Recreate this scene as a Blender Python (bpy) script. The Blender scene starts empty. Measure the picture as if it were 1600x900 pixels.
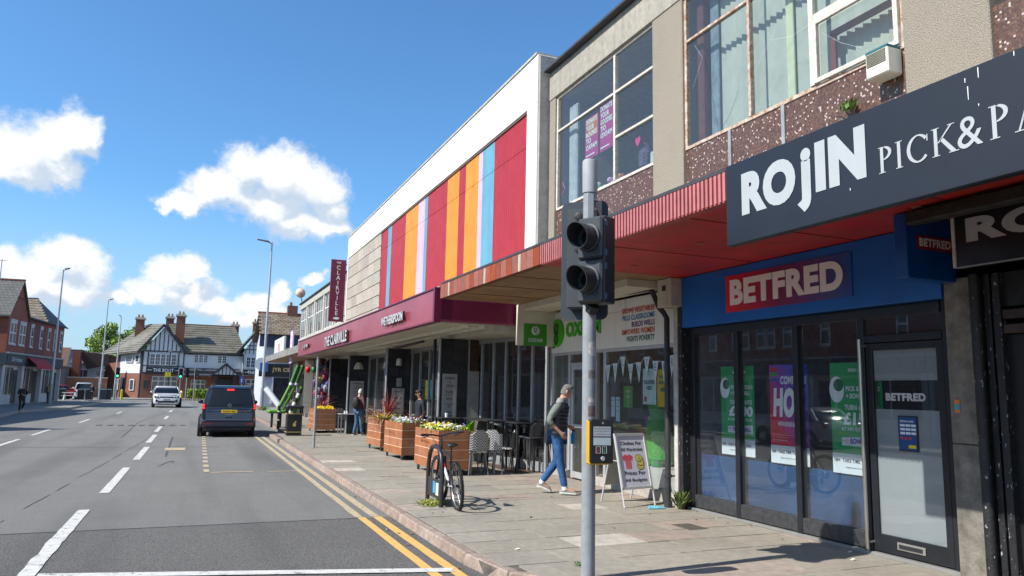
import bpy, bmesh, math, random
from math import sin, cos, pi, radians, atan2, sqrt
from mathutils import Vector, Matrix
random.seed(7)
S = bpy.context.scene
C = S.collection
V = Vector

# ------------------------------------------------------------------ camera
def make_camera():
    yaw, pitch, roll = 0.403, 0.138, 0.0205
    f = V((sin(yaw)*cos(pitch), cos(yaw)*cos(pitch), sin(pitch)))
    r = V((cos(yaw), -sin(yaw), 0)); u = r.cross(f)
    r2 = cos(roll)*r + sin(roll)*u; u2 = -sin(roll)*r + cos(roll)*u
    cd = bpy.data.cameras.new('camera'); cd.lens = 1165/1600*36; cd.sensor_width = 36
    cd.clip_start = .05; cd.clip_end = 3000
    o = bpy.data.objects.new('camera', cd); C.objects.link(o)
    m = Matrix.Identity(4)
    for i in range(3):
        m[i][0] = r2[i]; m[i][1] = u2[i]; m[i][2] = -f[i]
    m[2][3] = 1.72
    o.matrix_world = m
    S.camera = o
make_camera()

# ------------------------------------------------------------------ sky, clouds and sun
SUN_EL, SUN_AZ = radians(43.5), atan2(-1.0, -0.085)      # azimuth measured from +Y towards +X
sun_dir = V((sin(SUN_AZ)*cos(SUN_EL), cos(SUN_AZ)*cos(SUN_EL), sin(SUN_EL)))
def nn(t, typ, **kw):
    n = t.nodes.new(typ)
    for k, v in kw.items():
        setattr(n, k, v)
    return n
def mathn(t, op, a, b=None, c=None, clamp=False):
    n = nn(t, 'ShaderNodeMath', operation=op, use_clamp=clamp)
    for i, x in enumerate((a, b, c)):
        if x is None: continue
        if isinstance(x, (int, float)): n.inputs[i].default_value = x
        else: t.links.new(x, n.inputs[i])
    return n.outputs[0]
def vmath(t, op, a, b=None):
    n = nn(t, 'ShaderNodeVectorMath', operation=op)
    for i, x in enumerate((a, b)):
        if x is None: continue
        if isinstance(x, (tuple, list)): n.inputs[i].default_value = x
        else: t.links.new(x, n.inputs[i])
    return n
def mixc(t, fac, a, b, mode='MIX'):
    n = nn(t, 'ShaderNodeMixRGB', blend_type=mode)
    for k, x in (('Fac', fac), ('Color1', a), ('Color2', b)):
        if isinstance(x, (int, float)): n.inputs[k].default_value = x
        elif isinstance(x, (tuple, list)): n.inputs[k].default_value = (*x[:3], 1)
        else: t.links.new(x, n.inputs[k])
    return n.outputs[0]

# cumulus heaps: (azimuth, elevation, half width, half height) in radians as seen from the street
CLOUDS = [(-0.2049, 0.2526, 0.0418, 0.0382), (-0.1725, 0.2702, 0.0387, 0.0339), (-0.1482, 0.2871, 0.0258, 0.0271), (-0.1343, 0.2802, 0.017, 0.0187), (-0.1964, 0.2279, 0.0361, 0.0168), (-0.1567, 0.2397, 0.0254, 0.0144), (0.0479, 0.2736, 0.0327, 0.0331), (0.0917, 0.2721, 0.0497, 0.036), (0.1332, 0.2598, 0.0377, 0.0325), (0.0156, 0.2397, 0.0377, 0.022), (-0.0208, 0.2259, 0.0321, 0.0108), (0.0784, 0.2303, 0.0592, 0.0209), (0.1281, 0.2084, 0.0487, 0.0181), (0.1609, 0.2084, 0.0281, 0.0133), (0.1513, 0.2325, 0.0247, 0.0214), (-0.0468, 0.2227, 0.0086, 0.0069), (-0.1453, 0.1501, 0.0329, 0.0205), (-0.1174, 0.1285, 0.0222, 0.0298), (-0.1676, 0.1199, 0.0429, 0.0274), (-0.2009, 0.1378, 0.02, 0.0183), (-0.1838, 0.0966, 0.0419, 0.0214), (-0.1344, 0.1009, 0.0382, 0.0221), (-0.1936, 0.0744, 0.0353, 0.0184), (-0.0369, 0.1335, 0.0241, 0.0186), (-0.0068, 0.1383, 0.0175, 0.0173), (-0.0583, 0.1108, 0.0277, 0.0184), (-0.012, 0.1103, 0.0434, 0.022), (0.0257, 0.0985, 0.0298, 0.0159), (-0.0881, 0.097, 0.0174, 0.0106), (0.071, 0.1036, 0.0339, 0.0146), (0.098, 0.1215, 0.0142, 0.0164), (0.0875, 0.0882, 0.0467, 0.0163), (0.0532, 0.0824, 0.0304, 0.0145), (0.14, 0.143, 0.0146, 0.0083)]

def cloud_group():
    g = bpy.data.node_groups.new('cumulus', 'ShaderNodeTree')
    g.interface.new_socket('P', in_out='INPUT', socket_type='NodeSocketVector')
    g.interface.new_socket('D', in_out='OUTPUT', socket_type='NodeSocketFloat')
    gi = nn(g, 'NodeGroupInput'); go = nn(g, 'NodeGroupOutput')
    def nz(scale, amp, det):
        n = nn(g, 'ShaderNodeTexNoise'); n.inputs['Scale'].default_value = scale
        n.inputs['Detail'].default_value = det; n.inputs['Roughness'].default_value = .62
        g.links.new(gi.outputs[0], n.inputs['Vector'])
        s = vmath(g, 'SUBTRACT', n.outputs['Color'], (.5, .5, .5))
        m = vmath(g, 'SCALE', s.outputs[0]); m.inputs['Scale'].default_value = amp
        return m.outputs[0]
    p = vmath(g, 'ADD', gi.outputs[0], nz(15, .066, 12)).outputs[0]
    d = None
    for az, el, rx, ry in CLOUDS:
        s = vmath(g, 'SUBTRACT', p, (az, el, 0)).outputs[0]
        m = vmath(g, 'MULTIPLY', s, (1/rx, 1/ry, 0)).outputs[0]
        l = vmath(g, 'LENGTH', m).outputs['Value']
        d = l if d is None else mathn(g, 'SMOOTH_MIN', d, l, .25)
    g.links.new(mathn(g, 'SUBTRACT', 1.0, d), go.inputs[0])
    return g

def make_world():
    w = bpy.data.worlds.new('World'); S.world = w; w.use_nodes = True
    t = w.node_tree; t.nodes.clear()
    sky = nn(t, 'ShaderNodeTexSky', sky_type='NISHITA', sun_disc=False)
    sky.sun_elevation = SUN_EL; sky.sun_rotation = SUN_AZ
    sky.air_density = 1.0; sky.dust_density = .6; sky.ozone_density = 2.2; sky.altitude = 20
    tc = nn(t, 'ShaderNodeTexCoord')
    sp = nn(t, 'ShaderNodeSeparateXYZ'); t.links.new(tc.outputs['Generated'], sp.inputs[0])
    az = mathn(t, 'ARCTAN2', sp.outputs[0], sp.outputs[1])
    el = mathn(t, 'ARCSINE', sp.outputs[2])
    cb = nn(t, 'ShaderNodeCombineXYZ'); t.links.new(az, cb.inputs[0]); t.links.new(el, cb.inputs[1])
    g = cloud_group()
    def grp(vec):
        n = nn(t, 'ShaderNodeGroup'); n.node_tree = g; t.links.new(vec, n.inputs[0]); return n.outputs[0]
    P = cb.outputs[0]
    d0 = grp(P); d1 = grp(vmath(t, 'ADD', P, (-.016, .030, 0)).outputs[0])
    # scattered cumulus goes on round the unseen sky, cover raised for whiter fill light
    n2 = nn(t, 'ShaderNodeTexNoise'); n2.inputs['Scale'].default_value = 3.2; n2.inputs['Detail'].default_value = 8
    st = vmath(t, 'MULTIPLY', tc.outputs['Generated'], (1, 1, 2.6)).outputs[0]
    t.links.new(st, n2.inputs['Vector'])
    away = mathn(t, 'ABSOLUTE', mathn(t, 'SUBTRACT', az, .15))
    aw = nn(t, 'ShaderNodeMapRange'); t.links.new(away, aw.inputs[0])
    aw.inputs[1].default_value = .75; aw.inputs[2].default_value = 1.0
    lowel = nn(t, 'ShaderNodeMapRange'); t.links.new(el, lowel.inputs[0])
    lowel.inputs[1].default_value = .9; lowel.inputs[2].default_value = .1
    gen = mathn(t, 'MULTIPLY', mathn(t, 'SUBTRACT', n2.outputs['Fac'], .485), 5)
    gen = mathn(t, 'SUBTRACT', gen, mathn(t, 'MULTIPLY', mathn(t, 'SUBTRACT', 1.0, aw.outputs[0]), 4))
    gen = mathn(t, 'SUBTRACT', gen, mathn(t, 'MULTIPLY', mathn(t, 'SUBTRACT', 1.0, lowel.outputs[0]), .8))
    n5 = nn(t, 'ShaderNodeTexNoise'); n5.inputs['Scale'].default_value = 44; n5.inputs['Detail'].default_value = 9; n5.inputs['Roughness'].default_value = .68
    t.links.new(P, n5.inputs['Vector'])
    dens = mathn(t, 'ADD', mathn(t, 'MAXIMUM', d0, gen), mathn(t, 'MULTIPLY', mathn(t, 'SUBTRACT', n5.outputs['Fac'], .5), 1.1))
    mk = nn(t, 'ShaderNodeMapRange', interpolation_type='SMOOTHSTEP'); t.links.new(dens, mk.inputs[0])
    mk.inputs[1].default_value = -.34; mk.inputs[2].default_value = .42
    mk.inputs[4].default_value = .97
    # billows are bright where they thin out towards the sun and blue-grey beneath
    n3 = nn(t, 'ShaderNodeTexNoise'); n3.inputs['Scale'].default_value = 26; n3.inputs['Detail'].default_value = 7
    t.links.new(P, n3.inputs['Vector'])
    df = mathn(t, 'SUBTRACT', d0, d1)
    lit = mathn(t, 'ADD', mathn(t, 'MULTIPLY', df, 1.5), mathn(t, 'MULTIPLY', mathn(t, 'SUBTRACT', n3.outputs['Fac'], .5), 1.1))
    lm = nn(t, 'ShaderNodeMapRange', interpolation_type='SMOOTHSTEP'); t.links.new(lit, lm.inputs[0])
    lm.inputs[1].default_value = -.46; lm.inputs[2].default_value = .46
    cc = mixc(t, lm.outputs[0], (3.5, 4.05, 4.75), (5.65, 5.75, 5.85))
    skc = mixc(t, 1.0, sky.outputs[0], (0.56, 0.90, 1.13), 'MULTIPLY')
    # pale distant cloud bank close to the skyline
    hz = nn(t, 'ShaderNodeMapRange', interpolation_type='SMOOTHSTEP'); t.links.new(el, hz.inputs[0])
    hz.inputs[1].default_value = .26; hz.inputs[2].default_value = .0; hz.inputs[4].default_value = .72
    skc = mixc(t, hz.outputs[0], skc, (2.9, 3.8, 4.75))
    col = mixc(t, mk.outputs[0], skc, cc)
    bg = nn(t, 'ShaderNodeBackground'); t.links.new(col, bg.inputs[0]); bg.inputs[1].default_value = .118
    o = nn(t, 'ShaderNodeOutputWorld'); t.links.new(bg.outputs[0], o.inputs[0])
    w.cycles.sampling_method = 'MANUAL'; w.cycles.sample_map_resolution = 512
make_world()

sl = bpy.data.lights.new('sun', 'SUN'); sl.energy = 4.4; sl.angle = radians(.53); sl.color = (1.0, .955, .88)
so = bpy.data.objects.new('sun', sl); C.objects.link(so); so.location = (-20, 0, 40)
so.rotation_euler = sun_dir.to_track_quat('Z', 'Y').to_euler()
S.view_settings.view_transform = 'Standard'; S.view_settings.look = 'None'
S.view_settings.exposure = .62; S.view_settings.gamma = 1; S.view_settings.use_curve_mapping = False
S.cycles.max_bounces = 8; S.cycles.transparent_max_bounces = 12; S.cycles.caustics_reflective = False

# ------------------------------------------------------------------ materials
MATS = {}
def M(name, col=(.5, .5, .5), rough=.6, var=.12, scale=6, bump=0., metal=0., spec=.4, col2=None, streak=0., rnd=0.,
      dirt=0., bscale=None, coat=0., det=6):
    if name in MATS: return MATS[name]
    m = bpy.data.materials.new(name); m.use_nodes = True; t = m.node_tree
    b = t.nodes['Principled BSDF']
    tc = nn(t, 'ShaderNodeTexCoord')
    n = nn(t, 'ShaderNodeTexNoise'); n.inputs['Scale'].default_value = scale; n.inputs['Detail'].default_value = det
    n.inputs['Roughness'].default_value = .65
    co = tc.outputs['Object']
    if rnd: co = vmath(t, 'ADD', tc.outputs['Object'], nn(t, 'ShaderNodeObjectInfo').outputs['Location']).outputs[0]
    t.links.new(co, n.inputs['Vector'])
    c2 = col2 if col2 else tuple(c*(1-var) for c in col)
    c1 = col if col2 else tuple(min(1, c*(1+var)) for c in col)
    r = nn(t, 'ShaderNodeMapRange'); t.links.new(n.outputs['Fac'], r.inputs[0])
    r.inputs[1].default_value = .34; r.inputs[2].default_value = .66
    out = mixc(t, r.outputs[0], c1, c2)
    if streak:
        mp = nn(t, 'ShaderNodeMapping'); mp.inputs['Scale'].default_value = (7, 7, .5)
        t.links.new(tc.outputs['Object'], mp.inputs[0])
        n2 = nn(t, 'ShaderNodeTexNoise'); n2.inputs['Scale'].default_value = 1.0; n2.inputs['Detail'].default_value = 5
        t.links.new(mp.outputs[0], n2.inputs['Vector'])
        r2 = nn(t, 'ShaderNodeMapRange'); t.links.new(n2.outputs['Fac'], r2.inputs[0])
        r2.inputs[1].default_value = .45; r2.inputs[2].default_value = .75; r2.inputs[4].default_value = streak
        out = mixc(t, r2.outputs[0], out, tuple(c*.35 for c in col))
    if dirt:
        n4 = nn(t, 'ShaderNodeTexNoise'); n4.inputs['Scale'].default_value = .55; n4.inputs['Detail'].default_value = 9
        n4.inputs['Roughness'].default_value = .7
        t.links.new(co, n4.inputs['Vector'])
        r4 = nn(t, 'ShaderNodeMapRange'); t.links.new(n4.outputs['Fac'], r4.inputs[0])
        r4.inputs[1].default_value = .42; r4.inputs[2].default_value = .7; r4.inputs[4].default_value = dirt
        out = mixc(t, r4.outputs[0], out, tuple(c*.45 for c in col))
    if rnd:
        oi = nn(t, 'ShaderNodeObjectInfo')
        hs = nn(t, 'ShaderNodeHueSaturation'); t.links.new(out, hs.inputs['Color'])
        t.links.new(mathn(t, 'ADD', 1-rnd, mathn(t, 'MULTIPLY', oi.outputs['Random'], 2*rnd)), hs.inputs['Value'])
        wn = nn(t, 'ShaderNodeTexWhiteNoise', noise_dimensions='1D'); t.links.new(oi.outputs['Random'], wn.inputs['W'])
        t.links.new(mathn(t, 'ADD', 1-rnd*.9, mathn(t, 'MULTIPLY', wn.outputs['Value'], 1.8*rnd)), hs.inputs['Saturation'])
        out = hs.outputs[0]
    t.links.new(out, b.inputs['Base Color'])
    rr = nn(t, 'ShaderNodeMapRange'); t.links.new(n.outputs['Fac'], rr.inputs[0])
    rr.inputs[3].default_value = max(0.02, rough-.08); rr.inputs[4].default_value = min(1, rough+.08)
    t.links.new(rr.outputs[0], b.inputs['Roughness'])
    b.inputs['Metallic'].default_value = metal; b.inputs['Specular IOR Level'].default_value = spec
    b.inputs['Coat Weight'].default_value = coat; b.inputs['Coat Roughness'].default_value = .04
    if bump:
        n3 = nn(t, 'ShaderNodeTexNoise'); n3.inputs['Scale'].default_value = bscale or scale*4; n3.inputs['Detail'].default_value = 6
        t.links.new(tc.outputs['Object'], n3.inputs['Vector'])
        bp = nn(t, 'ShaderNodeBump'); bp.inputs['Strength'].default_value = bump; bp.inputs['Distance'].default_value = .02
        t.links.new(n3.outputs['Fac'], bp.inputs['Height']); t.links.new(bp.outputs[0], b.inputs['Normal'])
    MATS[name] = m
    return m

def glass(name, tint=(.9, .95, .95), ior=1.5, dust=.05, rough=0.0):
    if name in MATS: return MATS[name]
    m = bpy.data.materials.new(name); m.use_nodes = True; t = m.node_tree; t.nodes.clear()
    tr = nn(t, 'ShaderNodeBsdfTransparent'); tr.inputs[0].default_value = (*tint, 1)
    gl = nn(t, 'ShaderNodeBsdfGlossy'); gl.inputs['Roughness'].default_value = rough
    gl.inputs[0].default_value = (.95, .97, 1, 1)
    df = nn(t, 'ShaderNodeBsdfDiffuse'); df.inputs[0].default_value = (.5, .5, .48, 1)
    fr = nn(t, 'ShaderNodeFresnel'); fr.inputs[0].default_value = ior
    ge = nn(t, 'ShaderNodeNewGeometry')
    m1 = nn(t, 'ShaderNodeMixShader'); t.links.new(mathn(t, 'MULTIPLY', fr.outputs[0], mathn(t, 'SUBTRACT', 1.0, ge.outputs['Backfacing'])), m1.inputs[0])
    t.links.new(tr.outputs[0], m1.inputs[1]); t.links.new(gl.outputs[0], m1.inputs[2])
    m2 = nn(t, 'ShaderNodeMixShader'); m2.inputs[0].default_value = dust
    t.links.new(m1.outputs[0], m2.inputs[1]); t.links.new(df.outputs[0], m2.inputs[2])
    o = nn(t, 'ShaderNodeOutputMaterial'); t.links.new(m2.outputs[0], o.inputs[0])
    MATS[name] = m
    return m

def brickmat(name, col, col2, mortar, bw=.225, bh=.075, axes='YZ', rough=.85, mort=.012, grow=0):
    """bricks or tiles too small in the picture to pick apart"""
    if name in MATS: return MATS[name]
    m = bpy.data.materials.new(name); m.use_nodes = True; t = m.node_tree
    b = t.nodes['Principled BSDF']; tc = nn(t, 'ShaderNodeTexCoord')
    sp = nn(t, 'ShaderNodeSeparateXYZ'); t.links.new(tc.outputs['Object'], sp.inputs[0])
    cb = nn(t, 'ShaderNodeCombineXYZ')
    t.links.new(sp.outputs['XYZ'.index(axes[0])], cb.inputs[0]); t.links.new(sp.outputs['XYZ'.index(axes[1])], cb.inputs[1])
    br = nn(t, 'ShaderNodeTexBrick'); t.links.new(cb.outputs[0], br.inputs['Vector'])
    br.inputs['Color1'].default_value = (*col, 1); br.inputs['Color2'].default_value = (*col2, 1)
    br.inputs['Mortar'].default_value = (*mortar, 1); br.inputs['Scale'].default_value = 1
    br.inputs['Mortar Size'].default_value = mort; br.inputs['Brick Width'].default_value = bw; br.inputs['Row Height'].default_value = bh
    n = nn(t, 'ShaderNodeTexNoise'); n.inputs['Scale'].default_value = .9; n.inputs['Detail'].default_value = 8
    t.links.new(tc.outputs['Object'], n.inputs['Vector'])
    out = mixc(t, mathn(t, 'MULTIPLY', n.outputs['Fac'], .55), br.outputs['Color'], tuple(c*.4 for c in col))
    t.links.new(out, b.inputs['Base Color']); b.inputs['Roughness'].default_value = rough
    bp = nn(t, 'ShaderNodeBump'); bp.inputs['Strength'].default_value = .4; bp.inputs['Distance'].default_value = .01
    t.links.new(mathn(t, 'SUBTRACT', 1.0, br.outputs['Fac']), bp.inputs['Height']); t.links.new(bp.outputs[0], b.inputs['Normal'])
    MATS[name] = m
    return m

def mosaicmat(name='mosaic'):
    """brown glass mosaic with scattered white chips, tesserae about 2 cm"""
    if name in MATS: return MATS[name]
    m = bpy.data.materials.new(name); m.use_nodes = True; t = m.node_tree
    b = t.nodes['Principled BSDF']; tc = nn(t, 'ShaderNodeTexCoord')
    sc = vmath(t, 'MULTIPLY', tc.outputs['Object'], (0, 1/.023, 1/.023)).outputs[0]
    fl = vmath(t, 'FLOOR', sc).outputs[0]; fr = vmath(t, 'FRACTION', sc).outputs[0]
    wn = nn(t, 'ShaderNodeTexWhiteNoise', noise_dimensions='3D'); t.links.new(fl, wn.inputs['Vector'])
    cr = nn(t, 'ShaderNodeValToRGB'); t.links.new(wn.outputs['Value'], cr.inputs[0])
    e = cr.color_ramp; e.interpolation = 'CONSTANT'
    e.elements[0].color = (.10, .045, .030, 1); e.elements[1].position = .945; e.elements[1].color = (.52, .43, .38, 1)
    for p, c in ((.2, (.135, .065, .042)), (.42, (.07, .034, .025)), (.6, (.17, .09, .058)), (.76, (.10, .05, .035))):
        x = e.elements.new(p); x.color = (*c, 1)
    s2 = nn(t, 'ShaderNodeSeparateXYZ'); t.links.new(fr, s2.inputs[0])
    gy = mathn(t, 'LESS_THAN', s2.outputs[1], .12); gz = mathn(t, 'LESS_THAN', s2.outputs[2], .12)
    gr = mathn(t, 'MAXIMUM', gy, gz)
    out = mixc(t, gr, cr.outputs[0], (.12, .09, .08))
    t.links.new(out, b.inputs['Base Color']); b.inputs['Roughness'].default_value = .35
    bp = nn(t, 'ShaderNodeBump'); bp.inputs['Strength'].default_value = .5; bp.inputs['Distance'].default_value = .004
    t.links.new(mathn(t, 'SUBTRACT', wn.outputs['Value'], gr), bp.inputs['Height']); t.links.new(bp.outputs[0], b.inputs['Normal'])
    MATS[name] = m
    return m

def emis(name, col, strength):
    if name in MATS: return MATS[name]
    m = M(name, col, .3); b = m.node_tree.nodes['Principled BSDF']
    b.inputs['Emission Color'].default_value = (*col, 1); b.inputs['Emission Strength'].default_value = strength
    return m

# ------------------------------------------------------------------ building helpers
W = {}            # object -> its world matrix at build time
def wm(o): return W.get(o.name, Matrix.Identity(4))
def thing(name, label, cat, loc=(0, 0, 0), rz=0, group=None):
    o = bpy.data.objects.new(name, None); C.objects.link(o); o.empty_display_size = .2
    o.location = loc; o.rotation_euler = (0, 0, rz); o['label'] = label; o['category'] = cat
    if group: o['group'] = group
    W[o.name] = Matrix.Translation(V(loc)) @ Matrix.Rotation(rz, 4, 'Z')
    return o
def tag(o, label, cat, group=None, kind=None):
    o['label'] = label; o['category'] = cat
    if group: o['group'] = group
    if kind: o['kind'] = kind
    return o
def kids(o): return [c for c in o.children]
def copy_tree(o, parent=None):
    c = o.copy(); C.objects.link(c)
    if parent: c.parent = parent
    for ch in kids(o): copy_tree(ch, c)
    return c

class MB:
    def __init__(s): s.v = []; s.f = []
    def add(s, vs, fs):
        k = len(s.v); s.v += [tuple(x) for x in vs]; s.f += [tuple(i+k for i in f) for f in fs]; return s
    def box(s, x0, x1, y0, y1, z0, z1):
        x0, x1 = min(x0, x1), max(x0, x1); y0, y1 = min(y0, y1), max(y0, y1); z0, z1 = min(z0, z1), max(z0, z1)
        return s.add([(x0,y0,z0),(x1,y0,z0),(x1,y1,z0),(x0,y1,z0),(x0,y0,z1),(x1,y0,z1),(x1,y1,z1),(x0,y1,z1)],
              [(0,3,2,1),(4,5,6,7),(0,1,5,4),(1,2,6,5),(2,3,7,6),(3,0,4,7)])
    def bar(s, p0, p1, w, h, up=(0, 0, 1)):
        p0, p1, up = V(p0), V(p1), V(up); d = (p1-p0).normalized(); a = d.cross(up)
        if a.length < 1e-4: a = d.cross(V((1, 0, 0)))
        a.normalize(); b = a.cross(d); vs = []
        for p in (p0, p1):
            for i, j in ((-1,-1),(1,-1),(1,1),(-1,1)): vs.append(p+a*w/2*i+b*h/2*j)
        return s.add(vs, [(0,1,2,3),(7,6,5,4),(0,4,5,1),(1,5,6,2),(2,6,7,3),(3,7,4,0)])
    def tube(s, pts, r, n=8, caps=True, sq=1.0, up=None, closed=False):
        pts = [V(p) for p in pts]; k = len(pts); rs = r if isinstance(r, (list, tuple)) else [r]*k
        vs = []; a = None
        for i, p in enumerate(pts):
            if closed: d = pts[(i+1) % k]-pts[i-1]
            else: d = pts[min(i+1, k-1)]-pts[max(i-1, 0)]
            if d.length < 1e-9: d = V((0, 0, 1))
            d.normalize()
            if a is None:
                u = V(up) if up else (V((0, 0, 1)) if abs(d.z) < .9 else V((1, 0, 0)))
                a = d.cross(u).normalized()
            a = (a-d*a.dot(d)); a = a.normalized() if a.length > 1e-6 else d.orthogonal().normalized(); b = d.cross(a)
            for j in range(n):
                t = 2*pi*j/n; vs.append(p+(a*cos(t)+b*sin(t)*sq)*rs[i])
        fs = []
        for i in range(k if closed else k-1):
            for j in range(n):
                i2 = (i+1) % k
                fs.append((i*n+j, i*n+(j+1) % n, i2*n+(j+1) % n, i2*n+j))
        if caps and not closed: fs += [tuple(range(n))[::-1], tuple((k-1)*n+j for j in range(n))]
        return s.add(vs, fs)
    def cyl(s, p0, p1, r0, r1=None, n=12): return s.tube([p0, p1], [r0, r0 if r1 is None else r1], n)
    def lathe(s, prof, n=16, c=(0, 0, 0), axis='z'):
        vs = []; fs = []; k = len(prof)
        for r, z in prof:
            for j in range(n):
                t = 2*pi*j/n
                if axis == 'z': vs.append((c[0]+r*cos(t), c[1]+r*sin(t), c[2]+z))
                elif axis == 'x': vs.append((c[0]+z, c[1]+r*cos(t), c[2]+r*sin(t)))
                else: vs.append((c[0]+r*cos(t), c[1]+z, c[2]+r*sin(t)))
        for i in range(k-1):
            for j in range(n): fs.append((i*n+j, i*n+(j+1) % n, (i+1)*n+(j+1) % n, (i+1)*n+j))
        fs += [tuple(range(n))[::-1], tuple((k-1)*n+j for j in range(n))]
        return s.add(vs, fs)
    def prism(s, poly, o, u, v, d):
        """polygon (a,b) in the plane o+a*u+b*v, extruded by vector d"""
        o, u, v, d = V(o), V(u), V(v), V(d); k = len(poly)
        a = [o+u*p[0]+v*p[1] for p in poly]; vs = a+[p+d for p in a]
        fs = [tuple(range(k))[::-1], tuple(range(k, 2*k))]+[(i, (i+1) % k, k+(i+1) % k, k+i) for i in range(k)]
        return s.add(vs, fs)
    def poly(s, pts): return s.add(pts, [tuple(range(len(pts)))])
    def slab(s, pts, d): 
        """planar polygon given by 3D points, thickened by vector d"""
        k = len(pts); d = V(d); vs = [V(p) for p in pts]+[V(p)+d for p in pts]
        fs = [tuple(range(k))[::-1], tuple(range(k, 2*k))]+[(i, (i+1) % k, k+(i+1) % k, k+i) for i in range(k)]
        return s.add(vs, fs)
    def ball(s, c, r, n=8, m=6, sz=1.0):
        prof = [(max(1e-4, r*sin(pi*i/m)), -r*sz*cos(pi*i/m)) for i in range(m+1)]
        return s.lathe(prof, n, c)
    def xf(s, m, k=0):
        for i in range(k, len(s.v)): s.v[i] = tuple(m @ V(s.v[i]))
        return s
    def mesh(s, name, mats, off=None, mat4=None):
        me = bpy.data.meshes.new(name); vs = s.v
        if mat4 is not None: vs = [tuple(mat4 @ V(p)) for p in vs]
        me.from_pydata(vs, [], s.f)
        bm = bmesh.new(); bm.from_mesh(me); bmesh.ops.recalc_face_normals(bm, faces=bm.faces); bm.to_mesh(me); bm.free()
        me.materials.append(mats); me.update(); return me
    def build(s, name, mat, parent=None, bevel=0., smooth=False, local=False, sub=0, raw=False):
        if parent is None:
            if raw or local: inv = None; base = V((0, 0, 0))
            else:
                xs = [p[0] for p in s.v]; ys = [p[1] for p in s.v]; zs = [p[2] for p in s.v]
                base = V(((min(xs)+max(xs))/2, (min(ys)+max(ys))/2, min(zs))); inv = Matrix.Translation(-base)
            me = s.mesh(name, mat, mat4=inv); o = bpy.data.objects.new(name, me); C.objects.link(o); o.location = base
            W[o.name] = Matrix.Translation(base)
        else:
            pm = wm(parent)
            me = s.mesh(name, mat, mat4=None if local else pm.inverted()); o = bpy.data.objects.new(name, me); C.objects.link(o)
            o.parent = parent; W[o.name] = pm
        finish(o, bevel, smooth, sub)
        return o
def finish(o, bevel=0., smooth=False, sub=0):
    if bevel:
        b = o.modifiers.new('bevel', 'BEVEL'); b.width = bevel; b.segments = 1; b.limit_method = 'ANGLE'; b.angle_limit = radians(50)
    if sub:
        b = o.modifiers.new('subsurf', 'SUBSURF'); b.levels = sub; b.render_levels = sub
    if smooth:
        for p in o.data.polygons: p.use_smooth = True
        if not sub:
            try: o.data.set_sharp_from_angle(angle=radians(40))
            except Exception: pass
def piece(name, me, parent, loc=(0, 0, 0), rot=(0, 0, 0), scale=(1, 1, 1)):
    """one more of a row of alike pieces, sharing its mesh; loc in world space when the parent is unrotated"""
    o = bpy.data.objects.new(name, me); C.objects.link(o); o.parent = parent
    inv = wm(parent).inverted(); o.location = inv @ V(loc); o.rotation_euler = rot; o.scale = scale
    W[o.name] = wm(parent) @ Matrix.Translation(o.location)
    return o
UX = {}
def unitbox(mat, bev=0.0):
    k = (mat.name, bev)
    if k not in UX:
        UX[k] = MB().box(-.5, .5, -.5, .5, -.5, .5).mesh('piece_mesh', mat)
    return UX[k]
def bpiece(name, parent, mat, x0, x1, y0, y1, z0, z1, bevel=0.):
    return bx(x0, x1, y0, y1, z0, z1).build(name, mat, parent, bevel=bevel)
def bx(*a): return MB().box(*a)

def text(s, o, u, v, h, mat, parent, w=None, ext=.004, bold=0., shear=0., name='lettering', align='L', spacing=None):
    cu = bpy.data.curves.new('t', 'FONT'); cu.body = s; cu.extrude = 0; cu.offset = bold; cu.shear = shear
    cu.space_character = spacing or (1+bold*1.6); cu.resolution_u = 5; cu.fill_mode = 'FRONT'
    ob = bpy.data.objects.new('t', cu)
    me = bpy.data.meshes.new_from_object(ob)
    bpy.data.objects.remove(ob); bpy.data.curves.remove(cu)
    xs = [q.co.x for q in me.vertices]; ys = [q.co.y for q in me.vertices]
    x0, x1, y0, y1 = min(xs), max(xs), min(ys), max(ys)
    sy = h/(y1-y0); sx = sy if w is None else w/(x1-x0); tw = (x1-x0)*sx
    o, u, v = V(o), V(u).normalized(), V(v).normalized(); n = u.cross(v)
    if align == 'R': o = o-u*tw
    if align == 'C': o = o-u*tw/2
    inv = wm(parent).inverted()
    bm = bmesh.new(); bm.from_mesh(me); bpy.data.meshes.remove(me)
    for q in bm.verts: q.co = inv @ (o+u*(q.co.x-x0)*sx+v*(q.co.y-y0)*sy+n*ext)
    if ext > .006:
        bmesh.ops.remove_doubles(bm, verts=bm.verts, dist=1e-6)
        dn = inv.to_3x3() @ (n*-(ext-.002))
        be = [(e.verts[0], e.verts[1]) for e in bm.edges if len(e.link_faces) == 1]
        back = {}
        for p_, q_ in be:
            for x in (p_, q_):
                if x not in back: back[x] = bm.verts.new(x.co+dn)
        for p_, q_ in be:
            try: bm.faces.new((p_, q_, back[q_], back[p_]))
            except ValueError: pass
    for f_ in bm.faces: f_.smooth = False
    m2 = bpy.data.meshes.new(name); bm.to_mesh(m2); bm.free(); m2.materials.append(mat)
    ob = bpy.data.objects.new(name, m2); C.objects.link(ob); ob.parent = parent; W[ob.name] = wm(parent)
    return ob
U_ST, U_CAM, UP = V((0, -1, 0)), V((1, 0, 0)), V((0, 0, 1))   # reading direction on walls facing the street / facing back down it

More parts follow.
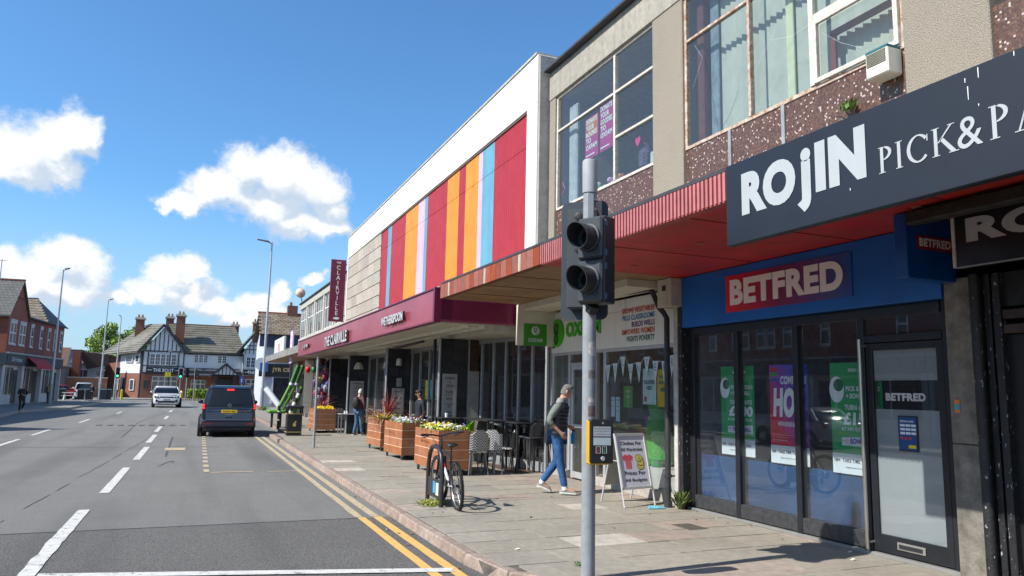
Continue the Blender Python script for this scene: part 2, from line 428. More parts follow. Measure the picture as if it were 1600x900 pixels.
# ------------------------------------------------------------------ shared colours
asphalt = M('asphalt', (.20, .195, .18), .9, .28, 60, .8, bscale=140, dirt=.25, det=12)
asphalt_dark = M('asphalt_dark', (.138, .132, .122), .9, .6, 48, 1.0, bscale=90, dirt=.2, det=12)
tar = M('tar', (.065, .064, .064), .6, .2, 20)
def wear(m, dark=(.07, .07, .068), amt=.5):
    """long faint wear and oil marks running with the traffic, plus small pale chips"""
    t = m.node_tree; b = t.nodes['Principled BSDF']; tc = nn(t, 'ShaderNodeTexCoord'); mp = nn(t, 'ShaderNodeMapping'); mp.inputs['Scale'].default_value = (1.1, .07, 1)
    t.links.new(tc.outputs['Object'], mp.inputs[0]); n = nn(t, 'ShaderNodeTexNoise'); n.inputs['Scale'].default_value = 1; n.inputs['Detail'].default_value = 7; t.links.new(mp.outputs[0], n.inputs['Vector'])
    r = nn(t, 'ShaderNodeMapRange'); t.links.new(n.outputs['Fac'], r.inputs[0]); r.inputs[1].default_value = .48; r.inputs[2].default_value = .72; r.inputs[4].default_value = amt
    l = b.inputs['Base Color'].links[0].from_socket; o = mixc(t, r.outputs[0], l, dark)
    v = nn(t, 'ShaderNodeTexVoronoi'); v.inputs['Scale'].default_value = 26; t.links.new(tc.outputs['Object'], v.inputs['Vector'])
    s = mathn(t, 'LESS_THAN', v.outputs['Distance'], .09)
    t.links.new(mixc(t, mathn(t, 'MULTIPLY', s, .55), o, (.34, .33, .30)), b.inputs['Base Color'])
wear(asphalt); wear(asphalt_dark, (.05, .05, .05), .4)
roadwhite = M('roadwhite', (.62, .61, .57), .7, .16, 14, .3, col2=(.46, .45, .42))
def worn(m, thr, scale):
    t = m.node_tree; b = t.nodes['Principled BSDF']; tc = nn(t, 'ShaderNodeTexCoord'); n = nn(t, 'ShaderNodeTexNoise'); n.inputs['Scale'].default_value = scale; n.inputs['Detail'].default_value = 10; n.inputs['Roughness'].default_value = .75
    t.links.new(tc.outputs['Object'], n.inputs['Vector']); r = nn(t, 'ShaderNodeMapRange'); t.links.new(n.outputs['Fac'], r.inputs[0]); r.inputs[1].default_value = thr; r.inputs[2].default_value = thr+.05
    l = b.inputs['Base Color'].links[0].from_socket; t.links.new(mixc(t, r.outputs[0], l, (.15, .145, .135)), b.inputs['Base Color'])
worn(roadwhite, .57, 7)
roadyellow = M('roadyellow', (.66, .36, .075), .7, .2, 9, .3, col2=(.62, .40, .16))
worn(roadyellow, .60, 6)
roadcream = M('roadcream', (.50, .40, .24), .8, .2, 9, .3, col2=(.36, .30, .2))
worn(roadcream, .57, 7)
slabmat = M('paving', (.30, .27, .22), .88, .14, 9, .3, rnd=.06, dirt=.42, bscale=70)
slabpink = M('paving_pink', (.32, .26, .215), .88, .20, 5, .35, rnd=.10, dirt=.3, bscale=70)
slabpale = M('paving_pale', (.46, .41, .34), .85, .18, 6, .3, rnd=.08, dirt=.2)
jointmat = M('joint', (.12, .105, .085), .95, .4, 8, .3)
kerbmat = M('kerb', (.31, .235, .19), .8, .3, 9, .4, rnd=.12, dirt=.45)
pebble = M('pebbledash', (.40, .345, .27), .95, .28, 60, 1.0, bscale=75, dirt=.22, col2=(.24, .21, .17))
concrete = M('concrete', (.36, .33, .275), .9, .15, 8, .25, streak=.35, dirt=.3)
concrete_pale = M('concrete_pale', (.50, .46, .38), .85, .12, 6, .2, streak=.3, dirt=.25)
darkedge = M('darkedge', (.05, .05, .055), .6, .2, 8)
whitepaint = M('whitepaint', (.80, .79, .76), .6, .03, 3, streak=.10, spec=.25)
cream = M('cream', (.62, .57, .47), .7, .08, 3, dirt=.25)
oldwhite = M('oldwhite', (.70, .67, .60), .6, .12, 14, .15, col2=(.48, .42, .35))
rustframe = M('rustframe', (.30, .13, .07), .7, .3, 12, .3, col2=(.62, .55, .46))
black = M('black', (.018, .018, .02), .35, .25, 8, spec=.5)
blackmatt = M('blackmatt', (.022, .022, .024), .6, .3, 8)
steel = M('steel', (.42, .42, .43), .35, .1, 12, metal=.85)
greymetal = M('greymetal', (.33, .345, .36), .5, .14, 10, .05, metal=.25, dirt=.3)
whiteplastic = M('whiteplastic', (.75, .75, .74), .4, .04)
mosaic = mosaicmat()
clear = glass('clear_glass', (.86, .93, .93), 1.5, .03)
shopglass = glass('shop_glass', (.93, .96, .97), 1.95, .02)
upglass = glass('upper_glass', (.85, .89, .88), 1.55, .04)
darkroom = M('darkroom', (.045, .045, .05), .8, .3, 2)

# ------------------------------------------------------------------ ground, road, pavements
g = MB(); g.poly([(-900, -400, -.16), (900, -400, -.16), (900, 1500, -.16), (-900, 1500, -.16)])
ground = g.build('ground', M('ground', (.12, .12, .10), .95, .3, .2), raw=True); ground['kind'] = 'structure'

rd = MB(); rd.poly([(-30, 11.0, -.12), (30, 11.0, -.12), (30, 200, -.12), (-30, 200, -.12)])
road = rd.build('road', asphalt, raw=True); road['kind'] = 'structure'; W[road.name] = Matrix.Identity(4)
MB().poly([(-30, -12, -.12), (30, -12, -.12), (30, 11.0, -.12), (-30, 11.0, -.12)]).build('resurfaced_patch', asphalt_dark, road)
ZM = -.112
def flat(name, mat, pts, z=ZM, parent=road): return MB().poly([(x, y, z) for x, y in pts]).build(name, mat, parent)
def strip(name, mat, x0, x1, y0, y1, z=ZM, jag=0.0, n=1):
    """painted line with slightly worn edges"""
    m = MB(); N = max(1, int(n)); L = []; R = []
    for i in range(N+1):
        y = y0+(y1-y0)*i/N; L.append((x0+random.uniform(-jag, jag), y, z)); R.append((x1+random.uniform(-jag, jag), y, z))
    for i in range(N): m.poly([L[i], R[i], R[i+1], L[i+1]])
    return m.build(name, mat, road)
y = 8.66-6*2
for a, b, k in [(4.4, 12.75, 40), (14.58, 18.8, 16), (20.7, 24.8, 12), (26.6, 30.7, 8), (32.6, 36.7, 6), (44.6, 48.7, 3), (56, 60, 2), (68, 72, 2)]:
    xa = -1.40 if a < 10 else (-1.26 if a < 20 else -1.13); xb = xa+.155
    m = MB(); L = []
    for i in range(k+1):
        y = a+(b-a)*i/k; xo = .05*(i/k)
        w = .02*random.uniform(-1, 1) if 9 < y < 11.2 else .004*random.uniform(-1, 1)
        L.append(((xa+xo+w, y, ZM), (xb+xo+(.012*random.uniform(-1, 1) if 9 < y < 11.2 else 0), y, ZM)))
    for i in range(k): m.poly([L[i][0], L[i][1], L[i+1][1], L[i+1][0]])
    m.build('lane_dash', roadwhite, road)
# far dashes of the left hand lane and the stop line at the crossing
for a, b, x in ((24.6, 28.6, -4.95), (30.6, 34.6, -4.93), (40, 44, -4.6), (52, 56, -4.0)):
    strip('lane_dash', roadwhite, x, x+.13, a, b, jag=.003, n=6)
flat('stop_line', roadwhite, [(-1.2, 8.50), (2.62, 7.50), (2.66, 7.66), (-1.2, 8.67)], ZM+.004)
# double yellow lines
for x0, x1 in ((2.33, 2.44), (2.56, 2.68)):
    strip('yellow_line', roadyellow, x0+.02, x1+.02, -6, 11.0, ZM, .004, 30)
    strip('yellow_line', roadcream, x0, x1, 11.02, 29.4, ZM, .006, 40)
# parking bay marks
for i in range(12):
    y0 = 17.55+i*1.05
    strip('bay_mark', roadcream, .42+.012*i, .54+.012*i, y0, y0+.55, jag=.004, n=2)
strip('bay_line', roadcream, .55, 1.42, 17.38, 17.5, jag=.006, n=2)
strip('bay_line', roadcream, 1.72, 2.3, 17.33, 17.42, jag=.01, n=2)
strip('bay_line', roadcream, -.5, .05, 23.5, 24.4, jag=.03, n=4)
# sealed joints and repairs in the carriageway
m = MB()
def seam(pts, w=.03):
    m = MB()
    for i in range(len(pts)-1):
        a, b = V((*pts[i], ZM-.004)), V((*pts[i+1], ZM-.004)); d = (b-a).normalized(); n_ = V((-d.y, d.x, 0))*w/2
        m.poly([a-n_, a+n_, b+n_, b-n_])
    return m.build('tar_seam', tar, road)
seam([(-12+i*.8, 11.0+random.uniform(-.015, .015)) for i in range(19)], .03)
for q in range(9): seam([(-2.2+(q*4+i)*.03+random.uniform(-.02, .02), 11.1+(q*4+i)*.5) for i in range(random.choice((3, 4, 5)))], random.uniform(.012, .03))
seam([(-9, 25.6), (1.0, 24.6)], .05)
seam([(-.42, 21.5), (-.4, 29.5)], .05)
seam([(-2.0, 29), (-2.1, 40), (-1.9, 46)], .04)
seam([(-.5, 19.0), (-.3, 20.2), (-.2, 19.9), (-.25, 20.3)], .04)
# low road humps of setts across the far carriageway
m = MB()
for i in range(9): m.box(-3.6+i*.42, -3.4+i*.42, 37.4, 38.0, -.12, -.098)
m.build('speed_cushion_studs', asphalt_dark, road)['kind'] = 'stuff'

# right pavement: bed, kerb stones and flags
def kerbx(y):
    if y < 7.3: return 2.82+max(0, 7.3-y)**1.7*.55
    if y < 26: return 2.82+.02*(y-7.3)/18
    return 2.86
bed = MB(); P = []
ys = [2.6, 4, 5, 5.8, 6.4, 7.0, 7.3, 10, 14, 20, 26, 28.9]
left = [(kerbx(max(y, 4.6))+.06, y) for y in ys]+[(3.55, 29.6), (3.65, 50), (3.9, 66), (5.0, 78), (9, 84), (30, 88)]
bed.slab([(x, y, -.012) for x, y in left]+[(30, -8, -.012), (6.0, -8, -.012)], (0, 0, -.2))
pav = bed.build('pavement', jointmat, raw=True); pav['kind'] = 'structure'; W[pav.name] = Matrix.Identity(4)
y = 6.0
while y < 28.7:
    L = .91; a, b = y, min(y+L-.012, 28.9)
    xa, xb = kerbx(a), kerbx(b); h = random.uniform(-.006, .006)
    if a < 26:
        MB().add([(xa, a, -.13), (xa+.15, a, -.13), (xb+.15, b, -.13), (xb, b, -.13), (xa+.022, a, h), (xa+.15, a, h), (xb+.15, b, h), (xb+.022, b, h)],
             [(0,3,2,1),(4,5,6,7),(0,1,5,4),(1,2,6,5),(2,3,7,6),(3,0,4,7)]).build('kerb_stone', kerbmat, pav, bevel=.014)
    y += L
# dropped kerb curling round to the crossing, then the bay end and the far kerb
pts = [(2.83, 5.96), (3.0, 5.45), (3.3, 5.05), (3.7, 4.8), (4.2, 4.65), (5.1, 4.5)]
for i in range(len(pts)-1):
    a, b = V((*pts[i], -.09)), V((*pts[i+1], -.09)); MB().bar(a, b, .15, .14+.0*i).build('kerb_stone', kerbmat, pav, bevel=.012)
m = MB(); fp = [(2.9, 26.2), (2.9, 28.9), (3.55, 29.6), (3.65, 40), (3.65, 50), (3.9, 66), (5.0, 78), (9, 84)]
for i in range(len(fp)-1): m.bar((*fp[i], -.065), (*fp[i+1], -.065), .14, .13)
m.build('far_kerb', kerbmat, pav)
# tactile slope near the crossing
y = 4.7; row = 0
SL = {}
def slab(x0, x1, y0, y1, mat):
    key = (mat.name, round(x1-x0, 2), round(y1-y0, 2))
    if key not in SL:
        w, d = x1-x0-.008, y1-y0-.009
        SL[key] = MB().add([(-w/2,-d/2,-.03),(w/2,-d/2,-.03),(w/2,d/2,-.03),(-w/2,d/2,-.03),(-w/2+.004,-d/2+.004,0),(w/2-.004,-d/2+.004,0),(w/2-.004,d/2-.004,0),(-w/2+.004,d/2-.004,0)],
            [(4,5,6,7),(0,1,5,4),(1,2,6,5),(2,3,7,6),(3,0,4,7)]).mesh('flag', mat)
    rx, ry = random.uniform(-.004, .004), random.uniform(-.005, .005)
    piece('paving_slab', SL[key], pav, ((x0+x1)/2, (y0+y1)/2, random.uniform(-.002, .003)), (rx, ry, 0))
rs = random.Random(5)
far = MB()
while y < 44:
    d = .6 if y < 44 else .6
    xl = kerbx(max(y+d/2, 6.2))+.165 if y < 26.0 else (3.1 if y < 29.6 else 3.8)
    x = xl; xr = 7.26 if y < 16 else 8.0
    off = rs.choice((.45, .3, .6, .75)); first = True
    while x < xr-.05:
        w = off if first else rs.choice((.9, .9, .75, .6)); first = False
        x1 = min(x+w, xr)
        if xr-x1 < .2: x1 = xr
        if y < 19.6:
            q = rs.random(); mat = slabpale if (q < .035 or abs(x-4.2) < .45 and abs(y-7.7) < .35) else (slabpink if q < .16 or (x > 5.6 and y > 11.2 and q < .7) else slabmat)
            slab(x, x1, y, y+d, mat)
        else:
            far.box(x+.008, x1-.008, y+.008, y+d-.008, -.03, rs.uniform(-.004, .004))
        x = x1
    y += d
far.build('distant_flags', slabmat, pav)['kind'] = 'stuff'
MB().box(3.8, 9, 44, 66, -.03, .0).build('distant_footway', M('footway_far', (.25, .23, .2), .9, .2, 3), pav)
# service covers set in the flags and a patch of tarmac repair
MB().box(6.05, 6.35, 8.2, 8.62, -.02, .006).build('drain_cover', M('ironcover', (.10, .085, .07), .6, .3, 30, .5), pav, bevel=.004)

# left pavement and the far side of the junction
m = MB(); m.slab([(-60, -20, 0), (-8.6, -20, 0), (-8.6, 44, 0), (-9.2, 53, 0), (-7.6, 60, 0), (-7.3, 78, 0), (-9.5, 84, 0), (-60, 86, 0)], (0, 0, -.2))
lp = m.build('pavement', M('footway_left', (.23, .215, .19), .9, .2, 2, dirt=.3), raw=True); lp['kind'] = 'structure'; W[lp.name] = Matrix.Identity(4)
m = MB(); kp = [(-8.6, -20), (-8.6, 44), (-9.2, 53), (-7.6, 60), (-7.3, 78), (-9.5, 84), (-20, 85.5)]
for i in range(len(kp)-1): m.bar((*kp[i], -.06), (*kp[i+1], -.06), .16, .15)
m.build('far_kerb', M('kerb_left', (.42, .37, .31), .8, .2, 6), lp)
m = MB(); m.slab([(-12, 99.5, .0), (-8, 98.5, 0), (12, 101, 0), (60, 101, 0), (60, 160, 0), (-60, 160, 0), (-60, 118, 0), (-14, 108, 0)], (0, 0, -.2))
pf = m.build('pavement', M('footway_far2', (.34, .32, .28), .9, .2, 2, dirt=.3), raw=True); pf['kind'] = 'structure'

# ------------------------------------------------------------------ the concrete building over the betting and charity shops
cb = thing('concrete_building', 'pebbledashed concrete upper storey with broken windows and brown mosaic panels over the two nearest shops', 'building', (7.0, 5, 0))
A = cb
for y0, y1 in ((14.18, 14.46), (9.54, 10.40), (4.53, 5.50), (-.6, .35)):
    bx(7.0, 7.5, y0, y1, 3.9, 8.2).build('pier', pebble, A, bevel=.01)
bx(6.985, 7.5, -.6, 14.46, 8.2, 8.86).build('parapet', concrete, A, bevel=.01)
bx(6.84, 14, -.62, 14.48, 8.862, 8.93).build('coping', darkedge, A, bevel=.01)
bx(7.25, 14, -.6, 14.46, 8.22, 8.6).build('roof', concrete, A)
bx(7.3, 14, -.6, 14.46, 3.6, 3.9).build('floor_slab', concrete, A)
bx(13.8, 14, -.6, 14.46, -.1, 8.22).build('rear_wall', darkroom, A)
bx(7.5, 13.8, 14.2, 14.45, 0, 8.22).build('party_wall', concrete, A)
bx(7.5, 13.8, -.6, -.4, 0, 8.22).build('party_wall', concrete, A)
bx(7.5, 13.8, 9.6, 9.75, 3.9, 8.22).build('room_partition', M('roomwall', (.30, .36, .42), .8, .1), A)
bx(7.5, 13.8, 4.9, 5.05, 3.9, 8.22).build('room_partition', MATS['roomwall'], A)
bx(11.5, 11.6, 5.05, 14.2, 3.9, 8.22).build('room_partition', MATS['roomwall'], A)
for y0, y1 in ((10.40, 14.18), (8.50, 9.54), (7.42, 8.44), (5.50, 7.36), (.35, 4.53)):
    bx(7.06, 7.3, y0, y1, 3.86, 5.60).build('spandrel_panel', mosaic, A)
for y0 in (8.44, 7.36): bx(7.03, 7.06, y0, y0+.06, 3.9, 5.60).build('joint_strip', greymetal, A, bevel=.004)

def frame(parent, mat, y0, y1, z0, z1, x=7.04, w=.06, d=.07, name='frame'):
    m = MB(); m.box(x, x+d, y0, y0+w, z0, z1).box(x, x+d, y1-w, y1, z0, z1).box(x+.002, x+d-.002, y0+w, y1-w, z0, z0+w).box(x+.002, x+d-.002, y0+w, y1-w, z1-w, z1)
    return m.build(name, mat, parent, bevel=.006)
w1 = frame(A, oldwhite, 10.40, 14.18, 5.62, 8.2, name='window', w=.055)
bx(7.03, 7.11, 11.70, 11.76, 5.67, 8.15).build('mullion', oldwhite, w1, bevel=.005)
bx(7.035, 7.105, 11.76, 14.13, 7.37, 7.42).build('transom', oldwhite, w1, bevel=.005)
for z in (6.48, 7.37): bx(7.035, 7.105, 10.455, 11.70, z, z+.05).build('transom', oldwhite, w1, bevel=.005)
for a, b, z0, z1 in ((11.76, 14.13, 5.67, 7.37), (11.76, 14.13, 7.42, 8.15), (10.455, 11.70, 5.67, 6.48), (10.455, 11.70, 6.53, 7.37), (10.455, 11.70, 7.42, 8.15)):
    bx(7.07, 7.076, a, b, z0, z1).build('pane', upglass, w1)
w2 = frame(A, rustframe, 5.50, 9.54, 5.60, 8.2, name='window', w=.055)
bx(7.03, 7.11, 7.99, 8.04, 5.655, 8.15).build('mullion', rustframe, w2, bevel=.004)
bx(7.02, 7.12, 6.80, 6.88, 5.655, 8.15).build('mullion', oldwhite, w2, bevel=.005)
bx(7.035, 7.105, 6.88, 9.485, 7.40, 7.445).build('transom', rustframe, w2, bevel=.004)
bx(7.025, 7.10, 5.555, 6.80, 6.50, 6.60).build('transom', oldwhite, w2, bevel=.005)
m = MB(); m.box(7.0, 7.05, 5.56, 5.62, 5.66, 6.5).box(7.0, 7.05, 6.74, 6.80, 5.66, 6.5).box(7.002, 7.048, 5.62, 6.74, 5.66, 5.72).box(7.002, 7.048, 5.62, 6.74, 6.44, 6.498)
m.build('opening_casement', oldwhite, w2, bevel=.004)
for a, b, z0, z1 in ((8.04, 9.485, 5.655, 7.40), (6.88, 7.99, 5.655, 7.40), (8.04, 9.485, 7.445, 8.15), (6.88, 7.99, 7.445, 8.15), (5.62, 6.74, 5.72, 6.44), (5.555, 6.80, 6.6, 8.15)):
    bx(7.07, 7.076, a, b, z0, z1).build('pane', upglass, w2)
crk = M('crack', (.03, .05, .05), .3)
crw = M('crack_white', (.5, .56, .56), .3)
for mt, pts in ((crk, [(9.05, 6.95), (8.93, 6.5), (8.84, 6.1), (8.74, 5.66)]), (crk, [(8.66, 5.7), (8.50, 5.83), (8.4, 5.95), (8.28, 6.15)]), (crw, [(7.0, 7.4), (7.3, 6.9), (7.62, 6.6), (7.95, 6.3)]),
            (crw, [(7.6, 6.62), (7.2, 6.5), (6.9, 6.52)]), (crw, [(6.7, 6.32), (6.4, 6.05), (6.1, 5.85)]), (crw, [(9.3, 7.3), (9.1, 7.0), (9.35, 6.6)])):
    m = MB()
    for (a, b), (c, d) in zip(pts, pts[1:]): m.bar((7.064, a, b), (7.064, c, d), .003, .002, (1, 0, 0))
    m.build('glass_crack', mt, w2)
# vertical blinds behind the cracked window
vb = bx(7.36, 7.42, 5.2, 9.2, 8.06, 8.12).build('vertical_blind', oldwhite, A)
blm = M('blindfabric', (.50, .51, .47), .8, .08, 4, rnd=.06)
sm = bx(-.003, .003, -.062, .062, -1.21, 1.21).mesh('slat', blm)
for i in range(32): piece('blind_slat', sm, vb, (7.39, 5.3+i*.122, 6.84), (0, 0, radians(24+random.uniform(-6, 6))))
bx(7.20, 7.34, 9.26, 9.42, 5.7, 8.1).build('curtain', M('curtain', (.12, .035, .03), .8, .3), A, bevel=.02)
bx(7.3, 7.34, 9.0, 9.2, 5.62, 8.1).build('curtain', M('curtain2', (.20, .26, .33), .8, .3), A, bevel=.01)
bx(7.3, 7.34, 7.42, 7.56, 5.62, 8.1).build('curtain', M('curtain3', (.68, .70, .48), .8, .1), A, bevel=.01)
bx(7.2, 7.24, 5.62, 6.7, 6.28, 6.36).build('inner_rail', M('innerrail', (.22, .05, .04), .6), A)
bx(7.2, 7.24, 6.62, 6.7, 5.7, 6.3).build('inner_rail', MATS['innerrail'], A)
# air vent box hung under the window
vt = bx(6.82, 7.05, 5.56, 5.86, 5.30, 5.60).build('vent_box', M('ventcream', (.66, .63, .54), .5, .08), A, bevel=.015)
for i in range(8): bx(6.808, 6.82, 5.585, 5.835, 5.44+i*.019, 5.448+i*.019).build('vent_slat', M('ventslat', (.26, .25, .2), .6), vt)
bx(6.83, 7.04, 5.57, 5.86, 5.602, 5.63).build('vent_lid', M('teal', (.02, .13, .15), .5), vt)
# canopy over the pavement
cf = bx(4.60, 4.70, -.6, 9.72, 3.56, 3.86).build('canopy_fascia', M('pinkred', (.40, .09, .09), .6, .18, 5, streak=.35), A)
m = MB(); y = -.55
while y < 9.7: m.box(4.578, 4.604, y, y+.032, 3.57, 3.85); y += .066
r_ = m.build('fascia_rib', M('ribred', (.46, .17, .17), .55, .12, 5, streak=.3), cf); r_['kind'] = 'stuff'
tf = bx(4.62, 4.70, 9.74, 14.44, 3.565, 3.85).build('canopy_fascia', M('tilebed', (.16, .07, .04), .9), A)
tmat = M('fasciatile', (.33, .085, .055), .8, .3, 10, .2, rnd=.18, col2=(.22, .07, .04), dirt=.5)
tm = bx(-.02, .02, -.112, .112, -.138, .138).mesh('tile', tmat)
tpale = bx(-.02, .02, -.05, .05, -.135, .135).mesh('tile', M('palegrout', (.4, .33, .27), .8, .2, rnd=.1))
y = 9.86; i = 0
while y < 14.4:
    piece('fascia_tile', tm, tf, (4.605, y, 3.71)); y += .232; i += 1
    if i in (3, 9, 17): piece('fascia_tile', tpale, tf, (4.607, y-.06, 3.71)); y += .11
bx(4.592, 4.72, -.6, 14.46, 3.862, 3.90).build('canopy_edge', darkedge, A)
bx(4.70, 7.3, -.6, 9.72, 3.56, 3.62).build('canopy_soffit', M('redsoffit', (.56, .018, .018), .5, .15, 2.0, .1, col2=(.36, .04, .025), dirt=.35), A)
bx(4.70, 7.3, 9.72, 14.46, 3.565, 3.62).build('canopy_soffit', M('brownsoffit', (.29, .17, .085), .7, .2, 1.6, .2, dirt=.35), A)
for yy in (10.9, 12.1, 13.3): bx(4.7, 6.35, yy, yy+.04, 3.556, 3.566).build('soffit_joint', M('soffitjoint', (.2, .11, .06), .8), A)
for yy in (1.2, 2.9, 4.6, 6.3, 8.0): bx(4.72, 7.28, yy, yy+.018, 3.554, 3.561).build('soffit_joint', M('redjoint', (.22, .02, .015), .7), A)
for xx, yy in ((5.6, 7.3), (5.8, 9.1), (6.3, 4.9)): MB().lathe([(.05, 0), (.05, -.012)], 14, (xx, yy, 3.56)).build('soffit_patch', M('patchcol', (.35, .12, .08), .7), A)
bx(4.72, 7.05, -.6, 14.46, 3.622, 3.86).build('canopy_deck', concrete, A)
bx(6.36, 7.05, 10.2, 14.46, 3.44, 3.56).build('ledge', cream, A)
bx(6.33, 7.3, 14.47, 14.58, 2.70, 3.56).build('end_panel', cream, A)
bx(6.85, 7.3, 9.70, 10.08, 3.1, 3.555).build('corbel', concrete_pale, A, bevel=.01)
bx(6.84, 6.86, 9.84, 9.93, 3.36, 3.44).build('grille', blackmatt, A)
# moss tufts and weeds growing on the canopy
def tuft(name, loc, n, h, r, mat, label, cat, parent=None, spread=.5):
    m = MB()
    for i in range(n):
        a = random.uniform(0, 2*pi); q = random.random()*r; c = V(loc)+V((cos(a)*q, sin(a)*q, 0))
        t = c+V((random.gauss(0, spread*h), random.gauss(0, spread*h), h*random.uniform(.5, 1))); w = min(h*.13, .018)
        s = V((cos(a+1.5), sin(a+1.5), 0))*w; mid = (c+t)/2+V((0, 0, h*.08))
        m.add([c-s*.3, c+s*.3, mid+s, t, mid-s], [(0, 1, 2, 4), (4, 2, 3)])
    o = m.build(name, mat, parent)
    if label: tag(o, label, cat)
    return o
leafy = M('leafy', (.10, .17, .03), .6, .3, 20)
tuft('weed', (6.96, 6.25, 5.12), 60, .12, .1, leafy, 'small green weed sprouting from the mosaic panel above the black shop sign', 'weed')
tuft('weed', (4.75, 14.3, 3.90), 90, .07, .16, M('moss', (.07, .10, .03), .9, .3, 20), 'dark moss clump at the far corner of the tiled canopy', 'weed')
tag(MB().lathe([(.05, 0), (.24, .01), (.2, .1), (.08, .13)], 9, (6.5, 13.6, 3.862)).build('rubble', M('rubblegrey', (.12, .12, .11), .9, .3)), 'dark lump of debris lying on the canopy beside the white wall', 'debris')

# ------------------------------------------------------------------ large black sign over the canopy
sg = thing('shop_sign', 'long dark blue-grey shop sign with big pale lettering along the canopy edge', 'sign', (4.55, 3, 3.1))
signface = M('signface', (.016, .019, .027), .38, .10, 3, dirt=.25, spec=.5)
bx(4.50, 4.585, -.6, 5.48, 3.095, 3.86).build('panel', signface, sg, bevel=.006)
bx(4.586, 4.599, -.6, 5.46, 3.12, 3.84).build('backing', blackmatt, sg)
lg = M('letterwhite', (.40, .42, .43), .45, .04, 5)
def S_(y, z): return V((4.499, y, z))
text('RO', S_(5.26, 3.337), U_ST, UP, .395, lg, sg, w=.66, bold=.065)
text('j', S_(4.585, 3.215), U_ST, UP, .53, lg, sg, w=.155, bold=.05)
text('IN', S_(4.385, 3.347), U_ST, UP, .41, lg, sg, w=.49, bold=.065)
# serif capitals drawn from their strokes
def serif(chars, y, z, h, parent, mat):
    th, tn = h*.13, h*.055
    for ch in chars:
        m = MB()
        def pl(pts): m.prism(pts, (4.499, y, z), U_ST*h, UP*h, (-.004, 0, 0))
        def bar_(x0, x1, y0=0, y1=1): pl([(x0, y0), (x1, y0), (x1, y1), (x0, y1)])
        def stem(x): bar_(x, x+.13, .03, .97); bar_(x-.08, x+.21, 0, .03); bar_(x-.08, x+.21, .97, 1.0)
        def arc(cx, cy, rx, ry, a0, a1, wa, wb, n=16):
            for i in range(n):
                t0, t1 = a0+(a1-a0)*i/n, a0+(a1-a0)*(i+1)/n
                def q(t, k):
                    w = wb+(wa-wb)*abs(cos(t)); return (cx+(rx-k*w)*cos(t), cy+(ry-k*w)*sin(t))
                pl([q(t0, 0), q(t1, 0), q(t1, 1), q(t0, 1)])
        if ch == 'P': stem(.08); arc(.22, .74, .34, .26, -pi/2, pi/2, .13, .045); wd = .68
        elif ch == 'I': stem(.10); wd = .44
        elif ch == 'C': arc(.48, .5, .46, .51, .22*pi, 1.76*pi, .14, .05, 22); bar_(.82, .86, .68, .92); wd = .98
        elif ch == 'K':
            stem(.08); pl([(.20, .45), (.27, .45), (.76, .97), (.68, .97)]); pl([(.30, .54), (.40, .62), (.88, .03), (.70, .03)])
            bar_(.60, .86, .97, 1.0); bar_(.62, .98, 0, .03); wd = 1.05
        elif ch == 'A':
            pl([(.10, .03), (.16, .03), (.50, 1), (.45, 1)]); pl([(.40, 1), (.52, 1), (.86, .03), (.71, .03)]); bar_(.26, .66, .34, .385)
            bar_(.0, .27, 0, .03); bar_(.62, .97, 0, .03); wd = .98
        elif ch == '&':
            arc(.42, .78, .20, .22, 0, 2*pi, .09, .05, 18); arc(.36, .27, .34, .29, 0.35*pi, 2.1*pi, .13, .06, 20)
            pl([(.24, .66), (.36, .70), (.90, .02), (.72, .02)]); pl([(.62, .58), (.90, .60), (.90, .56), (.64, .54)]); pl([(.66, .24), (.72, .20), (.82, .56), (.76, .56)]); wd = 1.1
        else: wd = .42
        if m.v: m.build('lettering', mat, parent)
        y -= (wd+.03)*h
    return y
serif('PICK', 3.785, 3.338, .195, sg, lg)
text('&', S_(3.175, 3.335), U_ST, UP, .205, lg, sg, w=.17)
serif('PACK', 2.96, 3.338, .215, sg, lg)
for y, z, l in ((3.10, 3.80, .03), (3.085, 3.74, .09), (3.01, 3.84, .07), (2.78, 3.85, .03), (4.05, 3.30, .02), (3.02, 3.60, .015)):
    m = MB(); m.poly([(4.497, y-.0035, z), (4.497, y+.0035, z), (4.497, y+.002, z-l), (4.497, y-.002, z-l)]); m.build('bird_dropping', whiteplastic, sg)

# second, smaller sign of the corner shop, the roller beam and the dark doorway
s2 = thing('shop_sign', 'smaller black corner-shop fascia below the long dark sign at the right edge', 'sign', (6.6, 3, 2.96))
bx(6.60, 6.70, -.6, 4.775, 2.965, 3.46).build('panel', M('blackgloss', (.016, .015, .016), .3, .3, 5), s2)
bx(6.585, 6.60, 4.745, 4.775, 2.965, 3.46).build('edge_trim', oldwhite, s2)
bx(6.585, 6.60, -.6, 4.745, 2.955, 2.968).build('edge_trim', greymetal, s2)
text('ROjIN', (6.598, 4.635, 3.12), U_ST, UP, .30, M('letterdull', (.45, .43, .43), .5), s2, w=1.55, bold=.055)
tag(bx(6.28, 6.42, -.6, 5.03, 3.40, 3.535).build('shutter_box', M('shutterblack', (.02, .016, .013), .7, .5, 8, .4), bevel=.02), 'weathered black roller shutter box above the smaller black fascia', 'shutter box')
ds = thing('dark_shopfront', 'unlit shopfront with grey stone pilaster and peeling black frames at the far right', 'shopfront', (7.1, 4.5, 0))
pst = M('pilasterstone', (.21, .19, .16), .85, .35, 7, .4, streak=.5, dirt=.4)
bx(7.06, 7.4, 4.93, 5.245, 1.30, 2.95).build('pilaster', pst, ds, bevel=.008)
bx(7.06, 7.4, 4.93, 5.245, 0, 1.292).build('pilaster', pst, ds, bevel=.008)
peel = M('peelingblack', (.022, .022, .024), .5, .5, 26, .5)
nt = peel.node_tree
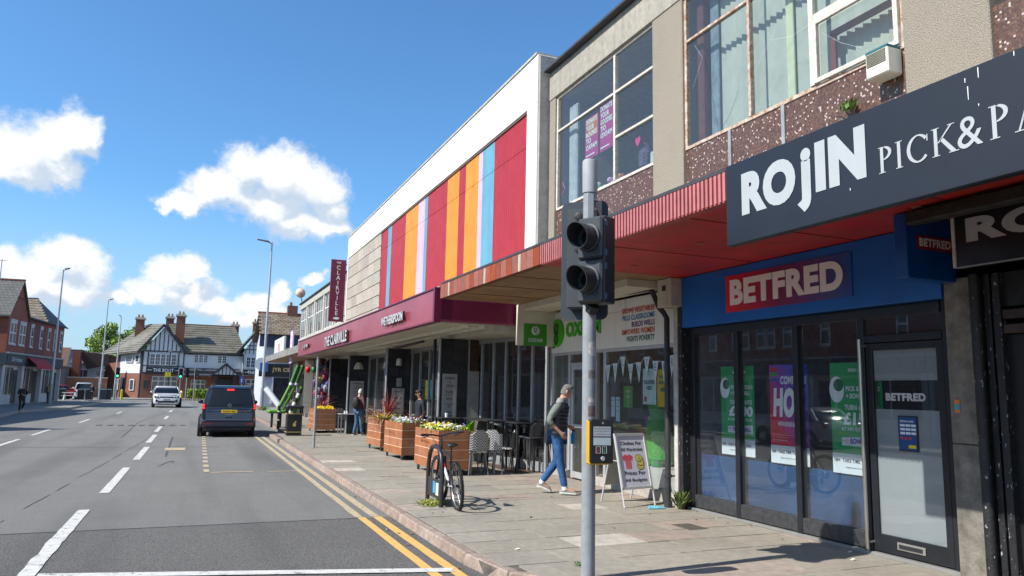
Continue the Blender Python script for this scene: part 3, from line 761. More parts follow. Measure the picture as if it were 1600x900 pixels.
def speck(mname, base, chip, thr, scale):
    m = M(mname, base, .5, .3, 9, .3); t = m.node_tree; b = t.nodes['Principled BSDF']
    tc = nn(t, 'ShaderNodeTexCoord'); n = nn(t, 'ShaderNodeTexNoise'); n.inputs['Scale'].default_value = scale; n.inputs['Detail'].default_value = 6
    mp = nn(t, 'ShaderNodeMapping'); mp.inputs['Scale'].default_value = (1, 1, .45); t.links.new(tc.outputs['Object'], mp.inputs[0]); t.links.new(mp.outputs[0], n.inputs['Vector'])
    r = nn(t, 'ShaderNodeMapRange'); t.links.new(n.outputs['Fac'], r.inputs[0]); r.inputs[1].default_value = thr; r.inputs[2].default_value = thr+.01
    l = b.inputs['Base Color'].links[0].from_socket
    t.links.new(mixc(t, r.outputs[0], l, chip), b.inputs['Base Color']); return m
chipped = speck('chippedblack', (.02, .02, .022), (.36, .36, .37), .655, 34)
MB().tube([(7.0, 4.87, 0), (7.0, 4.87, 2.95)], .05, 10).build('downpipe', chipped, ds, smooth=True)
bx(7.05, 7.3, 4.76, 4.82, 0, 2.95).build('door_post', chipped, ds, bevel=.006)
bx(7.04, 7.3, 4.66, 4.73, 0, 2.95).build('door_post', chipped, ds, bevel=.006)
bx(7.12, 7.3, 3.2, 4.66, 0, 2.35).build('door', M('darkdoor', (.012, .012, .013), .45, .3), ds)
for z in (2.36, 2.50): bx(7.06, 7.3, 3.2, 4.66, z, z+.09).build('door_head', M('brownhead', (.05, .035, .03), .6, .4, 10, .3), ds, bevel=.01)
bx(7.1, 7.3, 3.2, 4.66, 2.62, 2.95).build('head_panel', M('darkpanel', (.015, .015, .015), .5, .4), ds)
bx(7.12, 7.3, -.6, 3.2, 0, 3.5).build('side_panel', MATS['darkpanel'], ds)
st_ = bx(7.052, 7.06, 5.135, 5.19, 1.60, 1.73).build('sticker', M('stickerorange', (.75, .2, .03), .5), ds)
bx(7.05, 7.055, 5.14, 5.185, 1.63, 1.69).build('sticker_print', M('stickerteal', (.02, .35, .42), .5), st_)

# ------------------------------------------------------------------ betting shop
bs = thing('betting_shop', 'blue-fronted betting shop with posters in black framed windows and a frosted door', 'shop', (7.1, 7.5, 0))
blue = M('signblue', (.004, .115, .42), .32, .12, 1.5, spec=.5)
fa = bx(7.04, 7.3, 5.255, 9.68, 2.765, 3.55).build('fascia', blue, bs, bevel=.005)
# logo panel fading from red to blue
lm = bpy.data.materials.new('redblue'); lm.use_nodes = True; t = lm.node_tree; b = t.nodes['Principled BSDF']; tc = nn(t, 'ShaderNodeTexCoord')
sp = nn(t, 'ShaderNodeSeparateXYZ'); t.links.new(tc.outputs['Object'], sp.inputs[0])
r = nn(t, 'ShaderNodeMapRange'); t.links.new(sp.outputs[1], r.inputs[0]); r.inputs[1].default_value = 1.1; r.inputs[2].default_value = -1.15
cr = nn(t, 'ShaderNodeValToRGB'); t.links.new(r.outputs[0], cr.inputs[0]); cr.color_ramp.elements[0].color = (.72, .012, .02, 1); cr.color_ramp.elements[1].color = (.01, .08, .30, 1)
e = cr.color_ramp.elements.new(.45); e.color = (.22, .02, .07, 1); t.links.new(cr.outputs[0], b.inputs['Base Color']); b.inputs['Roughness'].default_value = .35
bx(7.026, 7.04, 6.36, 8.60, 2.905, 3.43).build('logo_panel', lm, fa)
text('BETFRED', (7.024, 8.50, 3.00), U_ST, UP, .36, M('letterwhite2', (.80, .76, .74), .4, .03), fa, w=2.02, bold=.05, ext=.012)
frameb = M('frameblack', (.016, .018, .022), .35, .2, 6)
m = MB()
m.box(7.18, 7.28, 9.58, 9.70, 0, 2.76).box(7.18, 7.28, 5.26, 5.38, 0, 2.76)
m.box(7.16, 7.3, 5.38, 9.58, 2.64, 2.76)
m.build('frame', frameb, bs, bevel=.006)
for y in (8.55, 7.40, 6.36): bx(7.165, 7.27, y, y+.09, .03, 2.64).build('mullion', frameb, bs, bevel=.006)
bx(7.17, 7.26, 5.38, 6.36, 2.36, 2.44).build('mullion', frameb, bs, bevel=.004)
stall = M('stallriser', (.042, .043, .046), .45, .35, 14, .3)
for a, b_ in ((8.64, 9.58), (7.49, 8.55), (6.45, 7.40)):
    bx(7.17, 7.3, a, b_, .05, .23).build('stallriser', stall, bs, bevel=.004)
    bx(7.215, 7.221, a, b_, .23, 2.64).build('window', shopglass, bs)
bx(7.13, 7.3, 5.2, 9.75, .0, .035).build('sill', M('sillgrey', (.22, .22, .21), .5, .1), bs, bevel=.004)
bx(7.20, 7.206, 5.38, 6.36, 2.44, 2.64).build('window', shopglass, bs)
dr = MB().box(7.18, 7.24, 6.27, 6.35, .05, 2.35).box(7.18, 7.24, 5.38, 5.46, .05, 2.35).box(7.182, 7.238, 5.46, 6.27, .05, .24).box(7.182, 7.238, 5.46, 6.27, 2.27, 2.35).build('door', frameb, bs, bevel=.004)
frost = M('frosted', (.31, .32, .325), .28, .05, 1.2, spec=.6)
bx(7.205, 7.211, 5.46, 6.27, .24, 2.27).build('door_glass', shopglass, dr)
bx(7.212, 7.216, 5.46, 6.27, 1.93, 2.27).build('frosted_film', frost, dr)
bx(7.212, 7.216, 5.46, 6.27, .24, 1.61).build('frosted_film', frost, dr)
text('BETFRED', (7.203, 6.12, 1.705), U_ST, UP, .085, M('etched', (.50, .51, .53), .4), dr, w=.50, bold=.05)
MB().tube([(7.10, 6.365, .06), (7.10, 6.365, 2.40)], .022, 10).build('handle', M('brushed', (.52, .48, .42), .3, .08, metal=.9), dr, smooth=True)
m = MB()
for z in (.14, 2.33): m.tube([(7.10, 6.365, z), (7.19, 6.34, z)], .015, 8)
m.build('handle_bracket', steel, dr)
nb = bx(7.196, 7.203, 5.735, 5.975, 1.165, 1.545).build('opening_hours_notice', black, dr)
bx(7.193, 7.196, 5.748, 5.962, 1.18, 1.53).build('notice_sheet', M('noticeblue', (.01, .06, .20), .4), dr)
npr = M('noticeprint', (.62, .68, .75), .5)
text('OPENING HOURS', (7.192, 5.945, 1.475), U_ST, UP, .022, npr, dr, w=.17, bold=.03)
m = MB()
for r_ in range(3):
    for c_ in range(3): m.poly([(7.192, 5.947-c_*.068, 1.43-r_*.042), (7.192, 5.887-c_*.068, 1.43-r_*.042), (7.192, 5.887-c_*.068, 1.455-r_*.042), (7.192, 5.947-c_*.068, 1.455-r_*.042)])
m.poly([(7.192, 5.85, 1.20), (7.192, 5.80, 1.20), (7.192, 5.80, 1.225), (7.192, 5.85, 1.225)])
m.build('notice_print', npr, dr)
m = MB()
for c_ in range(3): m.prism([(cos(k*pi/5)*.016, sin(k*pi/5)*.016) for k in range(10)], (7.193, 5.93-c_*.05, 1.305), U_ST, UP, (-.002, 0, 0))
m.build('notice_print', M('noticered', (.5, .03, .03), .5), dr)
bx(7.19, 7.193, 5.76, 5.85, 1.20, 1.235).build('notice_print', M('noticeyellow', (.6, .5, .03), .5), dr)
bx(7.168, 7.182, 5.70, 6.04, .11, .19).build('letterbox', M('lbsteel', (.5, .48, .45), .35, metal=.7), dr, bevel=.004)
bx(7.160, 7.170, 5.73, 6.01, .13, .17).build('letterbox_flap', blackmatt, dr)
# inside
bx(7.3, 13.7, 5.3, 9.62, .0, .025).build('carpet', M('bluecarpet', (.012, .11, .42), .9, .2, 30), bs)
bx(7.31, 7.33, 5.30, 9.60, .026, .84).build('window_board', M('boardblue', (.010, .055, .15), .6, .3, 1.5), bs)
bx(11.0, 11.1, 5.3, 9.62, .03, 3.4).build('inner_wall', M('innernavy', (.02, .03, .06), .6, .3), bs)
bx(7.3, 13, 9.62, 9.68, .03, 3.4).build('inner_wall', M('innergrey', (.16, .17, .18), .7, .2), bs)
bx(7.3, 13, 5.2, 5.26, .03, 3.4).build('inner_wall', MATS['innernavy'], bs)
bx(7.3, 13, 5.3, 9.62, 2.85, 2.9).build('ceiling', M('innerceil', (.2, .2, .21), .8), bs)
bx(9.2, 9.9, 5.6, 7.2, .03, 1.15).build('counter', M('countered', (.3, .02, .03), .5), bs, bevel=.02)
bx(8.2, 8.9, 8.2, 9.4, .03, 1.0).build('gaming_cabinet', M('cabinet', (.03, .03, .05), .4), bs, bevel=.03)
bx(10.9, 10.95, 6.6, 7.9, 1.2, 2.0).build('wall_screen', emis('screenblue', (.05, .15, .35), 1.2), bs)

# posters behind the glass
pg_ = M('postergreen', (.01, .30, .085), .45, .12, 1.5, spec=.4); pw = M('posterwhite', (.62, .66, .68), .5, .04)
ptx = M('postertext', (.78, .82, .82), .5, .02); pbk = M('posterblack', (.02, .02, .03), .5)
def poster(y1, y0, z0, z1, kind, label, n=''):
    p = thing('poster', label, 'poster', (7.29, (y0+y1)/2, z0), group='lottery posters in the betting shop window')
    w, h = y1-y0, z1-z0; X = 7.285
    def Y(a): return y1-a*w
    def Z(b): return z1-b*h
    T = lambda s, a, b, hh, ww, mt=ptx, **k: text(s, (X-.003, Y(a), Z(b)), U_ST, UP, hh*h, mt, p, w=ww*w, ext=.001, **k)
    if kind == 'green':
        bx(X, X+.006, y0, y1, z0, z1).build('sheet', pg_, p)
        for k, (c, r_, mt) in enumerate((((.13, .215), .125, ptx), ((.17, .205), .085, M('ballgreen', (.01, .11, .04), .4)))):
            MB().prism([(cos(j*pi/9)*r_*w*1.2, sin(j*pi/9)*r_*w*(1.7 if k == 0 else 1.2)) for j in range(18)], (X-.002-.001*k, Y(c[0]), Z(c[1]+(.03 if k == 0 else 0))), U_ST, UP, (-.0008, 0, 0)).build('lottery_ball', mt, p)
        T('IRISH LOTTO', .38, .085, .03, .40, bold=.03)
        T('PICK & MATCH 3', .32, .26, .045, .64, bold=.03)
        T('+ BONUS BALL', .32, .325, .045, .56, bold=.03)
        T('TURN '+n[0]+' INTO', .28, .43, .048, .66, bold=.03)
        T(n[1], .24, .565, .115, .72, bold=.05, shear=.08)
        T('AT NO EXTRA COST', .2, .615, .03, .74, bold=.02)
        MB().poly([(X-.002, Y(.2), Z(.75)), (X-.002, Y(.95), Z(.75)), (X-.002, Y(.95), Z(.655)), (X-.002, Y(.2), Z(.68))]).build('print_panel', pw, p)
        T('WITH', .22, .715, .02, .12, M('printred', (.5, .02, .04), .5)); T('BONUS BALL', .37, .73, .05, .52, M('printnavy', (.03, .02, .25), .5), bold=.04)
    else:
        pm_ = bpy.data.materials.new('redpurple'); pm_.use_nodes = True; t = pm_.node_tree; b = t.nodes['Principled BSDF']; tc = nn(t, 'ShaderNodeTexCoord')
        sp = nn(t, 'ShaderNodeSeparateXYZ'); t.links.new(tc.outputs['Object'], sp.inputs[0])
        f_ = mathn(t, 'ADD', mathn(t, 'MULTIPLY', sp.outputs[1], -1.0), mathn(t, 'MULTIPLY', sp.outputs[2], .62))
        cr = nn(t, 'ShaderNodeValToRGB'); t.links.new(f_, cr.inputs[0]); q = cr.color_ramp.elements
        q[0].position = .1; q[0].color = (.62, .015, .035, 1); q[1].position = .95; q[1].color = (.01, .08, .50, 1); x = q.new(.5); x.color = (.25, .04, .35, 1)
        t.links.new(cr.outputs[0], b.inputs['Base Color']); b.inputs['Roughness'].default_value = .4
        bx(X, X+.006, y0, y1, z0, z1).build('sheet', pm_, p)
        for k, c in enumerate(((.5, .02, .03), (.02, .3, .07), (.03, .1, .4))):
            MB().poly([(X-.002, Y(.02), Z(.065+.05*k)), (X-.002, Y(.22), Z(.065+.05*k)), (X-.002, Y(.22), Z(.03+.05*k)), (X-.002, Y(.02), Z(.03+.05*k))]).build('print_panel', M('tab%d' % k, c, .5), p)
        T("COMIN' IN", .30, .20, .085, .66, bold=.04, shear=.12)
        T('HOT', .09, .535, .30, .84, bold=.06, shear=.12)
        T('WITH BONUS BALL', .22, .625, .045, .5, bold=.03, shear=.1)
        MB().prism([(cos(j*pi/9)*.09*w, sin(j*pi/9)*.09*w) for j in range(18)], (X-.002, Y(.79), Z(.6)), U_ST, UP, (-.0008, 0, 0)).build('lottery_ball', pw, p)
        for k in range(3): T('Pick a bonus ball and your 3 of 6 win'[:30-4*k], .06, .72+.025*k, .013, .46-.04*k)
    MB().poly([(X-.003, y1, z0), (X-.003, y0, z0), (X-.003, y0, Z(.82)), (X-.003, y1, Z(.82))]).build('white_footer', pw, p)
    T('TAKE TIME TO THINK', .2, .90, .035, .70, pbk, bold=.03)
    X -= .002
    T('18+', .04, .90, .035, .11, pbk, bold=.03)
    T('begambleaware.org', .26, .95, .015, .4, pbk)
poster(9.07, 8.36, .88, 2.15, 'green', 'green lotto poster nearest the drainpipe, its offer ending in £500', ('£50', '£500'))
poster(8.05, 7.36, .85, 2.15, 'hot', "red to blue COMIN' IN HOT poster in the middle betting shop windows")
poster(6.99, 6.24, .83, 2.15, 'green', 'green lotto poster beside the shop door, its offer reading £15', ('£75', '£1500'))

# projecting betting sign
ps = thing('projecting_sign', 'blue box sign with red lettered strip projecting from the shopfront below the shutter box', 'sign', (6.7, 5.13, 2.9))
bx(6.36, 7.04, 5.08, 5.22, 2.90, 3.55).build('sign_box', M('signblue2', (.004, .07, .28), .3, .1, 1.5), ps, bevel=.008)
bx(6.50, 6.99, 5.072, 5.08, 3.20, 3.335).build('logo_panel', M('logored', (.30, .01, .03), .4), ps)
text('BETFRED', (6.52, 5.070, 3.225), U_CAM, UP, .085, MATS['letterwhite2'], ps, w=.45, bold=.05)

# ------------------------------------------------------------------ charity shop
ox = thing('charity_shop', 'white-fronted charity shop with green roundel, bunting and window display', 'shop', (7.3, 12, 0))
oxwhite = M('oxwhite', (.76, .74, .70), .5, .06, 1.5, streak=.12)
oxg = M('oxgreen', (.06, .40, .015), .45, .06)
bx(7.20, 7.5, 10.12, 14.62, 2.56, 3.22).build('fascia', oxwhite, ox, bevel=.004)
for a, b_ in ((10.12, 11.6), (11.62, 13.1), (13.12, 14.62)): bx(7.205, 7.5, a, b_, 3.225, 3.438).build('upper_panel', oxwhite, ox, bevel=.004)
ro = MB().lathe([(.30, 0), (.30, -.035)], 32, (7.20, 14.32, 2.98), 'x').build('roundel', oxg, ox)
blk = M('signblack', (.015, .015, .015), .4)
m = MB()
m.tube([(7.155, 14.32+.075*cos(t), 3.08+.09*sin(t)) for t in [2*pi*i/16 for i in range(16)]], .016, 6, closed=True)
m.build('roundel_mark', blk, ro)
MB().tube([(7.155, 14.25, 3.0), (7.155, 14.37, 2.90), (7.155, 14.37, 2.80), (7.155, 14.30, 2.74)], .016, 6).build('roundel_mark', blk, ro)
MB().tube([(7.158, 14.39, 3.0), (7.158, 14.27, 2.90), (7.158, 14.27, 2.80), (7.158, 14.34, 2.74)], .016, 6).build('roundel_mark', blk, ro)
text('OXFAM', (7.198, 13.90, 2.865), U_ST, UP, .30, oxg, ox, w=1.42, bold=.03, ext=.03)
for i, (s, w, c) in enumerate((('GROWS VEGETABLES', 1.06, (.55, .02, .02)), ('FILLS CLASSROOMS', 1.03, (.02, .20, .50)), ('BUILDS WELLS', .72, (.10, .03, .22)), ('EMPOWERS WOMEN', 1.05, (.55, .09, .02)), ('FIGHTS POVERTY', .88, (.01, .12, .07)))):
    text(s, (7.196, 10.66, 3.16-i*.128), U_ST, UP, .095, M('oxtext%d' % i, c, .5, .02), ox, w=w, align='R', bold=.02)
alu = M('alu', (.52, .53, .55), .4, .08, 6, metal=.4)
m = MB()
for y, w in ((14.56, .06), (13.80, .07), (12.70, .07), (12.35, .08), (10.12, .06)): bx(7.22, 7.30, y, y+w, .16, 2.56).build('mullion', alu, ox, bevel=.005)
bx(7.225, 7.295, 10.18, 14.56, 2.50, 2.559).build('head_rail', alu, ox, bevel=.004)
bx(7.225, 7.295, 12.77, 13.80, 2.28, 2.33).build('transom', alu, ox, bevel=.004)
bx(7.18, 7.32, 10.12, 12.77, .0, .16).build('plinth', M('plinthtile', (.40, .37, .33), .6, .2, 12, .2, dirt=.3), ox, bevel=.006)
bx(7.18, 7.32, 13.86, 14.62, .0, .16).build('plinth', MATS['plinthtile'], ox, bevel=.006)
bx(7.24, 7.246, 10.18, 12.35, .16, 2.50).build('window', shopglass, ox)
bx(7.24, 7.246, 13.87, 14.56, .16, 2.50).build('window', shopglass, ox)
bx(7.24, 7.246, 12.77, 13.80, 2.33, 2.50).build('window', shopglass, ox)
d = MB().box(7.25, 7.30, 12.78, 12.86, .03, 2.28).box(7.25, 7.30, 13.71, 13.79, .03, 2.28).box(7.252, 7.298, 12.86, 13.71, .03, .15).box(7.252, 7.298, 12.86, 13.71, 2.19, 2.28).box(7.252, 7.298, 12.86, 13.71, 1.02, 1.09).build('door', alu, ox, bevel=.004)
bx(7.27, 7.276, 12.86, 13.71, .15, 2.19).build('door_glass', shopglass, d)
MB().tube([(7.20, 12.92, .9), (7.20, 12.92, 1.3)], .014, 8).build('door_handle', steel, d)
bx(7.3, 13.5, 10.1, 14.3, .0, .02).build('shop_floor', M('shopfloor', (.42, .34, .25), .6, .2, 3), ox)
bx(11.0, 11.1, 10.1, 14.3, .02, 3.4).build('inner_wall', M('oxwall', (.46, .43, .38), .8, .2), ox)
bx(7.3, 13, 10.0, 10.05, .02, 3.4).build('inner_wall', MATS['oxwall'], ox)
bx(7.3, 13, 10.12, 14.3, 2.75, 2.8).build('ceiling', M('oxceil', (.4, .38, .35), .8), ox)
rr = random.Random(3)
cols = [(.35, .05, .08), (.05, .12, .30), (.5, .42, .3), (.1, .3, .15), (.6, .3, .05), (.3, .1, .3), (.55, .5, .45), (.05, .05, .07)]
for i, c in enumerate(cols): M('goods%d' % i, c, .7, .3, 8)
# clothes rail and shelves inside
cr_ = MB().tube([(8.9, 10.4, 1.6), (8.9, 12.2, 1.6)], .015, 6).tube([(8.9, 10.4, .02), (8.9, 10.4, 1.6)], .015, 6).tube([(8.9, 12.2, .02), (8.9, 12.2, 1.6)], .015, 6).build('clothes_rail', steel, ox)
for i in range(20): bx(8.75, 9.1, 10.5+i*.085, 10.55+i*.085, .75+rr.random()*.2, 1.56).build('garment', MATS['goods%d' % rr.randrange(8)], cr_, bevel=.01)
for z in (.5, 1.0, 1.5): bx(10.6, 10.98, 10.3, 14.2, z, z+.03).build('shelf', M('shelfwood', (.3, .2, .1), .6), ox)
for i in range(40): 
    y = 10.35+(i % 20)*.19; z = .53+.5*(i//20); bx(10.65, 10.9, y, y+.12, z, z+rr.uniform(.12, .4)).build('stock_item', MATS['goods%d' % rr.randrange(8)], ox)
bx(7.32, 7.9, 10.15, 12.3, .02, .5).build('display_plinth', M('dispwhite', (.45, .44, .41), .7), ox)
# green sequinned dress on a stand
dm = M('dressgreen', (.07, .33, .04), .5, .5, 45, .6)
dress = thing('dress_stand', 'shop mannequin in a sparkling green dress at the right of the charity shop window', 'mannequin', (7.62, 11.15, .5))
MB().lathe([(.30, .05), (.27, .4), (.22, .72), (.17, .84), (.20, 1.0), (.19, 1.1), (.10, 1.18)], 18, (7.62, 11.15, .5)).build('dress', dm, dress, smooth=True)
MB().lathe([(.06, 1.16), (.045, 1.22), (.07, 1.3), (.085, 1.4), (.06, 1.48), (.01, 1.51)], 12, (7.62, 11.15, .5)).build('head', M('mannequin', (.45, .36, .28), .5), dress, smooth=True)
MB().lathe([(.16, 0), (.15, .03), (.02, .05)], 14, (7.62, 11.15, .5)).build('base', steel, dress)
bt = thing('storage_tub', 'low green plastic tub inside the charity shop window', 'tub', (7.5, 10.55, .16))
MB().lathe([(.10, 0), (.13, .1), (.14, .12)], 12, (7.42, 10.95, .51)).build('tub', M('tubgreen', (.03, .35, .08), .4), bt)
# toys, flowers and books on the plinth
fl = thing('flower_pot', 'potted red flower in the charity shop window behind the A-board', 'plant', (7.42, 10.75, .5))
MB().lathe([(.06, 0), (.08, .14)], 10, (7.42, 11.2, .5)).build('pot', M('terra', (.35, .1, .05), .7), fl)
MB().ball((7.42, 11.2, .88), .05, 8, 6).build('flower', M('flowerred', (.7, .01, .10), .5), fl)
MB().tube([(7.42, 11.2, .62), (7.42, 11.2, .86)], .008, 5).build('stem', leafy, fl)
for i in range(7):
    y = 11.3+i*.14; tag(bx(7.4, 7.52, y, y+rr.uniform(.03, .10), .501, .501+rr.uniform(.12, .3)).build('book', MATS['goods%d' % (i % 8)]), ['dark red', 'navy', 'cream', 'green', 'orange', 'purple', 'off-white'][i]+' book standing on the white plinth in the charity window', 'book', 'books on the charity shop display plinth')
ds_ = bx(7.95, 8.25, 10.3, 12.3, 1.02, 1.05).build('display_shelf', MATS['shelfwood'], ox)
for i in range(22):
    y = 10.35+i*.088; m_ = MB()
    (m_.ball((8.08, y+.04, 1.12), .06, 7, 5, 1.3) if i % 3 == 0 else m_.box(8.0, 8.15, y, y+.07, 1.051, 1.051+rr.uniform(.1, .3)))
    m_.build('display_item', MATS['goods%d' % rr.randrange(8)], ds_)
for i in range(5): bx(8.9, 8.92, 10.4+i*.38, 10.68+i*.38, 1.75, 2.15).build('wall_print', MATS['goods%d' % ((i*3) % 8)], ox)
lf = MB().tube([(7.5, 12.6, .02), (7.5, 12.6, .1)], .1, 8)
# bunting of lettered pennants
bu = thing('bunting', 'string of white pennants spelling VOLUNTEER across the charity shop window', 'bunting', (7.235, 11.2, 2.2))
pen = M('pennant', (.50, .60, .62), .7, .04); pts = []
Ys = [12.27-i*.262 for i in range(8)]+[10.22]
for i, y in enumerate(Ys):
    z = 2.36-.14*abs(sin(i*pi/3.0+1.2))+(.03 if i in (2, 6) else 0); w = .085; pts += [(7.232, y+w, z+.02), (7.232, y-w, z+.02)]
    k = thing  # pennants hang on the cord
    pn = MB().slab([(7.23, y+w, z+.02), (7.23, y-w, z+.02), (7.23, y+random.uniform(-.02, .02), z-.34)], (.002, 0, 0)).build('pennant', pen, bu)
    text('VOLUNTEER'[i], (7.229, y+.03, z-.14), U_ST, UP, .12, M('pennantink', (.05, .10, .25), .6), pn, w=.06, ext=.001)
MB().tube([(7.233, y, z) for _, y, z in pts], .004, 5).build('cord', whiteplastic, bu)
def wposter(y1, y0, z0, z1, mat, label, lines, ink):
    p = thing('poster', label, 'poster', (7.25, (y0+y1)/2, z0))
    bx(7.252, 7.256, y0, y1, z0, z1).build('sheet', mat, p)
    for s, zz, hh, ww in lines: text(s, (7.250, (y0+y1)/2, z0+zz*(z1-z0)), U_ST, UP, hh, ink, p, w=ww*(y1-y0), align='C', ext=.001, bold=.04)
    return p
ink = M('ink', (.03, .12, .12), .6)
p = wposter(11.12, 10.72, 1.55, 2.16, M('posterpale', (.55, .66, .62), .6), 'white VOLUNTEER HERE poster hanging under the bunting', [('VOLUNTEER', .56, .07, .8), ('HERE', .40, .07, .4)], ink)
bx(7.249, 7.251, 11.0, 11.07, 1.60, 1.68).build('printed_shape', M('inkred', (.5, .05, .06), .6), p)
p = wposter(10.68, 10.33, 1.52, 2.14, M('posteryellow', (.66, .42, .02), .6), 'yellow VOLUNTEER HERE poster beside the drainpipe', [('YOUR SHOP', .74, .06, .7), ('NEEDS YOU', .6, .05, .7), ('HERE', .40, .07, .45)], ink)
wposter(12.02, 11.88, 1.22, 1.66, M('notice2', (.45, .56, .60), .6), 'narrow pale notice taped at the left of the charity shop window', [('OPEN', .85, .03, .7), ('MON-SAT', .6, .02, .7), ('10-4', .4, .03, .5)], ink)
wposter(12.18, 12.06, 1.30, 1.66, MATS['notice2'], 'smallest pale notice at the left edge of the charity shop window', [('HELP', .8, .025, .7), ('US', .5, .03, .4)], ink)
wposter(11.75, 11.45, 1.48, 1.86, M('noticegreen', (.12, .30, .05), .6), 'green notice behind the first pennants in the charity window', [('GIFT', .7, .04, .5), ('AID', .45, .04, .4)], M('inkpale', (.5, .6, .45), .6))

# hanging green sign
hs = thing('projecting_sign', 'square green sign with white roundel hanging beside the white fascia', 'sign', (6.9, 14.5, 2.6))
bx(6.46, 7.0, 14.46, 14.56, 2.70, 3.17).build('board', M('oxgreen2', (.05, .27, .02), .45), hs, bevel=.006)
MB().lathe([(.095, 0), (.095, -.01)], 24, (6.73, 14.46, 3.02), 'y').build('roundel', pw, hs)
MB().tube([(6.73+.035*cos(2*pi*i/12), 14.445, 3.045+.035*sin(2*pi*i/12)) for i in range(12)], .007, 5, closed=True).build('roundel_mark', blk, hs)
MB().tube([(6.70, 14.445, 3.01), (6.755, 14.445, 2.965), (6.73, 14.445, 2.945)], .007, 5).build('roundel_mark', blk, hs)
text('OXFAM', (6.73, 14.457, 2.775), U_CAM, UP, .085, pw, hs, w=.33, align='C', bold=.03)
for z in (2.72, 3.13): bx(6.99, 7.2, 14.49, 14.53, z, z+.035).build('bracket', MATS['oxgreen2'], hs)
bx(7.17, 7.2, 14.46, 14.56, 2.66, 3.22).build('bracket_plate', MATS['oxgreen2'], hs)

# drainpipe, white party pilaster, posters upstairs
dp = thing('drainpipe', 'black drainpipe kinked under the canopy between the charity shop and the blue shop', 'drainpipe', (6.95, 9.93, 0))
MB().tube([(6.93, 11.75, 3.50), (6.93, 10.42, 3.46), (6.93, 10.34, 3.42), (6.93, 10.14, 3.12), (6.93, 10.02, 3.03), (6.93, 9.93, 2.93), (6.93, 9.93, .12), (6.93, 9.93, .05)], .045, 12).build('pipe', M('pipeblack', (.035, .035, .037), .45, .3, 8), dp, smooth=True)
for z in (.45, 1.45, 2.35): MB().tube([(6.93, 9.93, z), (6.93, 9.93, z+.05)], .057, 12).box(6.93, 7.1, 9.90, 9.96, z+.01, z+.03).build('bracket', MATS['pipeblack'], dp)
MB().tube([(6.93, 9.93, .0), (6.93, 9.93, .10)], .062, 12).build('shoe', MATS['pipeblack'], dp)
bx(7.02, 7.3, 9.80, 9.88, 0, 3.1).build('party_pilaster', M('pilwhite', (.50, .47, .43), .8, .2, 6, .2, streak=.4), A, bevel=.006)
bx(7.04, 7.3, 9.70, 9.79, 0, 3.1).build('party_pilaster', chipped, A, bevel=.006)
mag = M('magenta', (.42, .03, .22), .5, .1)
for k, (y1, y0, z0, z1, word, lab) in enumerate(((12.95, 12.42, 6.40, 7.26, 'BOOKS', 'left of two pink DONATE posters upstairs, asking for books'), (12.36, 11.84, 6.40, 7.34, 'GOODIES', 'right of two pink DONATE posters upstairs, beside the white mullion'))):
    p = thing('poster', lab, 'poster', (7.1, (y0+y1)/2, z0))
    bx(7.085, 7.09, y0, y1, z0, z1).build('sheet', mag, p)
    if k == 0: bx(7.083, 7.085, y0+.02, y1-.1, z0+.45, z1-.02).build('print_panel', M('orangeprint', (.55, .16, .06), .5), p)
    for i, s in enumerate(('DONATE', 'YOUR', word, 'TO', 'OXFAM')):
        text(s, (7.081, y1-.04, z1-.13-i*.135), U_ST, UP, .105, ptx, p, w={'TO': .2, 'YOUR': .32}.get(s, .44), ext=.001, bold=.03)
    bx(7.080, 7.082, y0+.15, y1-.03, z0+.06, z0+.085).build('print_line', ptx, p)
rr = random.Random(9)
hp = MB(); hpts = []
for i in range(20):
    t = 2*pi*i/20; hpts.append((.085*(16*sin(t)**3)/16, .085*(13*cos(t)-5*cos(2*t)-2*cos(3*t)-cos(4*t))/13))
tag(hp.prism(hpts, (7.085, 11.0, 6.22), U_ST, UP, (.004, 0, 0)).build('paper_heart', M('heartpink', (.75, .02, .22), .5)), 'bright pink paper heart stuck in the upstairs window', 'decoration')
tag(MB().box(7.2, 7.45, 10.5, 10.8, 5.66, 5.98).box(7.25, 7.40, 10.5, 10.62, 5.981, 6.08).build('white_bag', M('bagwhite', (.55, .58, .62), .8, .1), bevel=.03), 'white bag on the upstairs sill beside the concrete pier', 'bag')
tag(MB().lathe([(.06, 0), (.12, .1), (.13, .35), (.07, .5), (.02, .55)], 10, (7.25, 11.0, 5.66)).build('soft_toy', M('floraldark', (.08, .07, .14), .8, .9, 30)), 'dark patterned soft bundle on the upstairs sill below the heart', 'toy')
for i in range(11):
    y = 11.85+i*.11; tag(MB().ball((7.25+rr.uniform(0, .1), y, 5.75+rr.uniform(0, .16)), rr.uniform(.05, .1), 8, 6, rr.uniform(.8, 1.4)).build('soft_toy', MATS['goods%d' % rr.randrange(7)], smooth=True), 'small coloured toy in the heap along the upstairs charity window', 'toy', 'toys heaped behind the upstairs window')
tag(bx(7.2, 7.3, 13.55, 13.9, 5.66, 7.9).build('hanging_cloth', M('clothpale', (.45, .47, .5), .8, .2, 5), bevel=.03), 'pale cloth hanging at the far end of the upstairs window', 'curtain')
tag(MB().tube([(7.09, 14.0, 5.95), (7.09, 13.85, 6.05), (7.09, 13.95, 6.2), (7.09, 13.8, 6.28)], .012, 5).build('graffiti', M('graffitipink', (.6, .03, .25), .5)), 'pink scrawl on the lower corner of the upstairs glass', 'graffiti')

# ------------------------------------------------------------------ the pub with the striped front
pb = thing('striped_pub', 'pub with a white-framed front of red, orange, pink and blue panels over maroon fascia', 'building', (6.75, 25, 0))
rw = MB()
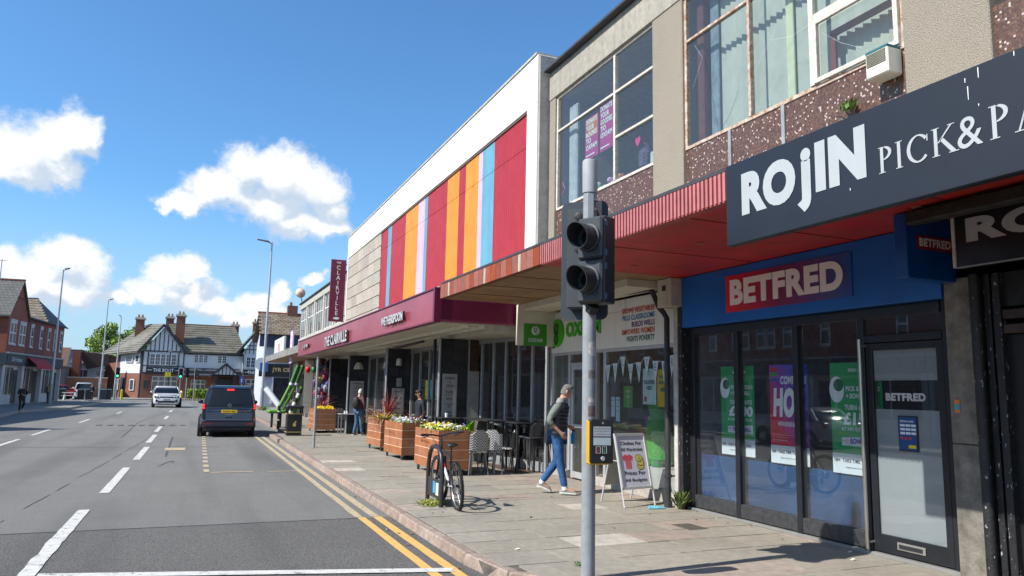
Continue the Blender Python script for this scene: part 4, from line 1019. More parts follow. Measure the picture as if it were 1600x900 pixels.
# parapet band: its top rises slightly towards the viewer
def bandpoly(y0, y1, zl0, zh0, zl1, zh1, x0, x1):
    return MB().add([(x0,y0,zl0),(x1,y0,zl0),(x1,y1,zl1),(x0,y1,zl1),(x0,y0,zh0),(x1,y0,zh0),(x1,y1,zh1),(x0,y1,zh1)],
              [(0,3,2,1),(4,5,6,7),(0,1,5,4),(1,2,6,5),(2,3,7,6),(3,0,4,7)])
bandpoly(14.60, 36.6, 8.20, 9.345, 8.04, 9.07, 6.75, 7.3).build('parapet', whitepaint, pb, bevel=.008)
for y in (18.3, 22.0, 25.6, 29.3, 33.0): bx(6.744, 6.752, y, y+.014, 8.24-(y-15)*.0065, 9.32-(y-15)*.0124).build('cladding_seam', M('seamgrey', (.42, .41, .39), .7), pb)
for y in [15.3+i*.7 for i in range(20)]:
    for z in (3.98, 7.28, 7.42, 8.02): bx(6.804, 6.812, y, y+.022, z, z+.022).build('rivet', M('rivet', (.16, .06, .06), .5), pb)
bandpoly(14.62, 36.62, 9.35, 9.40, 9.075, 9.12, 6.72, 7.35).build('parapet_cap', concrete_pale, pb)
bx(6.75, 7.3, 14.60, 15.16, 3.9, 8.199).build('frame_side', whitepaint, pb, bevel=.008)
bx(6.75, 7.3, 36.45, 36.6, 3.9, 8.06).build('frame_side', whitepaint, pb, bevel=.008)
bx(7.3, 13.8, 14.6, 14.9, -.1, 9.33).build('end_wall', M('endwall', (.42, .41, .39), .85, .1, 3, .2, streak=.3), pb)
bx(6.78, 7.28, 14.53, 14.597, 3.9, 9.30).build('end_pier', M('endpier', (.40, .38, .34), .85, .12, 5, .3, streak=.35, dirt=.3), pb, bevel=.006)
bx(7.3, 13.8, 36.4, 36.58, -.1, 9.0).build('end_wall', MATS['endwall'], pb)
bx(13.8, 14, 14.6, 36.6, -.1, 9.0).build('rear_wall', MATS['endwall'], pb)
bx(7.25, 14, 14.6, 36.6, 8.9, 9.0).build('roof', darkedge, pb)
ribs = lambda nme, c: M(nme, c, .5, .06, 2.2, streak=.20, spec=.35, dirt=.12)
def ribbed(m):
    t = m.node_tree; b = t.nodes['Principled BSDF']; tc = nn(t, 'ShaderNodeTexCoord'); sp = nn(t, 'ShaderNodeSeparateXYZ'); t.links.new(tc.outputs['Object'], sp.inputs[0])
    w = mathn(t, 'PINGPONG', mathn(t, 'MULTIPLY', sp.outputs[1], 8.0), .5); w = mathn(t, 'SMOOTH_MIN', w, .2, .1)
    bp = nn(t, 'ShaderNodeBump'); bp.inputs['Strength'].default_value = .8; bp.inputs['Distance'].default_value = .03
    t.links.new(w, bp.inputs['Height']); t.links.new(bp.outputs[0], b.inputs['Normal']); return m
ribs_ = ribs; ribs = lambda nme, c: ribbed(ribs_(nme, c))
pm = {'r': ribs('panelred', (.37, .024, .032)), 'o': ribs('panelorange', (.66, .25, .022)), 'p': ribs('panelpink', (.62, .42, .50)), 'b': ribs('panelblue', (.13, .33, .45))}
edges = [29.60, 28.54, 27.99, 25.92, 24.31, 23.50, 23.18, 21.14, 20.04, 19.49, 18.45, 18.13, 17.29, 15.17]
for i, k in enumerate('rbropbrorop'+'br'):
    a, b_ = edges[i+1], edges[i]
    zt = 8.19-(a-15)*.0085
    bx(6.81, 7.0, a+.004, b_-.004, 3.88, 7.34-(a-15)*.004).build('cladding_panel', pm[k], pb)
    bx(6.81, 7.0, a+.004, b_-.004, 7.352-(a-15)*.004, zt).build('cladding_panel', pm[k], pb)
bx(6.83, 7.1, 15.1, 29.65, 3.88, 8.3).build('panel_backing', darkedge, pb)
bandpoly(15.12, 29.64, 8.15, 8.20, 8.04, 8.08, 6.775, 6.83).build('drip_rail', M('driprail', (.16, .11, .09), .6), pb)
stone = M('cladstone', (.43, .38, .32), .85, .2, 10, .35, rnd=.12, streak=.3, dirt=.3)
sb = bx(0, .12, -.568, .568, 0, .462).mesh('stone', stone)
for r_ in range(8):
    for c_ in range(6): piece('stone_block', sb, pb, (6.80+.02*(7-r_)/7, 30.22+c_*1.145, 3.99+r_*.51), (0, -.045, 0))
bx(6.93, 7.1, 29.6, 36.5, 3.9, 8.05).build('stone_backing', M('stoneback', (.07, .06, .05), .9), pb)
# maroon fascia, its return, soffit and pelmet lights
maroon = M('maroon', (.29, .045, .07), .28, .10, 1.2, spec=.6, dirt=.12)
mar2 = M('maroondark', (.14, .012, .045), .35, .15, 2)
bx(4.56, 4.66, 14.80, 36.0, 3.14, 3.80).build('fascia', maroon, pb, bevel=.006)
for z in (3.11, 3.80): bx(4.53, 4.68, 14.70, 36.0, z, z+.035).build('fascia_trim', mar2, pb, bevel=.004)
bx(4.53, 4.70, 14.70, 14.80, 3.146, 3.80).build('fascia_corner', mar2, pb, bevel=.004)
bx(4.70, 6.36, 14.72, 14.80, 3.15, 3.60).build('fascia_return', mar2, pb, bevel=.004)
bx(4.70, 6.36, 14.69, 14.72, 3.13, 3.17).build('fascia_trim', M('maroonlip', (.2, .03, .07), .4), pb)
bx(4.66, 7.0, 14.80, 36.4, 3.60, 3.88).build('canopy_deck', concrete, pb)
bx(4.66, 5.9, 14.82, 36.0, 3.12, 3.16).build('soffit', M('soffitcream', (.48, .45, .38), .7, .12, 1.2, dirt=.3), pb)
bx(5.9, 7.25, 14.82, 36.0, 2.98, 3.16).build('soffit', M('soffitin', (.50, .46, .39), .7, .1, 1.5), pb)
for k, x in enumerate((5.32, 5.72)): bx(x, x+.06, 15.0, 28.2, 3.06, 3.118).build('light_batten', M('batten', (.75, .72, .62), .5), pb)
bt_ = bx(-.15, .15, -.02, .02, -.02, .02).mesh('rung', MATS['batten'])
for i in range(26): piece('light_rung', bt_, pb, (5.55, 15.3+i*.5, 3.09))
# raised letters seen almost edge on
rl = M('raisedletter', (.62, .60, .60), .35, .05, metal=.3)
def raised(s, y, z, h, w): 
    text(s, (4.48, y, z), U_ST, UP, h, rl, pb, w=w, ext=.012, bold=.03)
    text(s, (4.53, y, z), U_ST, UP, h, blk, pb, w=w, ext=.045, bold=.03)
raised('WETHERSPOON', 19.1, 3.32, .22, 2.1)
raised('THE CLAIRVILLE', 28.0, 3.20, .36, 4.2)
raised('J D W', 33.9, 3.34, .2, 1.6)
# ground floor: tiled piers, recessed glazing
tile = M('blacktile', (.028, .028, .032), .25, .35, 5, rnd=.3, spec=.5, dirt=.2)
grout = M('darkgrout', (.012, .012, .014), .9)
brown = M('browntimber', (.055, .025, .015), .45, .3, 8)
def tiled_pier(y0, x0, x1, depth, zt=2.98, pieces=True):
    bx(x0+.012, x1, y0+.012, y0+depth-.01, .1, zt).build('pier_core', grout, pb)
    bx(x0, x1+.02, y0-.005, y0+depth, 0, .12).build('pier_plinth', blackmatt, pb, bevel=.004)
    n = max(1, round((x1-x0)/.42)); w = (x1-x0)/n; rows = 10; h = (zt-.12)/rows
    for i in range(n):
        for j in range(rows):
            bx(x0+i*w+.004, x0+(i+1)*w-.004, y0, y0+.014, .12+j*h+.004, .12+(j+1)*h-.004).build('wall_tile', tile, pb)
    k = max(1, round(depth/.42)); w = depth/k
    for i in range(k):
        for j in range(rows):
            bx(x0, x0+.014, y0+.016+i*w, y0+(i+1)*w-.004, .12+j*h+.004, .12+(j+1)*h-.004).build('wall_tile', tile, pb)
    MB().tube([(x0-.03, y0-.03, 0), (x0-.03, y0-.03, 3.0)], .035, 8).build('steel_post', greymetal, pb)
tiled_pier(17.5, 5.60, 6.30, .16)
tiled_pier(22.9, 5.62, 6.35, .3)
tiled_pier(28.95, 5.62, 6.35, .3)
tiled_pier(33.0, 5.60, 6.35, .5)
bx(6.32, 6.36, 17.5, 17.56, 0, 2.98).build('steel_post', greymetal, pb)
bx(6.36, 6.60, 17.52, 17.58, .0, 2.98).build('timber_panel', brown, pb)
bx(6.36, 6.62, 17.50, 17.52, 0, .0001+2.2).build('timber_panel', M('posterback', (.3, .28, .26), .6), pb)
def glazing(p0, p1, n, posts=True, dark=False):
    """metal framed glazing from p0 to p1, n bays"""
    p0, p1 = V((*p0, 0)), V((*p1, 0)); d = (p1-p0)/n; u = d.normalized()
    for i in range(n+1):
        p = p0+d*i; MB().bar((p.x, p.y, 0), (p.x, p.y, 2.98), .065, .065, u).build('steel_mullion', greymetal, pb, bevel=.005)
    for i in range(n):
        a, b_ = p0+d*i+u*.035, p0+d*(i+1)-u*.035
        MB().bar((a.x, a.y, .12), (b_.x, b_.y, .12), .05, .20).build('bottom_rail', greymetal if not dark else black, pb)
        MB().bar((a.x, a.y, 2.93), (b_.x, b_.y, 2.93), .05, .09).build('head_rail', greymetal, pb)
        MB().slab([(a.x, a.y, .22), (b_.x, b_.y, .22), (b_.x, b_.y, 2.885), (a.x, a.y, 2.885)], (.006, 0, 0)).build('window', shopglass, pb)
        MB().bar((a.x+.03, a.y, .95), (b_.x+.03, b_.y, .95), .03, .05).build('mid_rail', greymetal, pb)
glazing((6.66, 17.4), (7.16, 14.75), 5)
glazing((6.38, 22.8), (6.38, 18.1), 5)
glazing((6.38, 28.9), (6.38, 23.7), 4)
glazing((6.38, 32.9), (6.38, 29.4), 3)
bx(6.5, 13.8, 14.95, 36.4, .0, .02).build('bar_floor', M('barfloor', (.10, .06, .04), .6), pb)
bx(10.6, 10.7, 14.95, 36.4, .02, 3.1).build('inner_wall', M('barwall', (.06, .045, .04), .8, .4), pb)
bx(6.45, 13.8, 14.95, 36.4, 3.0, 3.1).build('ceiling', M('barceil', (.12, .1, .08), .8), pb)
for i in range(9): bx(8.6, 9.2, 16+i*2.2, 16.7+i*2.2, .02, 1.1).build('bar_table', MATS['browntimber'], pb, bevel=.02)
# wall lights, menu boards and notices on the piers
boardm = M('menuboard', (.34, .33, .32), .5, .05); bink = M('menuink', (.06, .03, .03), .6)
def menu(y, x0, x1, z0, z1, label, lines, head=True):
    p = thing('menu_board', label, 'notice board', ((x0+x1)/2, y, z0))
    bx(x0, x1, y-.03, y-.006, z0, z1).build('frame', M('boardframe', (.40, .38, .36), .5), p, bevel=.004)
    bx(x0+.03, x1-.03, y-.034, y-.03, z0+.03, z1-.03).build('sheet', boardm, p)
    for s, zf, h, wf in lines: text(s, ((x0+x1)/2, y-.0345, z0+zf*(z1-z0)), U_CAM, UP, h, bink, p, w=wf*(x1-x0), align='C', ext=.001, bold=.03)
    return p
L_ = [('WETHERSPOON', .90, .06, .66), ('THE', .84, .04, .16), ('CLAIRVILLE', .77, .06, .5), ('FULL MENU', .67, .05, .5), ('AVAILABLE ALL DAY', .63, .025, .6), ('FREE WI-FI', .55, .05, .42),
      ('OVER 18S AND FAMILIES', .47, .025, .7), ('FOOD', .42, .05, .22), ('FAMILY', .32, .05, .3), ('WELCOME', .27, .03, .4), ('OPEN EARLY UNTIL LATE', .20, .025, .5), ('W', .09, .07, .1)]
menu(17.5, 5.66, 6.04, .72, 2.12, 'tall grey lettered menu board on the nearest tiled pier', L_)
menu(22.9, 5.78, 6.18, .95, 1.75, 'framed picture menu on the second tiled pier above the red spiky plant', [('MENU', .84, .05, .4), ('BREAKFAST', .6, .04, .6), ('BURGERS', .4, .04, .5), ('PIZZA', .2, .04, .4)])
menu(22.9, 5.92, 6.08, 1.80, 2.06, 'small square notice above the framed picture menu', [('NO SMOKING', .5, .02, .7)])
menu(28.95, 5.68, 6.2, .72, 2.0, 'grey menu board on the third tiled pier beside the white-haired man', L_[:8])
lampw = M('walllight', (.55, .53, .45), .5)
for i, (x, y) in enumerate(((5.95, 22.9), (5.95, 28.95), (6.3, 26.0))):
    l = thing('wall_light', ['square white light on the second tiled pier', 'white bell-shaped light on the third tiled pier', 'small pale light between the second and third piers'][i], 'wall light', (x, y, 2.4))
    MB().lathe([(.20, 0), (.17, .1), (.10, .24), (.06, .26)] if i == 1 else [(.10, 0), (.08, .2), (.05, .22)], 8, (x, y-.12, 2.45)).build('shade', lampw, l)
    bx(x-.03, x+.03, y-.1, y, 2.55, 2.60).build('arm', greymetal, l)
# posters in the doorway glass
for i, (y, c) in enumerate(((20.9, (.5, .5, .05)), (20.4, (.05, .35, .45)), (19.9, (.45, .45, .42)), (19.3, (.1, .4, .3)))):
    o = bx(6.36, 6.37, y, y+.35, 1.45, 2.0).build('poster', M('doorposter%d' % i, c, .5, .5, 9)); tag(o, ['yellow', 'blue-green', 'grey', 'green'][i]+' notice stuck on the pub entrance glass', 'poster')
tag(MB().bar((5.35, 18.2, 2.93), (5.6, 22.0, 2.93), .08, .05).box(5.56, 5.62, 17.9, 18.0, 0, 2.98).build('heater_bar', blackmatt), 'black bracket and post under the pub canopy ahead of the nearest tiled pier', 'bracket')
# hanging vertical sign
vs_ = thing('projecting_sign', 'tall narrow maroon hanging sign with letters stacked down its length', 'sign', (6.35, 36.7, 4.9))
bx(5.98, 6.70, 36.64, 36.76, 4.92, 7.98).build('board', M('maroonsign', (.14, .01, .04), .4, .1), vs_, bevel=.01)
text('THE', (6.34, 36.637, 7.78), U_CAM, UP, .09, pw, vs_, w=.22, align='C', bold=.03)
for i, ch in enumerate('CLAIRVILLE'): text(ch, (6.34, 36.637, 7.48-i*.25), U_CAM, UP, .20, pw, vs_, align='C', bold=.015)
MB().prism([(.15*cos(k*pi/8), .06*sin(k*pi/8)) for k in range(16)], (6.34, 36.637, 5.08), U_CAM, UP, (0, -.004, 0)).build('emblem', pw, vs_)
for z in (5.2, 7.75): bx(6.7, 6.82, 36.68, 36.72, z, z+.06).build('bracket', greymetal, vs_)

# ------------------------------------------------------------------ next building along: white framed windows
nb2 = thing('window_row_building', 'concrete building with a row of white-framed upper windows beyond the striped pub', 'building', (6.75, 45, 0))
wallc = M('nbwall', (.46, .43, .37), .85, .15, 4, .2, streak=.3, dirt=.2)
bx(6.75, 7.2, 36.62, 53.5, 7.02, 7.42).build('parapet', wallc, nb2, bevel=.01)
bx(6.65, 13, 36.62, 53.55, 7.422, 7.47).build('coping', darkedge, nb2)
bx(6.75, 7.2, 36.62, 53.5, 3.5, 5.0).build('spandrel', wallc, nb2)
bx(7.2, 13, 53.2, 53.5, 0, 7.4).build('end_wall', brickmat('redbrick', (.26, .075, .04), (.18, .05, .03), (.22, .17, .13)), nb2)
bx(12.8, 13, 36.62, 53.5, 0, 7.4).build('rear_wall', wallc, nb2)
bx(7.2, 12.8, 36.62, 53.4, 7.2, 7.3).build('roof', darkedge, nb2)
bx(7.2, 12.8, 36.62, 53.4, 3.3, 3.5).build('floor_slab', darkedge, nb2)
bx(9.5, 9.6, 36.62, 53.4, 0, 7.2).build('inner_wall', M('nbinner', (.2, .2, .2), .8), nb2)
bay = (53.5-36.62)/5
for i in range(5):
    y0 = 36.62+i*bay
    bx(6.78, 7.15, y0, y0+.45, 5.0, 7.02).build('pier', wallc, nb2, bevel=.01)
    f_ = frame(nb2, whitepaint, y0+.46, y0+bay-.02, 5.0, 7.0, x=6.85, w=.07, name='window')
    for k in (1, 2): bx(6.85, 6.92, y0+.45+k*(bay-.45)/3, y0+.51+k*(bay-.45)/3, 5.07, 6.93).build('mullion', whitepaint, f_)
    for k in range(3):
        a = y0+.53+k*(bay-.5)/3
        bx(6.855, 6.915, a, a+(bay-.5)/3-.1, 6.2, 6.25).build('transom', whitepaint, f_)
        bx(6.88, 6.886, a, a+(bay-.5)/3-.08, 5.08, 6.92).build('pane', upglass, f_)
    if i in (1, 3): bx(7.1, 7.14, y0+.6, y0+1.5, 5.1, 6.9).build('curtain', M('paleshade', (.6, .6, .58), .8), nb2)
bx(4.7, 7.0, 36.1, 53.5, 3.35, 3.42).build('canopy_soffit', MATS['brownsoffit'], nb2)
bx(4.64, 4.74, 36.1, 53.5, 3.36, 3.72).build('canopy_fascia', M('greyfascia', (.25, .24, .22), .7, .3, 3, dirt=.4), nb2)
bx(4.74, 6.8, 36.1, 53.5, 3.425, 3.70).build('canopy_deck', concrete, nb2)
for i, y in enumerate((36.6, 40.8, 45.0, 49.2, 53.3)): bx(6.3, 6.7, y, y+.3, 0, 3.35).build('shop_pier', M('shoppier', (.2, .2, .21), .7), nb2)
for i in range(4):
    y = 36.9+i*4.2
    bx(6.55, 6.56, y, y+3.9, .4, 2.5).build('shop_window', shopglass, nb2)
    bx(6.5, 6.6, y, y+3.9, 0, .4).build('stallriser', [stall, M('sr2', (.4, .38, .35), .7), stall, M('sr3', (.1, .2, .15), .6)][i], nb2)
    bx(6.45, 6.6, y, y+3.9, 2.5, 3.3).build('shop_fascia', [M('fsc1', (.45, .40, .30), .6, .4, 6), M('fsc2', (.05, .05, .06), .5), M('fsc3', (.35, .05, .05), .5), M('fsc4', (.5, .5, .48), .5)][i], nb2)
text('SHOP BOX', (6.44, 40.4, 2.75), U_ST, UP, .35, M('signred', (.6, .03, .02), .5), nb2, w=2.6, bold=.04)
bs2 = thing('ball_sign', 'round orange and white ball sign above the far end of the window row', 'sign', (6.6, 52.6, 7.4))
MB().ball((6.6, 52.6, 8.15), .33, 14, 10).build('ball', M('ballorange', (.65, .22, .05), .5, .5, 4, col2=(.8, .7, .6)), bs2, smooth=True)
MB().tube([(6.75, 52.6, 7.4), (6.65, 52.6, 7.9)], .04, 6).build('stalk', greymetal, bs2)
b1 = thing('banner_sign', 'narrow pale pink banner sign hanging below the end of the maroon fascia', 'sign', (5.0, 42.0, 2.9))
bx(4.95, 5.02, 41.6, 42.6, 3.0, 4.75).build('board', M('bannerpink', (.62, .42, .60), .6), b1)
for i in range(5): bx(4.943, 4.95, 41.8, 42.4, 3.2+i*.32, 3.38+i*.32).build('print', M('bannerprint', (.75, .75, .78), .6), b1)
b2 = thing('banner_sign', 'square white shop sign with a faint red drawing on the far canopy', 'sign', (4.9, 45.6, 3.7))
bx(4.70, 4.80, 43.3, 48.4, 3.4, 4.55).build('board', M('boardpale', (.55, .57, .55), .6, .1), b2)
MB().tube([(4.69, 45.2, 3.7), (4.69, 45.5, 4.2), (4.69, 45.9, 4.25), (4.69, 45.8, 3.8)], .03, 5).build('drawing', M('drawred', (.55, .2, .2), .6), b2)

# brightly coloured goods hanging outside the fancy goods shop under the far end of the pub canopy
rr = random.Random(12)
gcol = [M('toy%d' % i, c, .5, .2, 8) for i, c in enumerate(((.16, .06, .20), (.07, .10, .28), (.35, .04, .07), (.30, .28, .34), (.12, .04, .15), (.4, .32, .1), (.05, .16, .2), (.03, .03, .04)))]
for i in range(90):
    y, z, x = rr.uniform(33.6, 35.8), rr.uniform(.6, 2.95), rr.uniform(5.3, 5.9)
    ci = rr.choice((0, 0, 4, 4, 1, 3, 2, 5, 7)); o = MB().ball((x, y, z), rr.uniform(.07, .15), 6, 5, rr.uniform(.8, 1.6)).build('hanging_toy', gcol[ci], smooth=True)
    tag(o, ['purple', 'blue', 'red', 'pale lilac', 'dark violet', 'yellow', 'teal', 'black'][ci]+' packeted toy hung '+('near the top' if z > 2.1 else 'halfway up' if z > 1.3 else 'low down')+' outside the fancy goods shop', 'toy', 'toys hung outside the fancy goods shop')
tr = thing('display_rack', 'tall dark rack hung with toys outside the fancy goods shop', 'rack', (5.6, 34.7, 0))
for x, y in ((5.3, 33.6), (5.9, 33.6), (5.3, 35.8), (5.9, 35.8)): MB().tube([(x, y, 0), (x, y, 3.0)], .02, 6).build('upright', blackmatt, tr)
bx(5.88, 5.92, 33.6, 35.8, .3, 3.0).build('back_mesh', M('rackback', (.05, .04, .06), .8), tr)
for i, (c, x) in enumerate((((.55, .02, .02), 5.1), ((.02, .25, .08), 5.38))):
    o = MB().ball((x, 36.3, 2.55), .12, 12, 9, 1.3).build('balloon', M('balloon%d' % i, c, .25), smooth=True); tag(o, ['red', 'green'][i]+' balloon hanging under the canopy of the fancy goods shop', 'balloon')
tag(bx(5.0, 5.5, 36.6, 36.62, .5, 3.0).build('cream_panel', cream), 'cream painted panel behind the two balloons', 'panel')
for i in range(3):
    o = MB().lathe([(.16, 0), (.19, .45), (.2, .48)], 10, (5.15+i*.35, 33.2, .0)).build('bucket', gcol[(2, 2, 3)[i]]); tag(o, ['leftmost red bucket', 'middle red bucket', 'pale bucket'][i]+' on the pavement below the toy rack', 'bucket')

# ------------------------------------------------------------------ brick terrace on the left, angled to the street
brk = brickmat('terracebrick', (.42, .10, .055), (.30, .07, .04), (.16, .11, .09))
brk2 = brickmat('terracebrick2', (.26, .07, .05), (.17, .045, .035), (.14, .1, .09))
slate = brickmat('slateroof', (.17, .165, .15), (.115, .115, .11), (.05, .05, .05), .3, .22, 'XZ', .8, .02)
slateY = brickmat('slateroofY', (.17, .165, .15), (.115, .115, .11), (.05, .05, .05), .3, .22, 'YZ', .8, .02)
rtile = M('bigtile', (.20, .165, .12), .8, .3, 5, rnd=.2)
TA = radians(6.1)
whiteupvc = M('whiteupvc', (.72, .73, .74), .45, .05)
winglass = M('farglass', (.05, .065, .085), .06, .3, 1.5, spec=.8)
shopdark = M('shopdark', (.03, .035, .04), .15, .5, 3, spec=.6)
def terrace(name, s0, s1, kind, label, fasc, wallm=brk, front=M('shopwhite', (.55, .54, .52), .6, .1), text_=None, tcol=None, awn=None, peak=9.35, upper=True, ez=6.75):
    """one house of the row: s runs along the facade, local +X faces the road"""
    base = V((-11.0, 80, 0)); d = V((sin(TA), cos(TA), 0)); loc = base+d*((s0+s1)/2)
    h = thing(name, label, 'house', tuple(loc), -TA); w = s1-s0; a, b_ = -w/2, w/2
    def B(n, m_, mat, par=h, **k): return m_.build(n, mat, par, local=True, **k)
    if upper or kind == 'low':
        pass
    if upper: B('wall', MB().box(-9, 0, a, b_, 2.95, ez), wallm)
    B('shop_wall', MB().box(-9, -.25, a, b_, 0, 2.95), front)
    if not upper: B('flat_roof', MB().box(-9, -.2, a, b_, 3.6, 3.7), darkedge)
    B('shop_fascia', MB().box(-.24, .18, a+.05, b_-.05, 2.98 if upper else 2.9, 3.75), fasc)
    if upper: B('fascia_cornice', MB().box(-.1, .26, a+.02, b_-.02, 3.76, 3.88), M('cornice', (.35, .34, .32), .7))
    for k in (a+.12, b_-.12): B('pilaster', MB().box(-.24, .05, k-.12, k+.12, 0, 2.97), front)
    sw = B('shop_window', MB().box(-.24, -.2, a+.5, b_-1.5, .75, 2.75), shopdark)
    for k in (1, 2): B('mullion', MB().box(-.21, -.17, a+.5+k*(w-2)/3-.03, a+.5+k*(w-2)/3+.03, .75, 2.75), whiteupvc, sw)
    B('door', MB().box(-.24, -.2, b_-1.3, b_-.4, .05, 2.6), shopdark)
    if upper:
        n = 2 if w < 5.2 else 3
        for i in range(n):
            c = a+w*(i+.5)/n
            for dx in ((-.36, .36) if kind == 'gable' else (0,)):
                f_ = B('window', MB().box(-.02, .05, c+dx-.30, c+dx+.30, 4.5, 6.15), whiteupvc)
                B('pane', MB().box(.05, .055, c+dx-.23, c+dx+.23, 5.38, 6.07), winglass, f_); B('pane', MB().box(.05, .055, c+dx-.23, c+dx+.23, 4.58, 5.28), winglass, f_)
            B('lintel', MB().box(0, .06, c-.75 if kind == 'gable' else c-.42, c+.75 if kind == 'gable' else c+.42, 6.152, 6.36), M('lintel', (.45, .44, .42), .7))
            B('sill', MB().box(0, .1, c-.72 if kind == 'gable' else c-.38, c+.72 if kind == 'gable' else c+.38, 4.4, 4.498), MATS['lintel'])
        o = .25
        if kind == 'gable':
            B('gable_wall', MB().slab([(-.02, a, ez), (-.02, b_, ez), (-.02, 0, peak-.1)], (-8.9, 0, 0)), wallm)
            for sgn in (-1, 1):
                y_ = a-o if sgn < 0 else b_+o
                zz = ez-(peak-ez)*o/(w/2)
                B('roof', MB().slab([(.15, y_, zz), (.15, 0, peak), (-9.1, 0, peak), (-9.1, y_, zz)], (0, 0, .12)), slate)
            B('ridge', MB().box(-9.1, .17, -.1, .1, peak+.06, peak+.18), M('ridgered', (.22, .08, .05), .8))
            B('band', MB().box(0, .03, -.9, .9, 8.0, 8.12), M('bandbrick', (.14, .04, .03), .8))
        elif kind == 'hip':
            R_ = peak
            P = [(.2, a-o, ez), (.2, b_+o, ez), (-9, b_+o, ez), (-9, a-o, ez), (-1.6, 0, R_), (-8, 0, R_)]
            B('roof_core', MB().add(P, [(0, 1, 4), (1, 2, 5, 4), (2, 3, 5), (3, 0, 4, 5), (0, 3, 2, 1)]), darkedge)
            rb = B('roof', MB().box(-8, -1.6, -.1, .1, R_-.02, R_+.12), MATS['ridgered'] if 'ridgered' in MATS else darkedge)
            # interlocking tiles laid on the slope that faces the viewer and on the hipped end
            tm_ = bx(-.30, .30, -.02, .02, -.18, .18).mesh('roof_tile', rtile)
            n_, m_ = 16, 9; slope = atan2((b_+o), (R_-ez))
            for j in range(m_):
                f = (j+.5)/m_; z = ez+(R_-ez)*f; y_ = (a-o)*(1-f)
                x0, x1 = .2-(1.8)*f, -9+f
                k = int((x0-x1)/.62)
                for i in range(k):
                    p_ = bpy.data.objects.new('roof_tile', tm_); C.objects.link(p_); p_.parent = rb
                    p_.location = (x0-.31-i*.62, y_-.03, z+.03); p_.rotation_euler = (-(pi/2-atan2(R_-ez, b_+o)), 0, random.uniform(-.01, .01))
        else:
            zb = ez-(peak-ez)*o/4.5
            B('roof', MB().slab([(o, a, zb), (o, b_, zb), (-4.5, b_, peak), (-4.5, a, peak)], (0, 0, .12)), slateY)
            B('roof', MB().slab([(-4.5, a, peak), (-4.5, b_, peak), (-9.2, b_, zb), (-9.2, a, zb)], (0, 0, .12)), slateY)
            for y_ in (a, b_-.2): B('end_gable', MB().slab([(-.0, y_, ez), (-9, y_, ez), (-4.5, y_, peak-.05)], (0, .2, 0)), wallm)
            B('ridge', MB().box(-4.62, -4.38, a, b_, peak+.05, peak+.2), MATS['ridgered'] if 'ridgered' in MATS else darkedge)
        B('gutter', MB().box(.2, .32, a, b_, ez-.1, ez), blackmatt) if kind != 'gable' else None
    m_ = h
    if text_:
        t = text(text_, (0, 0, 0), (0, 1, 0), UP, .34, tcol, h, w=w*.55, bold=.03)
        bpy.data.objects.remove(t)
        mw = W[h.name]; 
        text(text_, mw @ V((.19, -w*.28, 3.2)), mw.to_3x3() @ V((0, 1, 0)), UP, .34, tcol, h, w=w*.55, bold=.03, shear=.15)
    if awn: B('awning', MB().slab([(.15, a+.3, 3.6), (.15, b_-.3, 3.6), (.85, b_-.3, 3.0), (.85, a+.3, 3.0)], (0, 0, .06)).slab([(.85, a+.3, 3.0), (.85, b_-.3, 3.0), (.85, b_-.3, 2.75), (.85, a+.3, 2.75)], (.03, 0, 0)), awn)
    return h
tw = M('terracetext', (.5, .5, .48), .6)
darkf = M('darkfascia', (.045, .05, .055), .6); greenf = M('greyfas', (.06, .07, .07), .6)
terrace('brick_house', -5.6, 0, 'hip', 'end brick house of the left terrace under a chequered brown tiled roof', darkf, peak=9.0)
terrace('brick_house', -10.55, -5.65, 'flat', 'middle brick house with a red shop awning and slate roof', darkf, brk2, awn=M('awningred', (.42, .02, .03), .7, .2), peak=8.4)
terrace('brick_house', -14.9, -10.6, 'gable', 'tall gabled brick house over a dark-fronted shop at the left edge', darkf, text_='Gift House', tcol=tw)
terrace('low_shop', -21, -14.95, 'low', 'single-storey shopfront beside the gabled brick house at the left edge', greenf, upper=False)
for s0, s1, k, pk, lab in ((-27.4, -21.05, 'flat', 8.2, 'sixth'), (-32, -27.45, 'flat', 9.0, 'seventh'), (-38.5, -32.05, 'flat', 9.0, 'eighth'), (-43.6, -38.55, 'flat', 9.0, 'ninth'), (-49.4, -43.65, 'gable', 10.8, 'tenth'),
                       (-56, -49.45, 'flat', 8.2, 'eleventh'), (-62.5, -56.05, 'flat', 8.2, 'twelfth'), (-69, -62.55, 'flat', 8.2, 'thirteenth'), (-75, -69.05, 'flat', 8.2, 'fourteenth')):
    terrace('brick_house', s0, s1, k, lab+' brick terrace house from the far end, mirrored in the shop windows', [darkf, M('fascred', (.12, .03, .05), .5), greenf][int(-s0) % 3], peak=pk, ez=7.7 if pk == 9.0 else 6.75)
an = thing('aerial', 'thin television aerial on the roof of the gabled brick house', 'aerial', (-13.6, 66, 9.3))
MB().tube([(-13.6, 66, 9.2), (-13.6, 66, 10.8)], .03, 5).build('mast', greymetal, an)
MB().bar((-13.95, 66, 10.7), (-13.25, 66, 10.7), .03, .03).build('crossbar', greymetal, an)

